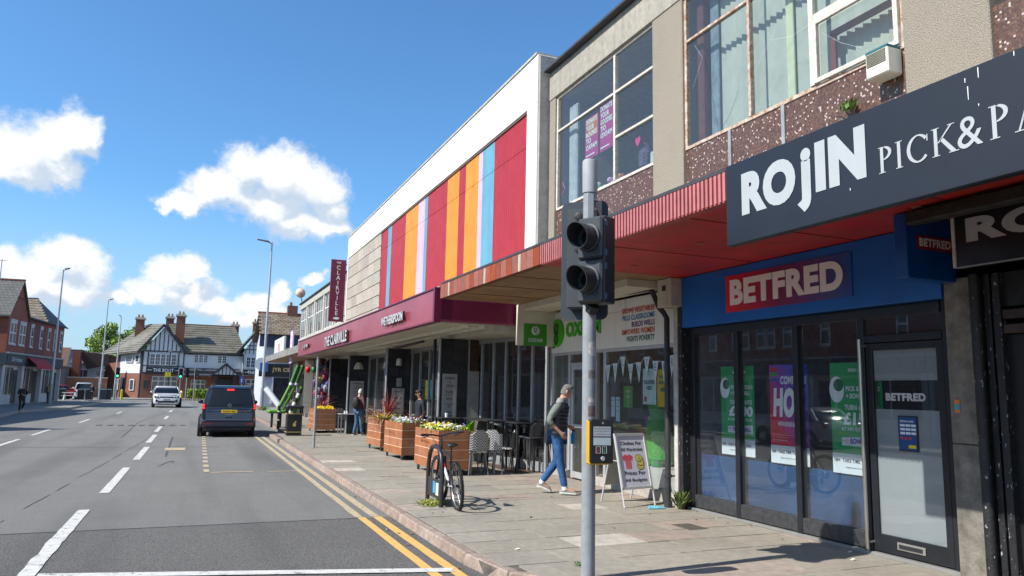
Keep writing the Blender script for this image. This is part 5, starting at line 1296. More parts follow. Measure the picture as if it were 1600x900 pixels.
# ------------------------------------------------------------------ the half-timbered pub across the junction
bo = thing('timbered_pub', 'half-timbered pub with black name signs and tall brick chimneys across the junction', 'building', (2, 106, 0))
bbr = brickmat('bootbrick', (.30, .085, .045), (.20, .06, .04), (.22, .17, .13))
rend = M('render_white', (.62, .64, .66), .8, .05, 2); timb = M('timber_dark', (.035, .04, .05), .7, .2, 4)
stonet = M('stonetrim', (.50, .44, .36), .8, .1)
mroof = speck('mossroof', (.165, .15, .12), (.13, .125, .085), .52, 1.2)
def rslope(pts, name='roof', mat=mroof): return MB().slab(pts, (0, 0, .14)).build(name, mat, bo)
def courses(p0, p1, q1, q0, n):
    """rows of roofing laid up a slope as thin overlapping strips"""
    p0, p1, q0, q1 = V(p0), V(p1), V(q0), V(q1)
    up_ = ((q0-p0).cross(p1-p0)); up_.normalize(); up_ = up_ if up_.z > 0 else -up_
    for i in range(n):
        a, b_, c, d = p0.lerp(q0, i/n), p1.lerp(q1, i/n), p1.lerp(q1, (i+1.1)/n), p0.lerp(q0, (i+1.1)/n)
        MB().add([a+up_*.09, b_+up_*.09, c+up_*.03, d+up_*.03, a, b_], [(0, 1, 2, 3), (0, 4, 5, 1)]).build('roof_course', mroof, bo)
Y0 = 104.0
# body
bx(-5.5, 10.4, Y0, Y0+8, 0, 3.05).build('brick_wall', bbr, bo)
bx(-5.48, 10.38, Y0+.02, Y0+8, 3.05, 6.0).build('rendered_wall', rend, bo)
MB().slab([(-5.5, Y0+.01, 0), (-8.9, Y0+5, 0), (-8.9, Y0+5, 3.05), (-5.5, Y0+.01, 3.05)], (1.5, 2, 0)).build('brick_wall', bbr, bo)
MB().slab([(-5.49, Y0+.02, 3.06), (-8.3, Y0+4.15, 3.06), (-8.3, Y0+4.15, 5.9), (-5.49, Y0+.02, 5.9)], (1.5, 2, 0)).build('rendered_wall', rend, bo)
MB().slab([(-8.3, Y0+4.15, 3.06), (-10.2, Y0+7, 3.06), (-10.2, Y0+7, 5.2), (-8.3, Y0+4.15, 5.2)], (1.5, 2, 0)).slab([(-8.9, Y0+5, 0), (-10.2, Y0+7, 0), (-10.2, Y0+7, 3.05), (-8.9, Y0+5, 3.05)], (1.5, 2, 0)).build('brick_wall', bbr, bo)
MB().slab([(-5.45, Y0-.05, 5.9), (-.9, Y0-.05, 5.9), (-3.4, Y0-.05, 8.9)], (0, .3, 0)).build('gable_wall', rend, bo)
MB().slab([(6.1, Y0-1.05, 5.9), (9.9, Y0-1.05, 5.9), (7.9, Y0-1.05, 8.9)], (0, .3, 0)).build('gable_wall', rend, bo)
bx(6.2, 9.8, Y0-1.0, Y0, 3.05, 5.95).build('rendered_wall', rend, bo)
bx(6.2, 9.8, Y0-1.0, Y0, 0, 3.05).build('brick_wall', bbr, bo)
# roofs
ap, apb = (-3.4, Y0-.35, 9.15), (-5.6, Y0+6.2, 9.5)
for q in ([(-6.15, Y0-.4, 5.62), ap, apb, (-11.1, Y0+6.8, 5.2)],): rslope(q)
courses((-6.15, Y0-.4, 5.62+.12), (-11.1, Y0+6.8, 5.32), (apb[0], apb[1], apb[2]+.12), (ap[0], ap[1], ap[2]+.12), 12)
rslope([(-.55, Y0-.4, 5.62), ap, (-3.4, Y0+5, 9.15), (-.55, Y0+3, 5.9)])
rslope([(-1.2, Y0-.3, 5.75), (6.6, Y0-.3, 5.75), (5.2, Y0+4.2, 9.5), (-3.0, Y0+4.2, 9.5)])
courses((-1.2, Y0-.3, 5.9), (6.6, Y0-.3, 5.9), (5.2, Y0+4.2, 9.65), (-3.0, Y0+4.2, 9.65), 12)
rslope([(-3.0, Y0+4.2, 9.5), (5.2, Y0+4.2, 9.5), (6.6, Y0+8.2, 5.75), (-3, Y0+8.2, 5.75)])
rslope([(5.2, Y0-1.4, 5.55), (7.9, Y0-1.4, 9.1), (7.9, Y0+4, 9.3), (5.3, Y0+1.0, 5.8)])
courses((5.2, Y0-1.4, 5.68), (5.3, Y0+2.5, 5.9), (7.9, Y0+4, 9.4), (7.9, Y0-1.4, 9.22), 10)
rslope([(10.4, Y0-1.4, 5.6), (7.9, Y0-1.4, 9.1), (7.9, Y0+4, 9.3), (10.4, Y0+4, 5.6)])
bx(-3.0, 5.3, Y0+4.1, Y0+4.3, 9.62, 9.78).build('ridge', M('ridgered2', (.25, .10, .06), .8), bo)
MB().bar((7.9, Y0-1.42, 9.28), (7.9, Y0+4, 9.45), .16, .1).build('ridge', MATS['ridgered2'], bo)
# bargeboards and timber framing
bgm = lambda p, q, w=.22: MB().bar(p, q, .10, w, (0, 1, 0)).build('bargeboard', timb, bo)
for (c, l, r_, yy) in ((-3.4, -6.15, -.55, Y0-.45), (7.9, 5.2, 10.4, Y0-1.45)):
    MB().bar((l, yy, 5.62), (c, yy, 9.15), .28, .10, (0, 1, 0)).bar((r_, yy, 5.62), (c, yy, 9.15), .28, .10, (0, 1, 0)).build('bargeboard', timb, bo)
def tb(x0, x1, z0, z1, y=Y0-.09): MB().box(x0, x1, y, y+.05, z0, z1).build('timber', timb, bo)
for i in range(9):
    x = -5.25+i*.49; hh = 5.95+max(0, (2.35-abs(x+3.4))*1.22)-.12
    tb(x-.05, x+.05, 5.9, max(6.0, hh))
tb(-5.6, -.7, 5.78, 5.92); tb(-5.6, -.7, 3.95, 4.05); tb(-5.6, -.7, 3.02, 3.2)
for x in (-5.5, -4.95, -1.45, -.85): tb(x-.06, x+.06, 3.2, 5.8, Y0-.07)
for i in range(7): x = 6.45+i*.48; tb(x-.04, x+.04, 5.9, 5.95+max(.1, (1.9-abs(x-7.9))*1.45), Y0-1.12)
for z in (6.4, 6.9, 7.4): tb(7.9-(8.9-z)*.65, 7.9+(8.9-z)*.65, z, z+.09, Y0-1.11)
for x in (6.25, 9.75): tb(x-.05, x+.05, 3.1, 5.8, Y0-1.07)
tb(6.2, 9.8, 3.72, 3.85, Y0-1.08)
bx(-.9, 6.2, Y0-.12, Y0, 5.58, 5.75).build('fascia_board', timb, bo)
bx(-.7, 6.1, Y0-.9, Y0+.1, 2.9, 3.55).build('lean_to_fascia', timb, bo)
rslope([(-.8, Y0-1.1, 2.85), (6.0, Y0-1.1, 2.85), (6.0, Y0, 3.75), (-.8, Y0, 3.75)], mat=M('leanroof', (.06, .065, .08), .7))
# signs and windows
def casement(x0, x1, z0, z1, n, y, stone=False):
    f_ = bx(x0, x1, y-.05, y+.02, z0, z1).build('window', stonet if stone else whiteupvc, bo)
    w = (x1-x0)/n
    for i in range(n):
        a, b_ = x0+i*w+.07, x0+(i+1)*w-.07
        if stone:
            bx(a, b_, y-.06, y-.05, z0+.1, z0+(z1-z0)*.62).build('pane', winglass, f_); bx(a, b_, y-.06, y-.05, z0+(z1-z0)*.7, z1-.1).build('pane', winglass, f_)
        else:
            for k in range(3):
                za = z0+.08+(z1-z0-.12)*k/3
                for q in (0, 1): bx(a+(b_-a)*q/2+.015*q, a+(b_-a)*(q+1)/2-.015*(1-q), y-.06, y-.05, za, za+(z1-z0-.12)/3-.05).build('pane', winglass, f_)
casement(-4.75, -1.7, 4.12, 5.55, 5, Y0-.05)
casement(.35, 2.0, 4.55, 5.6, 3, Y0); casement(3.15, 4.25, 4.55, 5.6, 2, Y0)
casement(6.6, 9.4, 4.1, 5.5, 5, Y0-1.05)
casement(-4.3, -1.4, .95, 2.75, 4, Y0, True); casement(6.7, 9.3, .9, 2.6, 4, Y0-1.0, True); casement(.2, 1.9, .8, 2.4, 3, Y0, True)
bx(-5.2, -4.6, Y0-.08, Y0, 1.2, 2.2).build('notice_board', timb, bo)
for x0, x1, y, lbl in ((-5.05, -1.1, Y0-.14, 'a'), (6.35, 9.7, Y0-1.16, 'b')):
    bx(x0, x1, y, y+.06, 3.1, 3.85).build('sign_board', M('bootsign', (.02, .022, .03), .5), bo)
    text('THE BOOT', ((x0+x1)/2, y-.005, 3.28), U_CAM, UP, .42, whiteupvc, bo, w=2.35, align='C', bold=.03)
    for xx in (x0+.15, x1-.65): bx(xx, xx+.5, y-.01, y, 3.46, 3.52).build('sign_rule', whiteupvc, bo)
# angled left side: bay window, doorway and brick openings
def onleft(t): return V((-5.5-3.4*t, Y0+5*t, 0))
nl = V((-.83, -.56, 0))
for t0, t1, z0, z1, mt, nm in ((.35, .6, 4.4, 5.5, whiteupvc, 'window'), (.1, .25, 4.4, 5.4, whiteupvc, 'window'), (.62, .72, .0, 2.5, timb, 'door'), (.22, .38, .9, 2.3, whiteupvc, 'window'), (.8, .88, .9, 2.3, whiteupvc, 'window'), (.02, .05, 0, 5.8, timb, 'downpipe')):
    a, b_ = onleft(t0)+nl*.06, onleft(t1)+nl*.06
    f_ = MB().slab([(a.x, a.y, z0), (b_.x, b_.y, z0), (b_.x, b_.y, z1), (a.x, a.y, z1)], nl*.08).build(nm, mt, bo)
    if nm == 'window':
        c, d = onleft(t0+.02)+nl*.15, onleft(t1-.02)+nl*.15
        MB().slab([(c.x, c.y, z0+.1), (d.x, d.y, z0+.1), (d.x, d.y, z1-.1), (c.x, c.y, z1-.1)], nl*.01).build('pane', winglass, f_)
# porch
bx(2.9, 5.4, Y0-2.9, Y0-.9, 0, .12).build('porch_step', stonet, bo)
for x in (2.95, 5.15): bx(x, x+.2, Y0-2.9, Y0-2.7, .1, 3.1).build('porch_post', timb, bo)
MB().slab([(2.8, Y0-2.9, 3.1), (5.5, Y0-2.9, 3.1), (4.15, Y0-2.9, 4.25)], (0, .1, 0)).build('porch_gable', rend, bo)
for i in range(5): x = 3.3+i*.42; tb(x, x+.08, 3.1, 3.15+max(.1, (1.3-abs(x-4.15))*.85), Y0-2.95)
rslope([(2.3, Y0-3.1, 2.75), (4.15, Y0-3.1, 4.4), (4.15, Y0, 4.4), (2.3, Y0, 2.75)]); rslope([(6.0, Y0-3.1, 2.75), (4.15, Y0-3.1, 4.4), (4.15, Y0, 4.4), (6.0, Y0, 2.75)])
MB().bar((2.3, Y0-3.15, 2.8), (4.15, Y0-3.15, 4.45), .22, .08, (0, 1, 0)).bar((6.0, Y0-3.15, 2.8), (4.15, Y0-3.15, 4.45), .22, .08, (0, 1, 0)).build('bargeboard', timb, bo)
bx(3.2, 5.1, Y0-.3, Y0-.2, 0, 2.6).build('porch_door', timb, bo)
# chimneys with oversailing caps and pots
for x, y, z0, z1, w in ((-6.45, Y0+4.6, 7.2, 10.35, 1.0), (-2.95, Y0+5.5, 8.6, 10.75, .95), (-1.55, Y0+1.2, 7.0, 10.75, 1.05), (5.25, Y0+5, 8.5, 10.1, .95), (8.0, Y0+4.6, 8.0, 10.6, .95)):
    c = bx(x-w/2, x+w/2, y-w/2, y+w/2, z0, z1-.3).build('chimney', bbr, bo)
    bx(x-w/2-.14, x+w/2+.14, y-w/2-.14, y+w/2+.14, z1-.3, z1-.16).box(x-w/2-.06, x+w/2+.06, y-w/2-.06, y+w/2+.06, z1-.16, z1).build('chimney_cap', stonet, c)
    for dx in (-.22, .22): MB().lathe([(.12, 0), (.14, .1), (.10, .3), (.13, .36)], 8, (x+dx, y, z1)).build('chimney_pot', M('pot', (.25, .12, .07), .8), c)

# ------------------------------------------------------------------ shop with the mottled tiled roof at the end of the right-hand row
rh = thing('tiled_roof_shop', 'white-walled shop under a mottled tiled roof with a black lettered fascia beyond the row', 'building', (9, 70, 0))
bx(5.9, 14, 70, 78, 0, 6.2).build('wall', M('rendwhite', (.48, .50, .53), .8, .06, 2), rh)
bx(5.5, 14, 69.7, 70.0, 5.25, 6.3).build('eaves_board', M('eavesblue', (.035, .05, .09), .6), rh)
mt = M('mottledtile', (.19, .15, .11), .85, .3, 6, rnd=.3)
rb = MB().slab([(5.45, 69.6, 6.25), (14, 69.6, 6.25), (14, 72.6, 8.4), (5.45, 72.6, 8.4)], (0, 0, .08)).build('roof', M('roofbed', (.08, .06, .05), .9), rh)
tmesh = bx(-.20, .20, -.012, .012, -.15, .15).mesh('roof_tile', mt)
for j in range(12):
    f = (j+.5)/12
    for i in range(13): 
        p_ = piece('roof_tile', tmesh, rb, (5.6+i*.44+(j % 2)*.2, 69.6+3*f-.05, 6.36+2.15*f), (-(pi/2-atan2(2.15, 3.0))-.06, 0, 0))
MB().slab([(5.45, 72.6, 8.4), (14, 72.6, 8.4), (14, 78, 6.0), (5.45, 78, 6.0)], (0, 0, .08)).build('roof', MATS['roofbed'], rh)
MB().slab([(5.9, 70, 6.2), (5.9, 78, 6.2), (5.9, 72.6, 8.35)], (.2, 0, 0)).build('gable_wall', MATS['rendwhite'], rh)
bx(5.4, 14, 72.5, 72.7, 8.44, 8.62).build('ridge', M('ridgeorange', (.42, .10, .05), .8), rh)
c = bx(8.0, 8.9, 72.2, 73.0, 8.2, 9.3).build('chimney', brickmat('chimneybrick', (.3, .09, .05), (.2, .06, .04), (.2, .16, .12)), rh)
MB().lathe([(.14, 0), (.12, .35)], 8, (8.3, 72.6, 9.3)).build('chimney_pot', MATS['pot'], c)
bx(5.6, 14, 69.85, 70.0, 2.6, 3.75).build('shop_fascia', blackmatt, rh)
text('JYR CSS', (6.7, 69.84, 2.95), U_CAM, UP, .45, M('goldletter', (.55, .38, .18), .5), rh, w=1.75, bold=.04)
w_ = bx(6.9, 9.2, 69.93, 70.0, .5, 2.5).build('shop_window', shopdark, rh)
bx(6.75, 6.88, 69.9, 70.0, .2, 2.58).build('window_post', whiteupvc, rh)
bx(7.9, 9.3, 69.95, 70, 3.9, 5.0).build('window', shopdark, rh)
MB().lathe([(.55, 0), (.45, .12), (.1, .2)], 16, (5.75, 69.8, 3.7), 'y').build('satellite_dish', whiteupvc, rh)
tag(bx(5.35, 6.0, 66, 66.05, 2.95, 3.7).build('shop_sign', M('boxblue', (.04, .15, .4), .5)), 'small bright blue box sign beside the tall lamp post', 'sign')

# ------------------------------------------------------------------ distant houses and tree at the left of the junction
dh = [((-14.9, 101, 0), 2.9, 5.5, 4.6, (.13, .12, .12), (.12, .07, .05), 'low grey house with brown hipped roof and one white window behind the terrace'),
      ((-12.4, 108, 0), 2.6, 5.3, 5.1, (.42, .45, .50), (.075, .06, .055), 'white gabled house with dark roof behind the parked white van')]
for i, (l, w, h_, ez, wc, rc, lab) in enumerate(dh):
    h = thing('far_house', lab, 'house', l)
    x, y, _ = l
    bx(x-w/2, x+w/2+.4*i, y, y+7, 0, ez-1.0).build('wall', M('farwall%d' % i, wc, .8, .1), h)
    rm = M('farroof%d' % i, rc, .85, .2)
    MB().slab([(x-w/2-.2, y-.2, ez-1.1), (x+w/2+.4*i+.2, y-.2, ez-1.1), (x+w/2+.4*i, y+3.5, h_+.3), (x-w/2, y+3.5, h_+.3)], (0, 0, .12)).build('roof', rm, h)
    f_ = bx(x-.55, x+.6, y-.06, y, 2.2, 3.4).build('window', whiteupvc, h)
    for k in (0, 1): bx(x-.48+.55*k, x+.0+.55*k, y-.07, y-.06, 2.3, 3.3).build('pane', winglass, f_)
h = thing('far_house', 'tall brick chimney stack and gable between the two distant houses', 'house', (-13.0, 106, 0))
bx(-13.3, -12.5, 105, 107, 0, 5.6).build('chimney_breast', brk, h)
MB().slab([(-13.0, 106.5, 5.6), (-9.6, 106.5, 5.3), (-9.4, 106.5, 4.0), (-11.8, 106.5, 3.4)], (0, .3, 0)).build('gable', M('darkgable', (.06, .04, .035), .85), h)
h = thing('far_shed', 'blue-grey flat-roofed unit showing past the end of the terrace', 'building', (-15.5, 112, 0))
bx(-17, -13.2, 112, 116, 0, 5.9).build('wall', M('bluegrey', (.12, .18, .26), .7, .1), h)
bx(-17.1, -13.1, 111.9, 116, 5.9, 6.0).build('roof', darkedge, h)
wl = thing('garden_wall', 'low orange brick wall beside the pub behind the wheelie bins', 'wall', (-10, 106, 0))
bx(-13.5, -9.2, 103.5, 103.8, 0, 2.3).build('wall', brickmat('orangebrick', (.42, .17, .09), (.34, .13, .07), (.3, .22, .16)), wl)
bx(-13.55, -9.15, 103.45, 103.85, 2.3, 2.42).build('coping', stonet, wl)

leafm = []
for i, c in enumerate(((.16, .25, .03), (.24, .33, .04), (.10, .17, .02))): leafm.append(M('leaf%d' % i, c, .6, .25, 3))
def tree(loc, h, r, seed, label, cr_h=None):
    rg = random.Random(seed); t = thing('leafy_tree', label, 'tree', loc); x, y, z = loc
    MB().tube([(x, y, 0), (x+.1, y, h*.35), (x-.1, y+.1, h*.7)], [r*.09, r*.06, r*.02], 8).build('trunk', M('bark', (.09, .07, .05), .9, .3, 4), t)
    for i in range(5):
        a = i*1.3; MB().tube([(x, y, h*.35), (x+cos(a)*r*.4, y+sin(a)*r*.4, h*.6), (x+cos(a)*r*.7, y+sin(a)*r*.7, h*.75)], [r*.035, r*.02, r*.008], 5).build('limb', MATS['bark'], t)
    clumps = []
    for i in range(46):
        u = rg.uniform(-1, 1); a = rg.uniform(0, 2*pi); q = sqrt(1-u*u); k = rg.uniform(.55, 1)
        clumps.append((x+cos(a)*q*r*k, y+sin(a)*q*r*k, z+h*.60+u*h*.36*k, rg.uniform(.16, .30)*r))
    for mi in range(3):
        m = MB()
        for ci, (cx, cy, cz, cr) in enumerate(clumps):
            if ci % 3 != mi: continue
            for j in range(240):
                v = V((rg.gauss(0, 1), rg.gauss(0, 1), rg.gauss(0, .8))); v.normalize(); v *= cr*rg.uniform(.6, 1.1)
                p = V((cx, cy, cz))+v; s = rg.uniform(.11, .22); a1 = V((rg.gauss(0, 1), rg.gauss(0, 1), rg.gauss(0, 1))).normalized(); a2 = a1.orthogonal().normalized()
                m.add([p-a1*s, p+a2*s*.6, p+a1*s, p-a2*s*.6], [(0, 1, 2, 3)])
        o = m.build('crown', leafm[mi], t); o['kind'] = 'stuff'
    return t
tree((-9.6, 120, 0), 10.9, 4.3, 3, 'bright green spring tree between the far houses and the pub')
tree((-12.0, 130, 0), 7.0, 2.6, 8, 'smaller green tree half hidden behind the lamp posts')
hd = MB(); rg = random.Random(4)
for i in range(1800):
    p = V((rg.uniform(-.1, 2.3), rg.uniform(98, 99), rg.uniform(.1, 1.25))); s = .08; a1 = V((rg.gauss(0, 1), rg.gauss(0, 1), rg.gauss(0, 1))).normalized(); a2 = a1.orthogonal()
    hd.add([p-a1*s, p+a2*s, p+a1*s, p-a2*s], [(0, 1, 2, 3)])
tag(hd.build('hedge', leafm[1]), 'low clipped green hedge in front of the half-timbered pub', 'hedge')

# ------------------------------------------------------------------ lamp posts, signals and signs along the far street
def lamp(loc, h, arm, label, r=.09, lean=0):
    l = thing('street_lamp', label, 'street lamp', loc); x, y, z = loc
    MB().tube([(x, y, z), (x, y, z+1.6)], r*1.25, 10).build('base', greymetal, l)
    MB().tube([(x, y, z+1.6), (x, y, h)], [r, r*.55], 10).build('pole', M('lampgrey', (.47, .49, .51), .45, .08, metal=.3), l, smooth=True)
    MB().tube([(x, y, h-.1), (x+arm*.25, y, h+.02)], r*.5, 6).build('arm', greymetal, l)
    MB().slab([(x+arm*.2, y-.14, h), (x+arm*.35, y-.17, h+.02), (x+arm, y-.10, h+.10), (x+arm, y+.10, h+.10), (x+arm*.35, y+.17, h+.02), (x+arm*.2, y+.14, h)], (0, 0, .09)).build('lantern', M('lanterngrey', (.16, .16, .17), .4), l, bevel=.02)
    return l
lamp((5.1, 59.4, 0), 12.75, -1.1, 'tallest grey street lamp rising behind the dark van', .11)
lamp((-9.85, 68, 0), 10.6, .45, 'grey street lamp in front of the left brick terrace', .10)
lamp((-8.4, 88, 0), 10.35, .45, 'street lamp nearer the terrace of the two before the tree')
lamp((-7.3, 91, 0), 8.95, -.25, 'shorter street lamp beside the pub corner')
def signal(loc, z0, label, lit=None, back=False, n=3, white=False, rz=0):
    s = thing('traffic_light', label, 'traffic light', loc, rz)
    L = lambda nme, m_, mat, **k: m_.build(nme, mat, s, local=True, **k)
    L('pole', MB().tube([(0, 0, 0), (0, 0, z0+n*.34+.15)], .055, 8), greymetal)
    if white: L('backing_board', MB().box(-.25, .25, -.09, -.07, z0-.08, z0+n*.34+.08), whiteupvc)
    L('backing_board', MB().box(-.20, .20, -.12, -.092, z0-.04, z0+n*.34+.04), blackmatt)
    L('signal_head', MB().box(-.14, .14, -.26, -.12, z0, z0+n*.34), blackmatt, bevel=.02)
    for i in range(n):
        c = z0+.17+i*.34
        mt_ = emis('litgreen', (.05, .95, .45), 2.2) if (lit is not None and i == lit) else M('lensdark', (.02, .02, .022), .2)
        L('lens', MB().lathe([(.10, 0), (.10, -.01), (.02, -.03)], 14, (0, -.262, c), 'y'), mt_)
        L('visor', MB().tube([(0, -.26, c), (0, -.40, c-.01)], .115, 12, caps=False), blackmatt)
    return s
signal((-7.05, 90, 0), 2.35, 'far traffic light showing green in front of the pub side wall', 0)
signal((-.92, 90, 0), 2.45, 'far traffic light with white-edged board and green lens in the central cluster', 0, white=True)
signal((-.28, 90.5, 0), 2.55, 'unlit traffic light between the two others by the white car')
signal((.52, 89.5, 0), 2.4, 'rightmost traffic light of the cluster, seen side on', None, rz=radians(60))
for x, y, c, lab in ((-.72, 89.7, (.75, .60, .02), 'yellow bollard sleeve left of the hedge'), (.62, 90.3, (.70, .42, .02), 'orange-yellow post at the foot of the rightmost far signal'), (-6.6, 91, (.70, .55, .03), 'yellow box at the foot of the pub side wall')):
    o = MB().lathe([(.12, 0), (.12, 1.0), (.08, 1.1)], 10, (x, y, .0)).build('bollard', M('bolyellow%d' % int(x*10), c, .5)); tag(o, lab, 'bollard')
cc = thing('camera_pole', 'thin black pole with a camera and yellow notice before the pub gable', 'pole', (-2.2, 90, 0))
MB().tube([(-2.1, 90, 0), (-2.1, 90, 5.5)], .05, 8).build('pole', blackmatt, cc)
bx(-2.3, -1.95, 89.7, 90.0, 5.2, 5.45).build('camera', M('camgrey', (.25, .25, .26), .4), cc, bevel=.02)
bx(-2.5, -1.9, 89.9, 89.93, 2.55, 3.05).build('notice', M('noticeyel', (.75, .62, .02), .5), cc)
text('!', (-2.2, 89.895, 2.65), U_CAM, UP, .3, blk, cc)
rs_ = thing('road_sign', 'small blue arrow road sign before the right-hand gable of the timbered pub', 'sign', (5.4, 90, 0))
MB().tube([(5.42, 90, 0), (5.42, 90, 2.7)], .04, 6).build('pole', greymetal, rs_)
bx(5.22, 5.62, 89.9, 89.93, 1.95, 2.75).build('sign_face', M('signroadblue', (.02, .10, .42), .4), rs_, bevel=.01)
MB().prism([(0, .45), (.12, .28), (.04, .28), (.04, 0), (-.04, 0), (-.04, .28), (-.12, .28)], (5.42, 89.895, 2.1), U_CAM, UP, (0, -.004, 0)).build('arrow', whiteupvc, rs_)
rs_ = thing('road_sign', 'round grey-backed road sign at the left of the junction', 'sign', (-8.75, 90, 0))
MB().tube([(-8.75, 90, 0), (-8.75, 90, 3.1)], .04, 6).build('pole', greymetal, rs_)
MB().lathe([(.34, 0), (.34, -.02)], 18, (-8.75, 89.95, 2.75), 'y').build('sign_face', M('signgrey', (.08, .09, .12), .5), rs_)
# clutter round the far left corner
for i, (x, y, c) in enumerate(((-11.5, 86.5, (.02, .035, .03)), (-9.9, 86.5, (.02, .022, .02)), (-9.2, 86.3, (.03, .04, .05)), (-8.0, 87.5, (.05, .08, .09)), (-7.6, 88, (.04, .06, .07)))):
    b_ = thing('wheelie_bin', ['dark green wheelie bin at the end of the terrace', 'black bin behind the picnic table', 'dark bin left of the far man', 'grey-blue bin right of the far man', 'slate coloured bin nearest the green signal'][i], 'bin', (x, y, 0))
    MB().add([(x-.25,y-.3,.05),(x+.25,y-.3,.05),(x+.25,y+.3,.05),(x-.25,y+.3,.05),(x-.3,y-.36,1.0),(x+.3,y-.36,1.0),(x+.3,y+.36,1.0),(x-.3,y+.36,1.0)], [(0,3,2,1),(4,5,6,7),(0,1,5,4),(1,2,6,5),(2,3,7,6),(3,0,4,7)]).build('body', M('bincol%d' % i, c, .5), b_, bevel=.03)
    MB().slab([(x-.32, y-.4, 1.01), (x+.32, y-.4, 1.01), (x+.32, y+.4, 1.10), (x-.32, y+.4, 1.10)], (0, 0, .05)).build('lid', MATS['bincol%d' % i], b_, bevel=.01)
    for dx in (-.24, .24): MB().lathe([(.1, 0), (.1, .05)], 10, (x+dx, y+.3, .1), 'x').build('wheel', blackmatt, b_)
pt = thing('picnic_table', 'white picnic table on the corner in front of the parked white van', 'table', (-10.8, 85.5, 0))
bx(-11.4, -10.2, 85.2, 85.9, .70, .75).build('table_top', whiteupvc, pt)
for y in (84.8, 86.2): bx(-11.4, -10.2, y, y+.25, .42, .46).build('bench', whiteupvc, pt)
for x in (-11.2, -10.4): MB().bar((x, 84.9, 0), (x, 85.7, .70), .07, .07).bar((x, 86.3, 0), (x, 85.5, .70), .07, .07).build('leg', whiteupvc, pt)

# ------------------------------------------------------------------ foreground pedestrian signal pole
tl = thing('traffic_light', 'big foreground grey signal pole with two hooded black lenses and a yellow push-button box', 'traffic light', (3.55, 6.38, 0))
polem = M('polegrey', (.27, .285, .30), .5, .12, 7, .08, dirt=.35)
MB().tube([(3.55, 6.38, -.01), (3.548, 6.38, 3.75)], .066, 20).build('pole', polem, tl, smooth=True)
MB().tube([(3.548, 6.38, 3.70), (3.545, 6.38, 4.02), (3.545, 6.38, 4.04)], [.076, .076, .068], 20).build('pole_cap', M('capgrey', (.32, .33, .34), .6, .08), tl, smooth=True)
MB().tube([(3.548, 6.38, 3.30), (3.548, 6.38, 3.69)], .071, 8).build('collar', polem, tl)
for i in range(3): MB().lathe([(.012, 0), (.012, -.02)], 8, (3.57+.0*i, 6.31, 3.42+.1*i), 'y').build('bolt', steel, tl)
hb = M('housing', (.030, .032, .036), .45, .15, 5, dirt=.2); hg = M('housinggrey', (.045, .05, .056), .5, .1, 5)
def place(m, ang, c): return m.xf(Matrix.Translation(V(c)) @ Matrix.Rotation(ang, 4, 'Z'))
HA = radians(-66); HC = (3.49, 6.20, 0)
place(MB().box(-.15, .15, -.03, .15, 2.565, 3.41), HA, HC).build('signal_head', hb, tl, bevel=.012)
place(MB().box(-.145, .145, -.075, -.032, 2.575, 2.98), HA, HC).build('lens_door', hg, tl, bevel=.02)
place(MB().box(-.145, .145, -.075, -.032, 2.995, 3.40), HA, HC).build('lens_door', hg, tl, bevel=.02)
for zc in (2.785, 3.195):
    place(MB().lathe([(.135, 0), (.135, -.03), (.118, -.035)], 24, (0, -.07, zc), 'y'), HA, HC).build('lens_ring', hg, tl, smooth=True)
    place(MB().lathe([(.10, 0), (.10, -.012), (.03, -.03)], 20, (0, -.085, zc), 'y'), HA, HC).build('lens', M('lensblack', (.006, .006, .007), .12), tl, smooth=True)
    vs, fs = [], []; n = 26
    for k, (r, t) in enumerate(((.118, 0), (.120, 1), (.112, 1), (.110, 0))):
        for j in range(n):
            a = 2*pi*j/n; L = .13+.09*(.5+.5*sin(a))
            vs.append((r*cos(a), -.09-(L if t else 0), zc+r*sin(a)*1.0))
    for k in range(3):
        for j in range(n): fs.append((k*n+j, k*n+(j+1) % n, (k+1)*n+(j+1) % n, (k+1)*n+j))
    place(MB().add(vs, fs), HA, HC).build('visor', hb, tl, smooth=True)
for zc in (2.63, 2.92, 3.05, 3.34): place(MB().box(.149, .156, -.02, .01, zc-.03, zc+.03), HA, HC).build('hinge', M('hingeblue', (.08, .13, .22), .5), tl)
MB().tube([(3.52, 6.30, 2.50), (3.52, 6.25, 2.56)], .06, 8).tube([(3.58, 6.32, 3.62), (3.60, 6.22, 3.40)], .013, 6).build('mounting', blackmatt, tl)
BA = radians(140); BC = (3.53, 6.50, 0)
def rrect(w, h, r, n=5):
    P = []
    for cx, cy, a0 in ((w/2-r, h/2-r, 0), (-w/2+r, h/2-r, pi/2), (-w/2+r, -h/2+r, pi), (w/2-r, -h/2+r, 1.5*pi)):
        for i in range(n+1): P.append((cx+r*cos(a0+i*pi/2/n), cy+r*sin(a0+i*pi/2/n)))
    return P
place(MB().prism(rrect(.48, 1.22, .07), (0, -.12, 3.06), (1, 0, 0), (0, 0, 1), (0, .008, 0)), BA, BC).build('backing_board', M('boarddark', (.03, .04, .052), .5, .15, 4), tl)
place(MB().box(-.15, .15, -.11, .04, 2.55, 3.56), BA, BC).build('signal_head', hg, tl, bevel=.015)
for zc in (2.72, 3.05, 3.38):
    place(MB().tube([(0, -.12, zc), (0, -.34, zc-.01)], .11, 16, caps=False), BA, BC).build('visor', M('visorblue', (.07, .10, .15), .5), tl)
    place(MB().lathe([(.035, 0), (.045, .012), (.02, .02)], 10, (.03, .04, zc+.1), 'y'), BA, BC).build('cable_gland', blackmatt, tl)
UA = radians(-14); UC = (3.575, 6.24, 0)
place(MB().box(-.115, .105, -.09, .03, 1.065, 1.47), UA, UC).build('push_button_box', M('boxyellow', (.60, .34, .02), .4, .05), tl, bevel=.012)
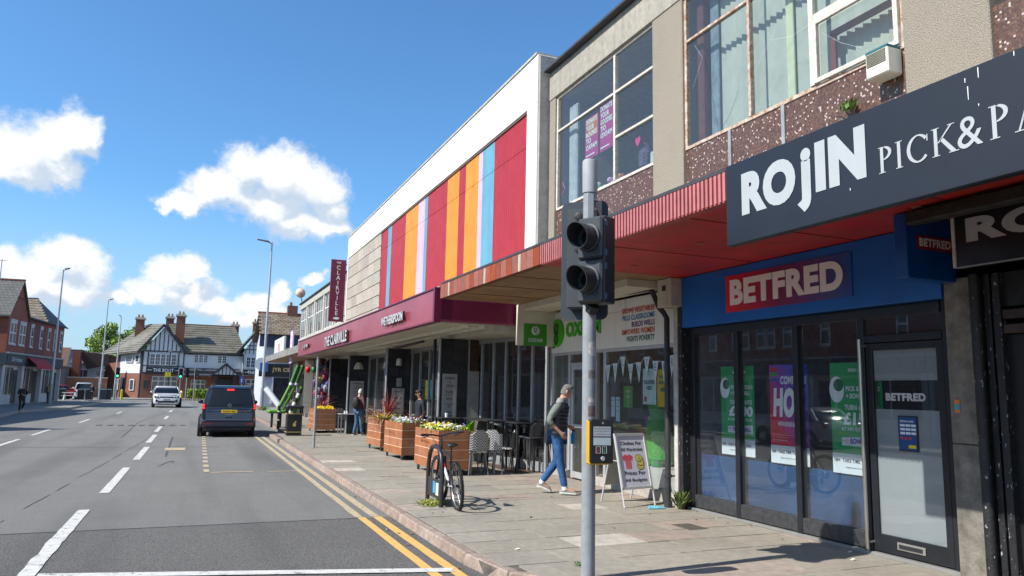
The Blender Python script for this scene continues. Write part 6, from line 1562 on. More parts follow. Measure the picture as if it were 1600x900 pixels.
place(MB().box(-.110, .112, -.118, -.022, 1.078, 1.480), UA, UC).build('front_panel', M('pbblack', (.012, .012, .014), .3), tl, bevel=.012)
place(MB().box(-.080, .085, -.121, -.116, 1.325, 1.415), UA, UC).build('instruction_plate', M('pbplate', (.32, .35, .38), .4), tl)
place(MB().box(-.080, .085, -.121, -.116, 1.245, 1.315), UA, UC).build('wait_window', M('pbwait', (.36, .42, .44), .3), tl)
place(MB().box(-.080, .085, -.121, -.116, 1.165, 1.24), UA, UC).build('display', M('pbdisp', (.02, .02, .024), .15), tl)
um = Matrix.Translation(V(UC)) @ Matrix.Rotation(UA, 4, 'Z'); ur = um.to_3x3() @ V((1, 0, 0))
for i, s in enumerate(('PEDESTRIANS', 'push button and wait', 'for signal opposite')): text(s, um @ V((-.075, -.1225, 1.39-i*.026)), ur, UP, .013, pbk, tl, w=.15)
for i, c in enumerate((M('pbred', (.18, .03, .04), .3), M('pbgreen', (.02, .16, .10), .3))):
    m = MB(); x = -.035+i*.06
    m.box(x-.008, x+.008, -.123, -.121, 1.175, 1.215).box(x-.005, x+.005, -.123, -.121, 1.218, 1.23); place(m, UA, UC).build('man_symbol', c, tl)
    place(MB().tube([(x+.02*a, -.122, 1.203+.03*b) for a, b in ((-1, -1), (1, -1), (1, 1), (-1, 1))], .0015, 4, closed=True), UA, UC).build('symbol_outline', pw, tl)
place(MB().lathe([(.021, 0), (.021, -.01), (.015, -.014)], 16, (.01, -.115, 1.125), 'y'), UA, UC).build('button', M('pbbutton', (.55, .55, .56), .25, metal=.6), tl)
place(MB().lathe([(.012, 0), (.01, -.006)], 10, (.01, -.115, 1.447), 'y'), UA, UC).build('lock', steel, tl)
for z, h, c in ((2.08, .13, (.40, .37, .36)), (1.63, .05, (.4, .36, .33)), (1.86, .08, (.16, .13, .12)), (1.5, .10, (.13, .10, .09))):
    m = MB(); n = 6
    for j in range(n):
        a0, a1 = radians(235+j*12), radians(235+(j+1)*12); m.poly([(3.55+.0672*cos(a0), 6.38+.0672*sin(a0), z), (3.55+.0672*cos(a1), 6.38+.0672*sin(a1), z), (3.55+.0672*cos(a1), 6.38+.0672*sin(a1), z+h), (3.55+.0672*cos(a0), 6.38+.0672*sin(a0), z+h)])
    m.build('sticker', M('sticker%d' % int(z*100), c, .7, .4, 30), tl)

# ------------------------------------------------------------------ litter bin, sign pole, bollard
lb = thing('litter_bin', 'black gold-banded litter bin with a gold litter symbol at the kerb', 'bin', (3.56, 28.1, 0))
binm = M('binblack', (.022, .022, .026), .35, .2, 6)
bx(3.30, 3.82, 27.9, 28.4, .0, .78).build('body', binm, lb, bevel=.02)
for x in (3.28, 3.78): 
    for y in (27.88, 28.38): bx(x, x+.06, y, y+.05, .78, .96).build('corner_post', binm, lb)
bx(3.26, 3.86, 27.86, 28.44, .95, 1.06).build('lid', binm, lb, bevel=.03)
gold = M('gold', (.60, .44, .14), .4)
for z in (.12, .76): bx(3.285, 3.835, 27.885, 28.415, z, z+.022).build('gold_band', gold, lb)
MB().prism([(-.05, 0), (.05, 0), (.06, .06), (.03, .10), (.07, .17), (.02, .20), (.0, .14), (-.03, .12), (-.06, .07)], (3.56, 27.896, .33), U_CAM, UP, (0, -.004, 0)).build('litter_symbol', gold, lb)
sp_ = thing('sign_pole', 'bare grey metal sign pole standing in front of the far planter', 'pole', (3.45, 22.53, 0))
MB().tube([(3.45, 22.53, 0), (3.44, 22.53, 2.58)], .038, 12).build('pole', greymetal, sp_, smooth=True)
MB().tube([(3.44, 22.53, 2.55), (3.44, 22.53, 2.62)], .043, 12).build('cap', M('capdark', (.15, .15, .16), .5), sp_)
bd = thing('bollard', 'slim black bollard with pale bands beside the green boom', 'bollard', (3.47, 33, 0))
MB().tube([(3.47, 32.2, 0), (3.47, 32.2, .95)], .06, 10).build('post', binm, bd)
for z in (.35, .7): MB().tube([(3.47, 32.2, z), (3.47, 32.2, z+.05)], .064, 10).build('band', whiteplastic, bd)

# green access boom standing folded on the pavement
bm_ = thing('boom_lift', 'bright green folded boom lift leaning up behind the litter bin', 'lift', (3.8, 34, 0))
grn = M('boomgreen', (.085, .22, .02), .35, .1, 4); grnd = M('boomdark', (.03, .12, .012), .4, .2, 4)
for dx in (0, .20):
    MB().tube([(3.52+dx, 33.4, .70), (4.02+dx, 33.5, 1.80)], .075, 12).build('lower_boom', grn, bm_, smooth=True)
    MB().tube([(4.02+dx, 33.5, 1.80), (4.06+dx, 33.5, 1.90)], .09, 12).build('boom_collar', whiteplastic, bm_)
    MB().tube([(4.05+dx, 33.5, 1.89), (4.30+dx, 33.6, 2.65)], .09, 12).build('upper_boom', grnd, bm_, smooth=True)
m = MB()
for i in range(6): MB().tube([(4.05+.075*i, 33.8, .5+.19*i), (4.05+.075*(i+1), 33.8, .5+.19*(i+1))], .07, 8).build('striped_arm', blackmatt if i % 2 else whiteplastic, bm_)
MB().tube([(4.25, 33.9, .4), (4.55, 33.9, 1.75)], .08, 10).build('side_arm', grn, bm_, smooth=True)
bx(3.15, 3.85, 33.2, 34.2, .60, .74).build('platform', M('basegreen', (.10, .30, .03), .5, .3, 5), bm_, bevel=.04)
for x in (3.35, 3.7): MB().tube([(x, 33.7, 0), (x, 33.7, .6)], .05, 8).build('outrigger', blackmatt, bm_)
MB().tube([(3.15, 35.0, 1.65), (3.75, 34.6, .85)], .13, 12).build('white_hose', whiteupvc, bm_, smooth=True)
tuft('grass_tuft', (5.1, 57.5, 0), 120, .35, .5, leafy, 'green grass tuft growing round the tall street lamp base', 'grass')

# ------------------------------------------------------------------ timber planters on castors
wood = M('planterwood', (.36, .14, .065), .55, .22, 3, .15, rnd=.07, streak=.2)
soil = M('soil', (.03, .02, .015), .95)
def planter(x0, y0, w, l, label, z0=.125, rz=0):
    p = thing('planter', label, 'planter', (x0+w/2, y0+l/2, 0), rz, 'timber planters on castors along the pub terrace')
    L = lambda n, m_, mat, **k: m_.build(n, mat, p, local=True, **k)
    H = .80; n = 4; h = H/n
    p['group'] = 'timber planters on castors along the pub terrace'
    L('liner', MB().box(-w/2+.03, w/2-.03, -l/2+.03, l/2-.03, z0+.01, z0+H-.07), soil)
    L('gap_batten', MB().box(-w/2+.006, w/2-.006, -l/2+.006, l/2-.006, z0+.03, z0+H-.06), M('gapcream', (.72, .5, .36), .8))
    for i in range(n):
        a, b_ = z0+i*h, z0+(i+1)*h-.018
        for s in (-1, 1):
            L('plank', MB().box(s*(w/2-.022), s*w/2, -l/2, l/2, a, b_), wood)
            L('plank', MB().box(-w/2+.023, w/2-.023, s*(l/2-.022), s*(l/2), a, b_), wood)
    for s in (-1, 1):
        for t in (-1, 1):
            c = MB().lathe([(.045, -.02), (.05, -.015), (.05, .015), (.045, .02)], 14, (s*(w/2-.06), t*(l/2-.12), .05), 'x').build('castor', M('rubber', (.03, .03, .03), .6), p, local=True)
            L('castor_bracket', MB().box(s*(w/2-.06)-.03, s*(w/2-.06)+.03, t*(l/2-.12)-.035, t*(l/2-.12)+.035, .09, z0), steel)
    return p
PL = [(4.69, 14.66, .70, 1.60, 'nearest timber planter, full of yellow and white flowers behind the bicycle', .02),
      (4.83, 18.12, .70, 1.45, 'second timber planter, with white flowers and a bronze spiky clump', .06),
      (4.97, 20.85, .70, 1.45, 'third timber planter, holding the tall red spiky plant', .04),
      (4.52, 29.5, .78, 1.7, 'farthest timber planter, near the litter bin with yellow flowers', 0)]
for a in PL: planter(*a[:5], rz=a[5])
def scribble(x, y0, y1, z, par=None):
    pass
fm = {'y': M('petalyellow', (.85, .55, .01), .5), 'w': M('petalwhite', (.72, .74, .80), .5), 'v': M('petalviolet', (.30, .28, .50), .5), 'g': leafm[1]}
def flowers(x0, x1, y0, y1, z, mix, n, label, seed):
    rg = random.Random(seed); t = thing('flowers', label, 'flowers', ((x0+x1)/2, (y0+y1)/2, z))
    ms = {k: MB() for k in 'ywvg'}
    for i in range(n):
        x, y = rg.uniform(x0, x1), rg.uniform(y0, y1); zz = z+rg.uniform(.0, .09)+.05*sin(x*23+seed)*sin(y*11+seed*2); k = rg.choice(mix)
        if k == 'g':
            for j in range(3):
                a = rg.uniform(0, 6.3); q = V((cos(a), sin(a), 0)); p = V((x, y, zz-.05)); s = q.cross(UP)*.02
                ms['g'].add([p, p+q*.05+s+V((0, 0, .03)), p+q*.09+V((0, 0, .01)), p+q*.05-s+V((0, 0, .03))], [(0, 1, 2, 3)])
        else:
            tilt = V((rg.uniform(-.8, .3), rg.uniform(-.9, .2), 1)).normalized(); a1 = tilt.orthogonal().normalized(); a2 = tilt.cross(a1); r = rg.uniform(.02, .036)
            if rg.random() < .5 and mix.count('y') and y < y0+(y1-y0)*.4: pass
            ms[k].add([V((x, y, zz))+(a1*cos(j*pi/3)+a2*sin(j*pi/3))*r*(1 if j % 2 else .75)+tilt*(.008 if j % 2 else -.004) for j in range(6)], [(0, 1, 2, 3, 4, 5)])
    for k, nme in (('y', 'yellow_blooms'), ('w', 'white_blooms'), ('v', 'violet_blooms'), ('g', 'foliage')):
        if ms[k].v: ms[k].build(nme, fm[k], t)['kind'] = 'stuff'
flowers(4.72, 5.05, 14.75, 16.1, .90, 'yywggg', 420, 'yellow pansies along the road side of the nearest planter', 1)
flowers(5.0, 5.36, 14.72, 16.1, .90, 'wwvygggg', 420, 'white and yellow pansies along the terrace side of the nearest planter', 2)
flowers(4.86, 5.50, 18.2, 19.5, .89, 'wwvggg', 560, 'pale white and violet pansies in the second planter', 3)
flowers(5.0, 5.62, 20.9, 22.2, .89, 'gggyw', 300, 'mostly green foliage under the tall red spiky plant', 4)
flowers(4.6, 5.25, 29.6, 30.4, .89, 'yyyg', 420, 'clump of bright yellow flowers at the near end of the farthest planter', 5)
def spiky(loc, n, L, mat, mat2, label, seed, up=.75):
    rg = random.Random(seed); t = thing('spiky_plant', label, 'plant', loc)
    for i in range(n):
        a = rg.uniform(0, 2*pi); el = rg.uniform(.15, 1.5)*up; l = L*rg.uniform(.6, 1); d = V((cos(a)*cos(el), sin(a)*cos(el), sin(el)))
        s = d.cross(UP); s = (s.normalized() if s.length > .01 else V((1, 0, 0))); p = V(loc); k = 5; vs = []; w = .03
        droop = l*.38*cos(el)**1.5
        for j in range(k+1):
            f = j/k; q = p+d*l*f-V((0, 0, droop*f*f)); ww = w*(1-f**2.2)+.002; vs += [q-s*ww/2, q+V((0, 0, -.006)), q+s*ww/2]
        fs = []
        for j in range(k): fs += [(3*j, 3*j+1, 3*j+4, 3*j+3), (3*j+1, 3*j+2, 3*j+5, 3*j+4)]
        MB().add(vs, fs).build('leaf', mat if rg.random() < .7 else mat2, t)
cr1 = M('cordred', (.30, .045, .045), .45, .4, 8); cr2 = M('cordpink', (.52, .22, .17), .45, .3, 8); cg = M('cordgreen', (.38, .36, .10), .5, .3, 8); cbr = M('cordbronze', (.40, .17, .10), .5, .3, 8)
spiky((5.35, 21.6, .9), 70, .98, cr1, cr2, 'tall dark red spiky cordyline in the third planter', 1, .95)
spiky((5.1, 20.95, .86), 55, .8, cg, cbr, 'yellow-green arching spiky plant spilling from the near end of the third planter', 2, .6)
spiky((5.05, 21.5, .86), 30, .8, cbr, cr2, 'bronze arching leaves on the road side of the third planter', 5, .5)
spiky((5.3, 18.5, .9), 26, .55, cr2, cbr, 'small bronze spiky clump among the white flowers', 3, .6)
spiky((4.95, 30.7, .9), 60, .95, cr1, cr2, 'dark red spiky cordyline in the farthest planter', 4, .9)
for (x, y0, y1) in ((4.685, 15.2, 15.8), (4.80, 18.6, 19.1)):
    o = text('BOOTH & LEE', (x-.002, y1, .62), U_ST, UP, .045, M('stencil', (.10, .03, .015), .8), bpy.data.objects['planter' if x < 4.75 else 'planter.001'], w=y1-y0)

# ------------------------------------------------------------------ terrace furniture
pat = bpy.data.materials.new('zigzag'); pat.use_nodes = True; t = pat.node_tree; b = t.nodes['Principled BSDF']; tc = nn(t, 'ShaderNodeTexCoord')
sp = nn(t, 'ShaderNodeSeparateXYZ'); t.links.new(tc.outputs['Object'], sp.inputs[0])
fx = mathn(t, 'ADD', sp.outputs[0], sp.outputs[1])
zz = mathn(t, 'PINGPONG', mathn(t, 'MULTIPLY', fx, 13), .8); st_n = mathn(t, 'FRACT', mathn(t, 'ADD', mathn(t, 'MULTIPLY', sp.outputs[2], 19), mathn(t, 'MULTIPLY', zz, 1.6)))
t.links.new(mixc(t, mathn(t, 'GREATER_THAN', st_n, .48), (.02, .02, .025), (.55, .55, .54)), b.inputs['Base Color']); b.inputs['Roughness'].default_value = .6
cgrey = M('chairgrey', (.20, .21, .22), .4, .1, metal=.4); cdark = M('chairdark', (.05, .05, .055), .45)
def chair(loc, rz, label, shell, legm, seat_h=.45, tall=False, group=None):
    c = thing('chair' if not tall else 'bar_stool', label, 'chair' if not tall else 'bar stool', loc, rz, group)
    L = lambda n, m_, mat, **k: m_.build(n, mat, c, local=True, **k)
    h = seat_h
    L('seat', MB().slab([(-.21, -.20, h), (.21, -.20, h), (.23, .20, h+.02), (-.23, .20, h+.02)], (0, 0, .03)), shell, bevel=.01)
    vs = []; fs = []; nj, nk = 7, 4; Hb = .42 if not tall else .30
    for t_ in (0, .018):
        for k in range(nk):
            for j in range(nj):
                a = (j/(nj-1)-.5)*2.2; z = h+.05+Hb*k/(nk-1)*(1 if abs(a) < .6 else .8)
                vs.append((.24*sin(a), -.13-.10*cos(a)-.03*k/(nk-1)-t_, z))
    o_ = nj*nk
    for k in range(nk-1):
        for j in range(nj-1):
            q = (k*nj+j, k*nj+j+1, (k+1)*nj+j+1, (k+1)*nj+j); fs += [q, tuple(o_+i for i in q[::-1])]
    for j in range(nj-1): fs += [((nk-1)*nj+j, (nk-1)*nj+j+1, o_+(nk-1)*nj+j+1, o_+(nk-1)*nj+j), (j+1, j, o_+j, o_+j+1)]
    L('backrest', MB().add(vs, fs), shell)
    for sx in (-1, 1):
        for sy in (-1, 1): L('leg', MB().tube([(sx*.17, sy*.16, h), (sx*.23, sy*.22, 0)], [.016, .012], 6), legm)
    if tall:
        for sy in (-1, 1): L('footrest', MB().bar((-.20, sy*.19, .28), (.20, sy*.19, .28), .02, .02), legm)
    return c
def table(loc, w, l, h, topm, legm, label, rz=0, th=.03):
    t = thing('table', label, 'table', loc, rz); L = lambda n, m_, mat, **k: m_.build(n, mat, t, local=True, **k)
    L('table_top', MB().box(-w/2, w/2, -l/2, l/2, h-th, h), topm, bevel=.006)
    for sx in (-1, 1):
        for sy in (-1, 1): L('leg', MB().box(sx*(w/2-.05)-.02, sx*(w/2-.05)+.02, sy*(l/2-.05)-.02, sy*(l/2-.05)+.02, 0, h-th), legm)
    return t
ttop = M('tabletopwood', (.36, .20, .10), .4, .2, 4)
table((5.72, 15.05, 0), .62, .62, .77, ttop, cgrey, 'low grey-legged table with a wooden top beside the nearest planter')
table((5.75, 17.2, 0), .55, .60, 1.08, blackmatt, blackmatt, 'tall black bar table holding a white cup')
table((6.35, 16.3, 0), .55, 1.6, 1.08, blackmatt, blackmatt, 'long tall black bar table before the pub windows')
table((6.75, 15.3, 0), .5, .9, 1.06, blackmatt, blackmatt, 'tall black bar table nearest the charity shop')
tag(MB().lathe([(.035, 0), (.045, .10)], 12, (5.72, 17.25, 1.08)).build('cup', whiteplastic), 'white cup standing on the tall black table', 'cup')
tag(bx(5.45, 5.70, 14.95, 15.25, .772, .81).build('cloth', pat), 'patterned folded cloth on the low wooden-topped table', 'cloth')
chair((5.55, 14.86, 0), radians(8), 'zigzag black and white chair with grey legs at the low table', pat, cgrey)
chair((6.02, 14.95, 0), radians(-30), 'zigzag black and white chair behind the first at the low table', pat, cgrey)
chair((6.50, 15.55, 0), radians(62), 'zigzag chair with black legs seen side on near the walking man', pat, cdark)
lime = M('lime', (.18, .55, .01), .4); navy = M('chairnavy', (.05, .07, .11), .4)
chair((6.45, 17.7, 0), radians(20), 'bright lime green chair behind the tall tables', lime, lime, .62, True)
chair((6.05, 17.9, 0), radians(-15), 'grey bucket stool just left of the lime green one', M('chairmid', (.13, .13, .12), .6), cdark, .72, True)
chair((7.0, 15.6, 0), radians(40), 'navy topped bar stool with pale legs by the walking man', navy, M('palelegs', (.5, .46, .38), .5), .74, True)
chair((6.75, 16.2, 0), radians(70), 'grey bar stool between the two long tables', M('chairmid2', (.16, .16, .17), .6), cgrey, .72, True)
chair((6.9, 15.0, 0), radians(20), 'dark bar stool closest to the charity shop window', cdark, cdark, .72, True)
chair((6.3, 16.9, 0), radians(110), 'brown-grey bar stool facing the long table', M('chairbrown', (.12, .10, .08), .6), cgrey, .72, True)
al = M('alchair', (.40, .41, .42), .35, .1, metal=.7)
for i, (x, y, r) in enumerate(((5.9, 29.3, 10), (5.75, 30.4, 200), (6.25, 29.7, 95))): chair((x, y, 0), radians(r), ['metal chair nearest the white-haired man', 'metal chair behind the farthest planter', 'metal chair against the third pier'][i], al, al)
table((5.65, 28.9, 0), .7, .7, .76, M('tablegrey', (.33, .33, .34), .4), al, 'grey metal table by the white-haired man')
table((5.6, 31.2, 0), .7, .7, .76, MATS['tablegrey'], al, 'second grey metal table beyond the farthest planter')
for i in range(3):
    o = MB().tube([(5.5+.1*i, 28.8+.1*i, .765), (5.5+.1*i, 28.8+.1*i, .86)], .035, 8).build('cup', whiteplastic); tag(o, ['leftmost', 'middle', 'rightmost'][i]+' white cup on the metal table by the white-haired man', 'cup')

# ------------------------------------------------------------------ A-board
ab = thing('a_board', 'aluminium A-board advertising clothes and prices outside the charity shop', 'sign', (6.55, 10.4, 0))
alb = M('boardalu', (.55, .54, .52), .4, .05, metal=.3); abw = M('boardpaper', (.66, .65, .72), .5, .03)
P0, P1 = V((6.21, 10.03, 0)), V((6.84, 10.15, 0)); T0, T1 = V((6.24, 10.40, 1.09)), V((6.87, 10.52, 1.09))
B0, B1 = V((6.26, 10.82, 0)), V((6.89, 10.94, 0))
for a, b_ in ((P0, T0), (P1, T1), (B0, T0), (B1, T1)): MB().bar(a, b_, .028, .02, (1, 0, 0)).build('leg', alb, ab, bevel=.003)
fu = (P1-P0).normalized(); fv = (T0-P0).normalized(); fn_ = fu.cross(fv)
def on(a, b_, o=0): return P0+fu*a+fv*b_+fn_*o
W_ = (P1-P0).length; Hh = (T0-P0).length
for a, b_, c, d in ((0, .27, W_, .31), (0, Hh-.045, W_, Hh), (0, .27, .035, Hh), (W_-.035, .27, W_, Hh)):
    MB().slab([on(a, b_, .004), on(c, b_, .004), on(c, d, .004), on(a, d, .004)], fn_*.016).build('frame', alb, ab, bevel=.003)
MB().slab([on(.03, .30, 0), on(W_-.03, .30, 0), on(W_-.03, Hh-.04, 0), on(.03, Hh-.04, 0)], fn_*.006).build('poster_sheet', abw, ab)
nb = (T0-B0).normalized()
bu_ = (B1-B0).normalized(); bn = nb.cross(bu_)
MB().slab([B0+nb*.28, B1+nb*.28, B1+nb*(Hh-.02), B0+nb*(Hh-.02)], bn*.008).build('back_panel', M('abback', (.30, .30, .28), .6), ab)
MB().bar(P0.lerp(T0, .62), B0.lerp(T0, .62), .012, .012).build('stay', alb, ab)
for s, b_, w, h in (('Clothes For', .965, .44, .058), ('All Wardrobes', .865, .46, .058), ('Prices For', .49, .44, .062), ('All Budgets', .375, .46, .062)):
    text(s, on(W_/2, b_, .0075), fu, fv, h, M('abink', (.02, .02, .025), .5), ab, w=w, align='C', bold=.022, ext=.001)
shirt = [(-.04, .20), (-.11, .16), (-.09, .09), (-.062, .11), (-.06, -.03), (.06, -.03), (.062, .11), (.09, .09), (.11, .16), (.04, .20), (.0, .175)]
MB().prism(shirt, on(W_*.32, .62, .0065), fu, fv, fn_*.0015).build('shirt_print', M('shirtred', (.62, .10, .13), .5), ab)
for k in range(4): MB().prism([(-.055+.03*k, -.025), (-.05+.03*k, -.025), (-.05+.03*k, .10), (-.055+.03*k, .10)], on(W_*.32, .62, .0085), fu, fv, fn_*.0006).build('shirt_check', M('shirtpale', (.75, .45, .45), .5), ab)
for k, (dx, dz) in enumerate(((.01, -.02), (.015, .04), (-.01, .105))):
    MB().prism([(.075*cos(i*pi/10), .06*sin(i*pi/10)) for i in range(20)], on(W_*.70+dx, .645+dz, .0065+.002*k), fu, fv, fn_*.0015).build('coin_print', blk, ab)
    MB().prism([(.067*cos(i*pi/10), .052*sin(i*pi/10)) for i in range(20)], on(W_*.70+dx, .645+dz, .008+.002*k), fu, fv, fn_*.0008).build('coin_print', M('coinyellow', (.66, .52, .10), .5), ab)
text('£', on(W_*.69, .725, .0135), fu, fv, .05, blk, ab, align='C')
tag(MB().slab([(6.50, 9.83, .004), (6.78, 9.78, .004), (6.80, 9.88, .01), (6.56, 9.92, .03)], (0, 0, .02)).build('litter', M('litterblue', (.15, .45, .62), .3, .5, 30), bevel=.008), 'crumpled blue and white wrapper lying below the A-board', 'litter')
tuft('weed', (7.0, 9.70, 0), 150, .30, .05, M('weedgreen', (.10, .13, .03), .7, .3, 20), 'leafy green weed growing at the foot of the party pilaster', 'weed', spread=.28)
tuft('grass_tuft', (3.50, 11.15, 0), 260, .09, .22, M('yellowgrass', (.30, .32, .06), .7, .3, 20), 'patch of yellow-green grass at the foot of the bike stand', 'grass', spread=.9)
tuft('grass_tuft', (3.75, 6.9, 0), 40, .05, .08, leafy, 'small grass tuft just behind the signal pole foot', 'grass', spread=.9)
rg = random.Random(21)
lm_ = M('deadleaf', (.22, .13, .06), .8); lw = M('paperscrap', (.6, .58, .52), .8)
for i in range(26):
    x, y = rg.choice(((rg.uniform(2.45, 2.78), rg.uniform(7.5, 16)), (rg.uniform(6.6, 7.1), rg.uniform(5.5, 9.6)), (rg.uniform(3.2, 6.5), rg.uniform(6.5, 13))))
    z = -.108 if x < 2.8 else .006; s = rg.uniform(.012, .035); a = rg.uniform(0, 6); d = V((cos(a), sin(a), .2))*s; e = V((-sin(a), cos(a), .1))*s*.6; p = V((x, y, z))
    o = MB().add([p-d, p+e, p+d, p-e, p-d+V((0, 0, .004)), p+e+V((0, 0, .01)), p+d+V((0, 0, .004)), p-e+V((0, 0, .008))], [(0, 1, 2, 3), (4, 5, 6, 7), (0, 1, 5, 4), (1, 2, 6, 5), (2, 3, 7, 6), (3, 0, 4, 7)]).build('fallen_leaf', lw if i % 4 == 0 else lm_)
    tag(o, 'small dry leaf or paper scrap lying on the ground near the kerb or shopfronts', 'litter', 'scraps scattered on the pavement and gutter')

# ------------------------------------------------------------------ bicycle on its stand
sd = thing('bike_stand', 'black hoop bike stand with a plate carrying blue and white stickers', 'bike stand', (3.56, 11.2, 0))
hoop = [(3.56, 10.86, 0), (3.56, 10.86, .55), (3.56, 10.92, .74), (3.56, 11.05, .84), (3.56, 11.22, .87), (3.56, 11.39, .84), (3.56, 11.50, .74), (3.56, 11.56, .55), (3.56, 11.56, 0)]
MB().tube(hoop, .034, 12).build('hoop', M('hoopblack', (.03, .03, .032), .35, .2, 8), sd, smooth=True)
bx(3.55, 3.57, 10.89, 11.53, .10, .38).build('plate', M('plateblack', (.035, .038, .042), .5), sd, bevel=.004)
bx(3.545, 3.55, 11.14, 11.25, .17, .34).build('sticker', M('stkblue', (.05, .30, .50), .5), sd)
bx(3.545, 3.55, 10.98, 11.10, .15, .33).build('sticker', whiteplastic, sd)
bk = thing('bicycle', 'black and white mountain bicycle leaning on the hoop stand', 'bicycle', (3.70, 10.52, 0), radians(-4.5))
tyre = M('tyre', (.025, .025, .025), .75, .2, 30, .3); alloy = M('alloy', (.45, .45, .46), .3, metal=.8); fblack = M('frameblackgloss', (.02, .02, .024), .25, coat=.5); fwhite = M('framewhite', (.62, .62, .62), .3)
lean = Matrix.Rotation(radians(-4), 4, 'Y')
def BL(n, m_, mat, steer=None, parent=None, **k):
    if steer is not None: m_.xf(Matrix.Translation(V((0, 1.0, 0))) @ Matrix.Rotation(steer, 4, 'Z') @ Matrix.Translation(V((0, -1.0, 0))))
    m_.xf(lean); return m_.build(n, mat, parent or bk, local=True, **k)
R = .345; SA = radians(8)
for wy, stt in ((0, None), (1.06, SA)):
    circ = lambda r, n=36: [(0, wy+r*cos(2*pi*i/n), R+r*sin(2*pi*i/n)) for i in range(n)]
    w_ = BL('wheel', MB().tube(circ(R-.045), .011, 6, closed=True), alloy, stt, smooth=True)
    BL('tyre', MB().tube(circ(R-.024), .025, 8, closed=True), tyre, stt, parent=w_)
    m = MB()
    for i in range(72):
        a = 2*pi*i/72; c, s = cos(a), sin(a); m.box(-.024, .024, -.006, .006, -.004, .004)
        k = len(m.v)-8
        for j in range(k, k+8):
            x, y, z = m.v[j]; m.v[j] = (x, wy+(R+.002+z)*c-y*s, R+(R+.002+z)*s+y*c)
    BL('tread', m, tyre, stt, parent=w_)['kind'] = 'stuff'
    m = MB()
    for i in range(28):
        a = 2*pi*i/28; m.tube([((.02 if i % 2 else -.02), wy+.02*cos(a+.6), R+.02*sin(a+.6)), (0, wy+(R-.05)*cos(a), R+(R-.05)*sin(a))], .0016, 3, caps=False)
    BL('spokes', m, alloy, stt, parent=w_)['kind'] = 'stuff'
    BL('hub', MB().tube([(-.05, wy, R), (.05, wy, R)], .022, 10), fblack, stt, parent=w_)
    BL('brake_disc', MB().lathe([(.08, 0), (.08, .003)], 20, (-.035, wy, R), 'x'), alloy, stt, parent=w_)
bbp = V((0, .42, .30)); st0 = V((0, .27, .72)); hd0, hd1 = V((0, .86, .80)), V((0, .90, .68))
for a, b_, r, mt_ in ((bbp, st0, .017, fblack), (bbp, hd1, .024, fwhite), (st0, hd0, .019, fblack), (hd0+V((0, -.01, .05)), hd1, .022, fblack)): BL('frame_tube', MB().tube([a, b_], r, 10), mt_, smooth=True)
for s in (-1, 1):
    BL('chain_stay', MB().tube([bbp+V((s*.03, 0, 0)), (s*.06, .0, R)], .011, 6), fwhite); BL('seat_stay', MB().tube([st0+V((s*.02, 0, -.05)), (s*.06, .0, R)], .009, 6), fblack)
    BL('fork_leg', MB().tube([(s*.055, .91, .66), (s*.06, .95, .52), (s*.06, 1.05, R)], [.022, .020, .014], 8), fblack, SA)
BL('fork_crown', MB().box(-.07, .07, .88, .94, .64, .69), fblack, SA, bevel=.01)
BL('seat_post', MB().tube([st0, (0, .23, .88)], .014, 8), fblack)
BL('saddle', MB().add([(-.07,.10,.89),(.07,.10,.89),(.06,.22,.90),(.018,.38,.91),(-.018,.38,.91),(-.06,.22,.90),(-.075,.09,.935),(.075,.09,.935),(.06,.22,.945),(.02,.39,.94),(-.02,.39,.94),(-.06,.22,.945)],
    [(0,1,2,3,4,5),(11,10,9,8,7,6),(0,6,7,1),(1,7,8,2),(2,8,9,3),(3,9,10,4),(4,10,11,5),(5,11,6,0)]), fblack, bevel=.012, smooth=True)
BL('stem', MB().tube([(0, .85, .86), (0, .86, .96), (0, .93, 1.0)], .018, 8), fblack)
BL('handlebar', MB().tube([(-.35, .84, 1.05), (-.15, .90, 1.035), (0, .93, 1.0), (.15, .90, 1.035), (.35, .84, 1.05)], .014, 8), fblack, SA, smooth=True)
for s in (-1, 1):
    BL('grip', MB().tube([(s*.24, .87, 1.043), (s*.36, .84, 1.052)], .02, 8), tyre, SA)
    BL('brake_lever', MB().tube([(s*.20, .90, 1.03), (s*.24, .96, 1.0), (s*.33, .94, 1.0)], .007, 5), fblack, SA)
    BL('brake_cable', MB().tube([(s*.18, .92, 1.03), (s*.12, 1.03, 1.0), (s*.03, 1.0, .85), (s*.04, .96, .62)], .004, 4), fblack, SA)
BL('chainring', MB().lathe([(.09, 0), (.09, .006)], 22, (.055, .42, .30), 'x'), fblack)
BL('cassette', MB().lathe([(.055, 0), (.055, .02), (.03, .03)], 18, (.035, 0, R), 'x'), alloy)
for s, dz in ((1, -.12), (-1, .12)):
    BL('crank', MB().bar((s*.07, .42, .30), (s*.08, .46, .30+dz*1.2), .014, .025), alloy); BL('pedal', MB().box(s*.09, s*.18, .42, .51, .29+dz*1.2, .315+dz*1.2), fblack)
BL('chain', MB().tube([(.05, .42, .39), (.05, .0, R+.05)], .005, 4).tube([(.05, .42, .21), (.05, .02, R-.14), (.05, -.02, R-.05)], .005, 4), fblack)
BL('derailleur', MB().box(.04, .06, .0, .05, .16, .28), fblack)
BL('red_decal', MB().tube([bbp.lerp(hd1, .6), bbp.lerp(hd1, .8)], .0255, 10), M('decalred', (.5, .02, .04), .4))

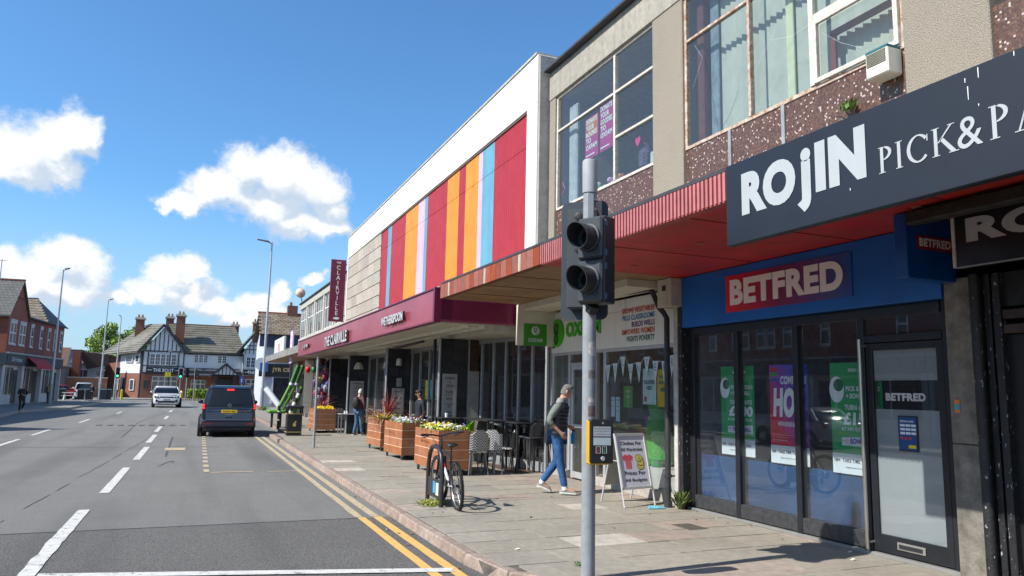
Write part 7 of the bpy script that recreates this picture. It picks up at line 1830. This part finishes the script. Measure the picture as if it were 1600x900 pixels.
# ------------------------------------------------------------------ vehicles
def ring(w, y0, y1, z, r=.25, n=4, yb=0, crown=0):
    """rounded rectangle ring"""
    P = []
    for cx, cy, a0 in ((w-r, y1-r, 0), (-w+r, y1-r, pi/2), (-w+r, y0+r, pi), (w-r, y0+r, 1.5*pi)):
        for i in range(n+1): a = a0+i*pi/2/n; P.append((cx+r*cos(a), cy+r*sin(a), z))
    return P
def loft(m, rings, cap=True):
    n = len(rings[0]); k0 = len(m.v); vs = [p for r in rings for p in r]; fs = []
    for i in range(len(rings)-1):
        for j in range(n): fs.append((i*n+j, i*n+(j+1) % n, (i+1)*n+(j+1) % n, (i+1)*n+j))
    if cap: fs += [tuple(range(n))[::-1], tuple((len(rings)-1)*n+j for j in range(n))]
    return m.add(vs, fs)
def vehicle(name, label, loc, rz, L, Wd, H, belt, hood_z, cab0, cab1, paint, glassm, hood_len, wheel_r=.33, screen=.75, rearslope=.12, plate=None, rear=False, tp=.79):
    """rear at -L/2, nose at +L/2; cab0..cab1 is the greenhouse at belt height"""
    v = thing(name, label, 'car' if 'car' in name else 'van', loc, rz); w = Wd/2
    B = lambda n, m_, mat, par=None, **k: m_.build(n, mat, par or v, local=True, **k)
    f0, f1 = -L/2, L/2
    body = MB()
    def sec(y, w_, z0, z1, tuck=.05):
        h = [(0, z0), (w_*.80, z0), (w_*.955, z0+.08), (w_, z0+(z1-z0)*.35), (w_*.995, z0+(z1-z0)*.62), (w_*.965, z1-.06), (w_*.90, z1), (0, z1+.015)]
        return [(x, y, z) for x, z in h]+[(-x, y, z) for x, z in h[-2:0:-1]]
    hl = f1-hood_len
    S_ = [(f0, w*.88, .38, belt-.10), (f0+.06, w*.94, .27, belt-.02), (f0+.30, w, .23, belt), (f0+1.1, w, .22, belt), (0, w, .22, belt), (hl-.1, w, .22, belt), (hl+.25, w*.985, .22, hood_z+.06), (f1-.45, w*.96, .22, hood_z), (f1-.12, w*.88, .24, hood_z-.14), (f1, w*.76, .30, hood_z-.30)]
    n0 = len(sec(0, 1, 0, 1)); rings = [sec(*s) for s in S_]
    vs = [p for r in rings for p in r]; fs = []
    for i in range(len(rings)-1):
        for j in range(n0): fs.append((i*n0+j, i*n0+(j+1) % n0, (i+1)*n0+(j+1) % n0, (i+1)*n0+j))
    fs += [tuple(range(n0))[::-1], tuple((len(rings)-1)*n0+j for j in range(n0))]
    bo_ = B('body', MB().add(vs, fs), paint, smooth=True)
    B('sill', loft(MB(), [ring(w*.93, f0+.35, f1-.25, .20, .15), ring(w*.985, f0+.3, f1-.2, .33, .15)]), blackmatt)
    zr = H-.10
    g = B('greenhouse', loft(MB(), [ring(w*.955, cab0, cab1, belt-.02, .12), ring(w*(.955+tp)/2*1.02, cab0+rearslope*.4, cab1-screen*.45, belt+(zr-belt)*.5, .14), ring(w*tp, cab0+rearslope, cab1-screen, zr, .16)]), glassm, smooth=True)
    B('roof', loft(MB(), [ring(w*(tp+.015), cab0+rearslope-.03, cab1-screen+.04, zr-.03, .18), ring(w*tp, cab0+rearslope, cab1-screen, H-.02, .2), ring(w*(tp-.18), cab0+rearslope+.2, cab1-screen-.25, H+.005, .2)]), paint, smooth=True)
    cab_mid = [cab0+.02, cab0+(cab1-cab0)*.36, cab0+(cab1-cab0)*.62]
    for s in (-1, 1):
        # rear corner pillars, middle pillars and windscreen pillars
        B('pillar', MB().bar((s*w*.93, cab0+.09, belt-.03), (s*w*(tp-.015), cab0+rearslope+.09, zr), .12, .16, (0, 1, 0)), paint, bevel=.02)
        for y in cab_mid[1:]: B('pillar', MB().bar((s*w*.955, y, belt-.02), (s*w*(tp+.005), y, zr), .05, .07, (0, 1, 0)), paint if name != 'parked_van' else paint)
        B('pillar', MB().bar((s*w*.93, cab1-.08, belt-.03), (s*w*(tp-.02), cab1-screen-.05, zr), .06, .07, (0, 1, 0)), paint)
        B('door_mirror', MB().ball((s*(w+.10), cab1-.35, belt+.10), .10, 8, 6, .8), paint if not rear else blackmatt, smooth=True)
        B('mirror_arm', MB().bar((s*w*.95, cab1-.35, belt+.03), (s*(w+.08), cab1-.35, belt+.05), .04, .04), blackmatt)
        B('door_handle', MB().box(s*w*1.0, s*(w+.02), -.25, -.08, belt-.18, belt-.15), paint)
        for y in cab_mid[1:]: B('door_seam', MB().box(s*w*1.0, s*(w+.004), y-.006, y+.006, .34, belt-.03), blackmatt)
        for wy in (f0+.78, f1-.82):
            wh = B('wheel', MB().lathe([(wheel_r*.9, -.10), (wheel_r, -.085), (wheel_r, .085), (wheel_r*.9, .10)], 24, (s*(w-.105), wy, wheel_r), 'x'), tyre, smooth=True)
            B('rim', MB().lathe([(wheel_r*.62, 0), (wheel_r*.60, s*.012), (.05, s*.02)], 20, (s*(w-.005), wy, wheel_r), 'x'), alloy, wh)
            B('wheel_arch', MB().tube([(s*(w+.003), wy+(wheel_r+.05)*cos(a), wheel_r+(wheel_r+.05)*sin(a)) for a in [pi*i/10 for i in range(11)]], .025, 5), blackmatt)
            B('wheel_well', MB().lathe([(wheel_r+.05, -.10), (wheel_r+.05, .0)], 20, (s*(w-.0)-(.0 if s > 0 else -.10)+(0.004 if s > 0 else -.104)*1, wy, wheel_r), 'x'), blackmatt)
    return v, B, f0, f1, w, bo_
navyp = M('navypaint', (.006, .009, .026), .12, .05, 2, coat=1.0, spec=.6)
carglass = M('carglass', (.006, .008, .011), .05, .3, 1.0, spec=.6)
v, B, f0, f1, w, bo_ = vehicle('parked_van', 'dark blue people carrier with yellow rear plate stopped at the kerb', (1.47, 31.4, -.12), radians(-1.5), 4.4, 1.85, 1.84, 1.10, 1.0, -2.16, 1.35, navyp, carglass, 1.0, .33, .85, .20, rear=True)
litred = emis('tailred', (.95, .02, .02), 2.5); redlens = M('redlens', (.28, .01, .015), .2, coat=1)
yb = f0-.012
B('tailgate', MB().slab([(-.80, f0+.01, .62), (.80, f0+.01, .62), (.82, f0+.055, 1.08), (-.82, f0+.055, 1.08)], (0, -.035, 0)), navyp, bevel=.015)
B('tailgate', MB().slab([(-.80, f0+.02, 1.08), (.80, f0+.02, 1.08), (.655, f0+.19, 1.74), (-.655, f0+.19, 1.74)], (0, -.03, .0)), navyp, bevel=.015)
B('rear_window', MB().slab([(-.74, f0-.012, 1.12), (.74, f0-.012, 1.12), (.615, f0+.135, 1.66), (-.615, f0+.135, 1.66)], (0, -.012, 0)), carglass, bevel=.006)
B('rear_spoiler', MB().slab([(-.68, f0+.10, 1.72), (.68, f0+.10, 1.72), (.66, f0+.30, 1.80), (-.66, f0+.30, 1.80)], (0, 0, .04)), navyp, bevel=.015)
B('brake_light', MB().box(-.12, .12, f0+.10, f0+.13, 1.675, 1.715), litred)
B('bumper', MB().box(-.90, .90, f0-.09, f0+.25, .36, .62), M('bumpernavy', (.016, .022, .045), .3, coat=.6), bevel=.05)
B('bumper_underside', MB().box(-.80, .80, f0-.05, f0+.3, .24, .37), blackmatt, bevel=.03)
B('bumper_top_trim', MB().box(-.78, .78, f0-.10, f0-.06, .60, .63), M('trimblue', (.10, .13, .19), .3), bevel=.008)
for s in (-1, 1):
    B('tail_light', MB().box(s*.815, s*.915, f0-.03, f0+.12, .97, 1.20), redlens, bevel=.02)
    B('lit_tail_light', MB().box(s*.835, s*.905, f0-.035, f0-.028, 1.10, 1.16), litred, bevel=.01)
    B('lit_tail_light', MB().box(s*.835, s*.900, f0-.035, f0-.028, 1.02, 1.06), litred, bevel=.01)
    B('reflector', MB().box(s*.58, s*.86, f0-.10, f0-.088, .46, .50), redlens)
    B('rear_fog_surround', MB().box(s*.80, s*.89, f0-.03, f0, .70, .94), M('sidetrim', (.03, .03, .035), .3))
pl = B('number_plate', MB().box(-.27, .27, f0-.055, f0-.03, .86, .975), M('plateyellow', (.85, .60, .02), .4), bevel=.004)
def vtext(s, x, y, z, h, mat, wd, par, bold=.02):
    mw = W[v.name]; return text(s, mw @ V((x, y, z)), mw.to_3x3() @ V((1, 0, 0)), UP, h, mat, par, w=wd, align='C', bold=bold, ext=.002)
vtext('OG22 NJN', 0, f0-.058, .882, .07, blk, .44, pl, .03)
vtext('CADDY', 0, f0-.045, .79, .035, alloy, .32, v)
B('badge', MB().lathe([(.06, 0), (.06, -.012)], 20, (0, f0-.03, 1.135), 'y'), alloy)
B('badge_ring', MB().lathe([(.048, 0), (.048, -.004)], 20, (0, f0-.042, 1.135), 'y'), navyp)
B('wiper', MB().bar((.02, f0-.04, 1.16), (.42, f0-.02, 1.20), .02, .012), blackmatt)
B('tailgate_handle', MB().box(-.12, .12, f0-.05, f0-.03, .685, .72), blackmatt)
B('exhaust', MB().tube([(.5, f0-.02, .26), (.5, f0+.3, .26)], .03, 8), steel)
for s in (-1, 1): B('roof_rail', MB().bar((s*.66, f0+.5, 1.86), (s*.66, .6, 1.86), .03, .03), alloy)
B('seat_backs', MB().box(-.6, .6, -.9, -.8, 1.0, 1.45), blackmatt)

whitep = M('whitepaintcar', (.66, .67, .69), .25, .02, 2, coat=1)
v, B, f0, f1, w, bo_ = vehicle('white_car', 'white sport utility car driving towards the viewer past the junction', (-1.68, 68.6, -.12), radians(180+3), 4.6, 2.05, 1.72, 1.12, 1.05, -2.2, 1.25, whitep, carglass, 1.05, .37, .70, .25)
for s in (-1, 1):
    B('headlight', MB().box(s*.58, s*.92, f1-.16, f1+.01, .80, .93), M('headlamp', (.10, .11, .12), .08, spec=.9), bevel=.03)
    B('headlight_glow', MB().lathe([(.06, 0), (.05, .02)], 12, (s*.72, f1+.0, .865), 'y'), M('lampclear', (.8, .82, .85), .1))
    B('fog_light', MB().lathe([(.10, 0), (.09, .04)], 14, (s*.72, f1+.0, .55), 'y'), M('fogdark', (.02, .02, .02), .2))
B('grille', MB().box(-.52, .52, f1-.06, f1+.015, .80, .90), M('grilledark', (.04, .04, .045), .3), bevel=.01)
B('lower_grille', MB().box(-.62, .62, f1-.06, f1+.02, .40, .54), blackmatt, bevel=.02)
B('skid_plate', MB().box(-.70, .70, f1-.08, f1+.03, .27, .36), M('skid', (.45, .45, .46), .4), bevel=.02)
pl = B('number_plate', MB().box(-.26, .26, f1+.01, f1+.02, .60, .70), whiteplastic)
for k in range(5): B('plate_print', MB().box(-.21+k*.09, -.16+k*.09, f1+.02, f1+.023, .625, .675), blk)
B('bonnet_panel', MB().slab([(-.70, f1-.20, 1.0), (.70, f1-.20, 1.0), (.80, f1-1.0, 1.12), (-.80, f1-1.0, 1.12)], (0, 0, .02)), whitep, bevel=.01)

def small_car(name, label, loc, rz, paint, H=1.5, L=4.1, W_=1.75, van=False):
    v, B, f0, f1, w, _ = vehicle(name, label, loc, rz, L, W_, H, .98 if not van else 1.05, .92, -L/2+(.35 if not van else .04), L/2-1.0, paint, carglass, 1.1, .32, .7, .45 if not van else .1)
    for s in (-1, 1):
        B('headlight', MB().box(s*.5, s*.82, f1-.14, f1+.0, .66, .80), M('headlamp2', (.5, .52, .55), .1), bevel=.03)
        B('tail_light', MB().box(s*.70, s*.86, f0-.01, f0+.1, .75, .95), redlens, bevel=.02)
    B('number_plate', MB().box(-.25, .25, f0-.005, f0+.01, .55, .65), M('plateyellow2', (.7, .5, .03), .4)); B('number_plate', MB().box(-.25, .25, f1-.0, f1+.01, .42, .52), whiteplastic)
    return v
small_car('parked_van', 'small white van parked beyond the picnic table on the far left corner', (-10.1, 90.5, 0), radians(6), whitep, 1.75, 3.6, 1.7, True)
small_car('parked_car', 'red car parked behind the small white van at the far left', (-12.3, 90.5, 0), radians(-60), M('redpaint', (.40, .012, .02), .3, coat=1))
small_car('parked_car', 'silver car parked at the opposite kerb, mirrored in the betting shop glass', (-7.5, 22.5, -.12), radians(2), M('silverpaint', (.42, .43, .45), .3, coat=1))

# ------------------------------------------------------------------ people
def skin_mesh(name, verts, edges, mat, parent, sub=1, smooth=True):
    """verts: list of (pos, (rx, ry)); first is the root"""
    me = bpy.data.meshes.new(name); me.from_pydata([tuple(p) for p, r in verts], edges, []); me.materials.append(mat)
    o = bpy.data.objects.new(name, me); C.objects.link(o); o.parent = parent; W[o.name] = wm(parent)
    md = o.modifiers.new('skin', 'SKIN'); md.use_smooth_shade = smooth; md.branch_smoothing = .5
    if not me.skin_vertices: pass
    sv = me.skin_vertices[0].data
    for i, (p, r) in enumerate(verts): sv[i].radius = r; sv[i].use_root = (i == 0)
    s = o.modifiers.new('sub', 'SUBSURF'); s.levels = sub; s.render_levels = sub
    return o
SKIN = {'light': M('skin_light', (.50, .26, .17), .55, .1, 20), 'pale': M('skin_pale', (.55, .31, .23), .55, .1, 20)}
def person(label, loc, rz, J, k=1.0, skin='light', top=None, sleeve=1.0, top_grow=1.18, trousers=None, shoes=None, hair=None, hair_kind='short', skirt=0):
    """J overrides the standing joints; k scales the whole figure; +Y is forward"""
    t = thing('person', label, 'person', loc, rz); sk = SKIN[skin]
    D = dict(pel=(0, 0, .95), sp=(0, .0, 1.12), ch=(0, .0, 1.30), nb=(0, -.01, 1.45), nk=(0, 0, 1.50), hb=(0, .02, 1.56), hm=(0, .03, 1.64), ht=(0, .02, 1.73),
             sl=(-.17, 0, 1.41), el=(-.22, -.03, 1.14), wl=(-.23, .03, .89), sr=(.17, 0, 1.41), er=(.22, -.03, 1.14), wr=(.23, .03, .89),
             hl=(-.09, 0, .90), kl=(-.10, .02, .50), al=(-.10, -.02, .09), tl=(-.11, .15, .03), hr=(.09, 0, .90), kr=(.10, .02, .50), ar=(.10, -.02, .09), tr=(.11, .15, .03),
             nose=(0, .125, 1.635), chin=(0, .085, 1.575), look=0)
    D.update(J or {}); G = {n: V(p)*k for n, p in D.items() if n != 'look'}
    names = ['pel', 'sp', 'ch', 'nb', 'nk', 'hb', 'hm', 'ht', 'sl', 'el', 'wl', 'sr', 'er', 'wr', 'hl', 'kl', 'al', 'tl', 'hr', 'kr', 'ar', 'tr', 'chin']
    Rr = dict(pel=(.13, .10), sp=(.125, .095), ch=(.14, .10), nb=(.085, .075), nk=(.052, .052), hb=(.060, .068), hm=(.072, .090), ht=(.050, .062), sl=(.058, .058), el=(.040, .040), wl=(.027, .030),
              hl=(.082, .082), kl=(.055, .055), al=(.038, .042), tl=(.034, .026), chin=(.026, .022))
    for a in 'sewhkat': 
        if a+'l' in Rr: Rr[a+'r'] = Rr[a+'l']
    vs = [(G[n], (Rr[n][0]*k, Rr[n][1]*k)) for n in names]; ix = {n: i for i, n in enumerate(names)}
    ed = [('pel', 'sp'), ('sp', 'ch'), ('ch', 'nb'), ('nb', 'nk'), ('nk', 'hb'), ('hb', 'hm'), ('hm', 'ht'), ('hb', 'chin'), ('ch', 'sl'), ('sl', 'el'), ('el', 'wl'), ('ch', 'sr'), ('sr', 'er'), ('er', 'wr'),
          ('pel', 'hl'), ('hl', 'kl'), ('kl', 'al'), ('al', 'tl'), ('pel', 'hr'), ('hr', 'kr'), ('kr', 'ar'), ('ar', 'tr')]
    E_ = [(ix[a], ix[b]) for a, b in ed]
    # hands: palm, four unequal curled fingers and a thumb from the side of the palm
    for s, wn, en in ((-1, 'wl', 'el'), (1, 'wr', 'er')):
        d = (G[wn]-G[en]).normalized(); side = d.cross(V((1, 0, 0))); side = side.normalized() if side.length > .2 else V((0, 1, 0))
        nrm = d.cross(side).normalized()*(-s); curl = nrm
        p0 = len(vs); pc = G[wn]+d*.055*k; vs.append((pc, (.020*k, .036*k))); E_.append((ix[wn], p0))
        for f, (off, ln) in enumerate(((-.028, .070), (-.009, .080), (.010, .075), (.028, .058))):
            b0 = pc+d*.035*k+side*off*k; vs.append((b0, (.010*k, .010*k))); E_.append((p0, len(vs)-1))
            m1 = b0+d*ln*.5*k-curl*.012*k; vs.append((m1, (.0088*k, .0088*k))); E_.append((len(vs)-2, len(vs)-1))
            m2 = m1+d*ln*.35*k-curl*.028*k; vs.append((m2, (.0075*k, .0075*k))); E_.append((len(vs)-2, len(vs)-1))
        th = pc-side*.035*k; vs.append((th, (.012*k, .012*k))); E_.append((p0, len(vs)-1))
        vs.append((th+d*.035*k-side*.012*k-curl*.012*k, (.009*k, .009*k))); E_.append((len(vs)-2, len(vs)-1))
    skin_mesh('body', vs, E_, sk, t)
    up = (G['ht']-G['hb']).normalized(); c = G['hm']; F = G['nose']-G['hm']; F = (F-up*F.dot(up)).normalized(); Sd = F.cross(up)
    fr_ = Matrix((Sd, F, up)).transposed().to_4x4(); fr_.translation = c
    hl = lambda n, m_, mat, **kk: m_.xf(fr_).build(n, mat, t, local=True, **kk)
    hl('nose', MB().add([(-.014*k, .083*k, -.022*k), (.014*k, .083*k, -.022*k), (0, .112*k, -.020*k), (0, .084*k, .025*k)], [(0, 1, 2), (0, 2, 3), (1, 3, 2), (0, 3, 1)]), sk)
    for s in (-1, 1):
        hl('ear', MB().ball((s*.076*k, .0, -.005*k), .018*k, 8, 6, 1.5), sk, smooth=True)
        hl('eye', MB().ball((s*.030*k, .082*k, .014*k), .008*k, 6, 4), blk)
    hl('mouth', MB().box(-.022*k, .022*k, .078*k, .086*k, -.046*k, -.041*k), M('lips', (.30, .09, .07), .5))
    if hair:
        prof = []; n = 14; m_ = MB(); vs2 = []; fs2 = []
        lv = 6
        for i in range(lv+1):
            el = i/lv*pi/2
            for j in range(n):
                a = 2*pi*j/n; front = max(0, sin(a)); low = -.055
                base = low+(.075-low)*front**1.2
                z = base+(.118-base)*sin(el); r = cos(el)**.7 if el < pi/2-.01 else .02
                vs2.append((.080*r*cos(a)*k, (.097*r*sin(a)-.006)*k, z*.97*k))
        for i in range(lv):
            for j in range(n): fs2.append((i*n+j, i*n+(j+1) % n, (i+1)*n+(j+1) % n, (i+1)*n+j))
        fs2 += [tuple(range(n))[::-1], tuple(lv*n+j for j in range(n))]
        hl('hair', MB().add(vs2, fs2), hair, smooth=True)
    def cloth(nm, seq, edges, grow, mat, extra=0):
        nl = []
        for n_ in seq: nl.append((G[n_], ((Rr[n_][0]*grow+extra)*k, (Rr[n_][1]*grow+extra)*k)))
        i2 = {n_: i for i, n_ in enumerate(seq)}
        return skin_mesh(nm, nl, [(i2[a], i2[b]) for a, b in edges], mat, t)
    if trousers:
        cloth('trousers', ['pel', 'hl', 'kl', 'al', 'hr', 'kr', 'ar'], [('pel', 'hl'), ('hl', 'kl'), ('kl', 'al'), ('pel', 'hr'), ('hr', 'kr'), ('kr', 'ar')], 1.12, trousers, .012)
    if top:
        G['cl'] = G['el'].lerp(G['wl'], max(0, sleeve-.01) if sleeve < 1 else .93); G['cr'] = G['er'].lerp(G['wr'], max(0, sleeve-.01) if sleeve < 1 else .93)
        Rr['cl'] = Rr['cr'] = (.034, .034); G['lo'] = G['pel']+V((0, 0, -.02-skirt))*k; Rr['lo'] = (.135, .105)
        cloth('top', ['ch', 'sp', 'pel', 'lo', 'nb', 'sl', 'el', 'cl', 'sr', 'er', 'cr'], [('ch', 'sp'), ('sp', 'pel'), ('pel', 'lo'), ('ch', 'nb'), ('ch', 'sl'), ('sl', 'el'), ('el', 'cl'), ('ch', 'sr'), ('sr', 'er'), ('er', 'cr')], top_grow, top, .008)
    if shoes:
        for a, tn in (('al', 'tl'), ('ar', 'tr')):
            A_, T_ = G[a], G[tn]; d = (T_-A_); d.normalize(); s = d.cross(UP).normalized(); heel = A_-d*.07*k
            rings = []
            for f, wd, hh in ((-.09, .030, .05), (-.04, .042, .085), (.04, .043, .09), (.12, .050, .06), (.18, .045, .045), (.215, .022, .03)):
                p = A_+(T_-A_).normalized()*f*k; zb = -.075*k+(0)
                p = p+V((0, 0, 0)); base_ = A_.z-.07*k+(T_.z-A_.z+.045*k)*max(0, min(1, f/.19)) if f > 0 else A_.z-.07*k
                base_ = max(base_, .0)
                rings.append([V((p.x, p.y, 0))+s*wd*k+V((0, 0, base_)), V((p.x, p.y, 0))+s*wd*k*.9+V((0, 0, base_+hh*k*.7)), V((p.x, p.y, 0))+V((0, 0, base_+hh*k)), V((p.x, p.y, 0))-s*wd*k*.9+V((0, 0, base_+hh*k*.7)), V((p.x, p.y, 0))-s*wd*k+V((0, 0, base_))])
            sh = loft(MB(), rings).build('shoe', shoes, t, local=True, sub=1, smooth=True)
            rg2 = [[q+V((0, 0, -.0)) for q in (r[0], r[0]+V((0, 0, .022*k)), r[4]+V((0, 0, .022*k)), r[4])] for r in rings]
            loft(MB(), rg2).build('sole', M('solewhite', (.6, .59, .56), .6), sh, local=True)
    return t, G, fr_

jeans = M('jeansblue', (.025, .085, .22), .85, .35, 9, .9, bscale=16); jeans2 = M('jeansmid', (.06, .12, .22), .85, .3, 9, .9, bscale=14)
# man in the gilet: striding right, head bowed, right hand at the pocket, left hand carrying a flask
J = dict(pel=(0, .0, .95), sp=(0, .0, 1.12), ch=(0, .02, 1.29), nb=(0, .045, 1.43), nk=(0, .07, 1.47), hb=(0, .105, 1.53), hm=(0, .15, 1.60), ht=(0, .145, 1.695), nose=(0, .24, 1.55), chin=(0, .185, 1.515),
         sr=(.17, .01, 1.385), er=(.24, -.13, 1.15), wr=(.20, .04, .97), sl=(-.17, .04, 1.385), el=(-.21, .0, 1.14), wl=(-.20, .17, 1.04),
         hr=(.09, .0, .90), kr=(.10, .045, .51), ar=(.10, .13, .095), tr=(.11, .30, .04), hl=(-.09, 0, .90), kl=(-.09, .0, .50), al=(-.09, -.25, .16), tl=(-.09, -.10, .05))
sage = M('sagegreen', (.16, .185, .165), .85, .15, 8, .8, bscale=18)
man, G, fr_ = person('grey-haired man in a dark quilted gilet and blue jeans walking past the charity shop', (5.92, 11.75, 0), radians(-118), J, 1.09, 'light', top=sage, sleeve=.45, trousers=jeans, shoes=M('greyshoe', (.22, .215, .20), .7, .2, 20),
    hair=M('greyhair', (.14, .135, .13), .8, .4, 40))
k = 1.09
gil = M('gilet', (.016, .017, .024), .4, .15, 8, spec=.5); rings = []; n = 22
zs = [i/13 for i in range(14)]
path = [G['pel']+V((0, 0, -.05)), G['sp'], G['ch'], G['nb']+V((0, 0, -.01))]
def on_path(f):
    x = f*(len(path)-1); i = min(int(x), len(path)-2); return path[i].lerp(path[i+1], x-i)
for i in range(53):
    f = i/52; p = on_path(f); wv = abs(sin(f*pi*9)); rx = (.185+.012*sin(f*pi))*k*(1 if f < .78 else 1-(f-.78)*2.2); ry = .152*k*(1 if f < .8 else 1-(f-.8)*1.6)
    rx += .010*wv; ry += .012*wv
    rings.append([p+V((rx*cos(2*pi*j/n), ry*sin(2*pi*j/n)*(1.0 if sin(2*pi*j/n) > 0 else 1.05), 0)) for j in range(n)])
loft(MB(), rings).build('gilet', gil, man, local=True, smooth=True)
loft(MB(), [[G['nb']+V((.085*k*cos(2*pi*j/n), .080*k*sin(2*pi*j/n), -.02)) for j in range(n)], [G['nk']+V((.070*k*cos(2*pi*j/n), .072*k*sin(2*pi*j/n), .025)) for j in range(n)]], cap=False).build('hood_collar', M('hoodgrey', (.25, .25, .26), .8, .2, 20), man, local=True, smooth=True)
MB().tube([G['sr']+V((-.09, .12, .04)), G['ch']+V((0, .165, 0))*1.0, G['pel']+V((-.17, .02, .04))], .011, 6).build('bag_strap', blackmatt, man, local=True)
m = MB().ball((0, 0, 0), .11, 10, 8, 1.6); m.xf(Matrix.Translation(G['pel']+V((.03, -.17, .0))) @ Matrix.Diagonal((.75, .55, 1.35, 1))); m.build('waist_bag', M('bagblack', (.02, .02, .022), .7, .3, 20, .3), man, local=True, smooth=True)
MB().tube([(-.086*k, -.02*k, .03*k), (-.075*k, .05*k, .07*k), (.075*k, .05*k, .07*k), (.086*k, -.02*k, .03*k)], .006*k, 6).xf(fr_).build('sunglasses', black, man, local=True)
for s in (-1, 1): MB().box(s*.008*k, s*.052*k, .076*k, .084*k, .060*k, .086*k).xf(fr_).build('sunglasses', black, man, local=True, bevel=.004)
for a, tn in (('al', 'kl'), ('ar', 'kr')): MB().tube([G[a]+V((0, 0, -.02)), G[a].lerp(G[tn], .13)], .05, 10).build('sock', whiteplastic, man, local=True, smooth=True)
wlw = W[man.name] @ (G['wl']+(G['wl']-G['el']).normalized()*.10)
fk = thing('flask', 'bright blue drinks flask held by the man in the gilet', 'bottle', tuple(wlw+V((0, 0, -.24))))
MB().lathe([(.036, 0), (.040, .01), (.040, .17), (.026, .20), (.026, .22)], 16, tuple(wlw+V((0, 0, -.25)))).build('bottle', M('flaskblue', (.01, .22, .50), .3), fk, smooth=True)
MB().lathe([(.028, .22), (.028, .245)], 12, tuple(wlw+V((0, 0, -.25)))).build('cap', blackmatt, fk)

# white-haired man with a rucksack standing at the far table
J = dict(kr=(.10, .04, .50), ar=(.11, .10, .09), tr=(.13, .26, .03), al=(-.13, -.08, .09), tl=(-.15, .08, .03), wr=(.22, .12, .95), er=(.25, -.02, 1.15), hm=(0, .06, 1.63), nose=(0, .15, 1.60), ht=(0, .04, 1.72))
plum = M('plumjacket', (.13, .055, .065), .7, .2, 10, .2)
m2, G, fr_ = person('white-haired man in a plum jacket with a dark rucksack and jeans', (5.86, 28.0, 0), radians(-50), J, .98, 'pale', top=plum, top_grow=1.25, trousers=jeans2, shoes=blackmatt, hair=M('whitehair', (.62, .60, .57), .8, .1, 20))
m = MB().ball((0, 0, 0), .19, 12, 8, 1.25); m.xf(Matrix.Translation(G['ch']+V((0, -.2, -.08))) @ Matrix.Diagonal((.85, .6, 1, 1))); m.build('rucksack', M('rucksack', (.025, .02, .025), .7, .3, 12, .3), m2, local=True, smooth=True)
# man in dark coat by the pub entrance
person('man in a dark coat by the pub entrance glass behind the second planter', (5.98, 20.4, 0), radians(100), dict(hm=(0, .06, 1.62), nose=(0, .15, 1.59), ht=(0, .04, 1.72)), .99, 'light', top=M('navycoat', (.015, .018, .028), .8, .2), top_grow=1.3, trousers=M('darktrouser', (.02, .022, .03), .8), shoes=blackmatt, hair=M('brownhair', (.06, .045, .035), .8), skirt=.12)
# pedestrian beyond the tall lamp
person('pedestrian in a dark brown jacket and pale trousers beyond the tall lamp', (6.3, 50.0, 0), radians(175), dict(kr=(.10, .12, .52), ar=(.10, .20, .10), tr=(.11, .34, .05), kl=(-.10, -.02, .50), al=(-.10, -.22, .13), tl=(-.10, -.07, .05)), .98, 'light', top=M('brownjacket', (.035, .028, .025), .8, .3), top_grow=1.3, trousers=M('greytrouser', (.22, .22, .23), .8), shoes=blackmatt, hair=MATS['brownhair'])
# man crossing on the left
person('balding man in black hurrying along the road edge at the left', (-9.0, 52.3, -.10), radians(-150), dict(kr=(.10, .10, .52), ar=(.10, .02, .12), tr=(.11, .17, .04), kl=(-.10, .10, .53), al=(-.10, -.12, .28), tl=(-.10, .02, .20), er=(.27, .02, 1.17), wr=(.10, .18, 1.10), el=(-.28, -.04, 1.15), wl=(-.12, .14, 1.05)), .97, 'light', top=M('blackjacket', (.014, .014, .016), .6, .2), top_grow=1.35, trousers=blackmatt, shoes=blackmatt)
person('person in black with a white emblem standing among the bins at the far left', (-8.9, 86.0, 0), radians(160), None, .97, 'light', top=MATS['blackjacket'], top_grow=1.3, trousers=blackmatt, shoes=blackmatt, hair=MATS['brownhair'])
m3, G, fr_ = person('person in a yellow and orange vest at the door of the end terrace shop', (-10.3, 70.5, 0), radians(40), None, .97, 'light', top=M('navyknit', (.02, .025, .04), .8), trousers=blackmatt, shoes=blackmatt, hair=MATS['brownhair'])
loft(MB(), [[p+V((.20*cos(2*pi*j/14), .16*sin(2*pi*j/14), 0)) for j in range(14)] for p in (G['pel'], G['sp'], G['ch'], G['nb']+V((0, 0, -.05)))]).build('hi_vis_vest', M('hivis', (.65, .50, .05), .6, .3, 5), m3, local=True, smooth=True)
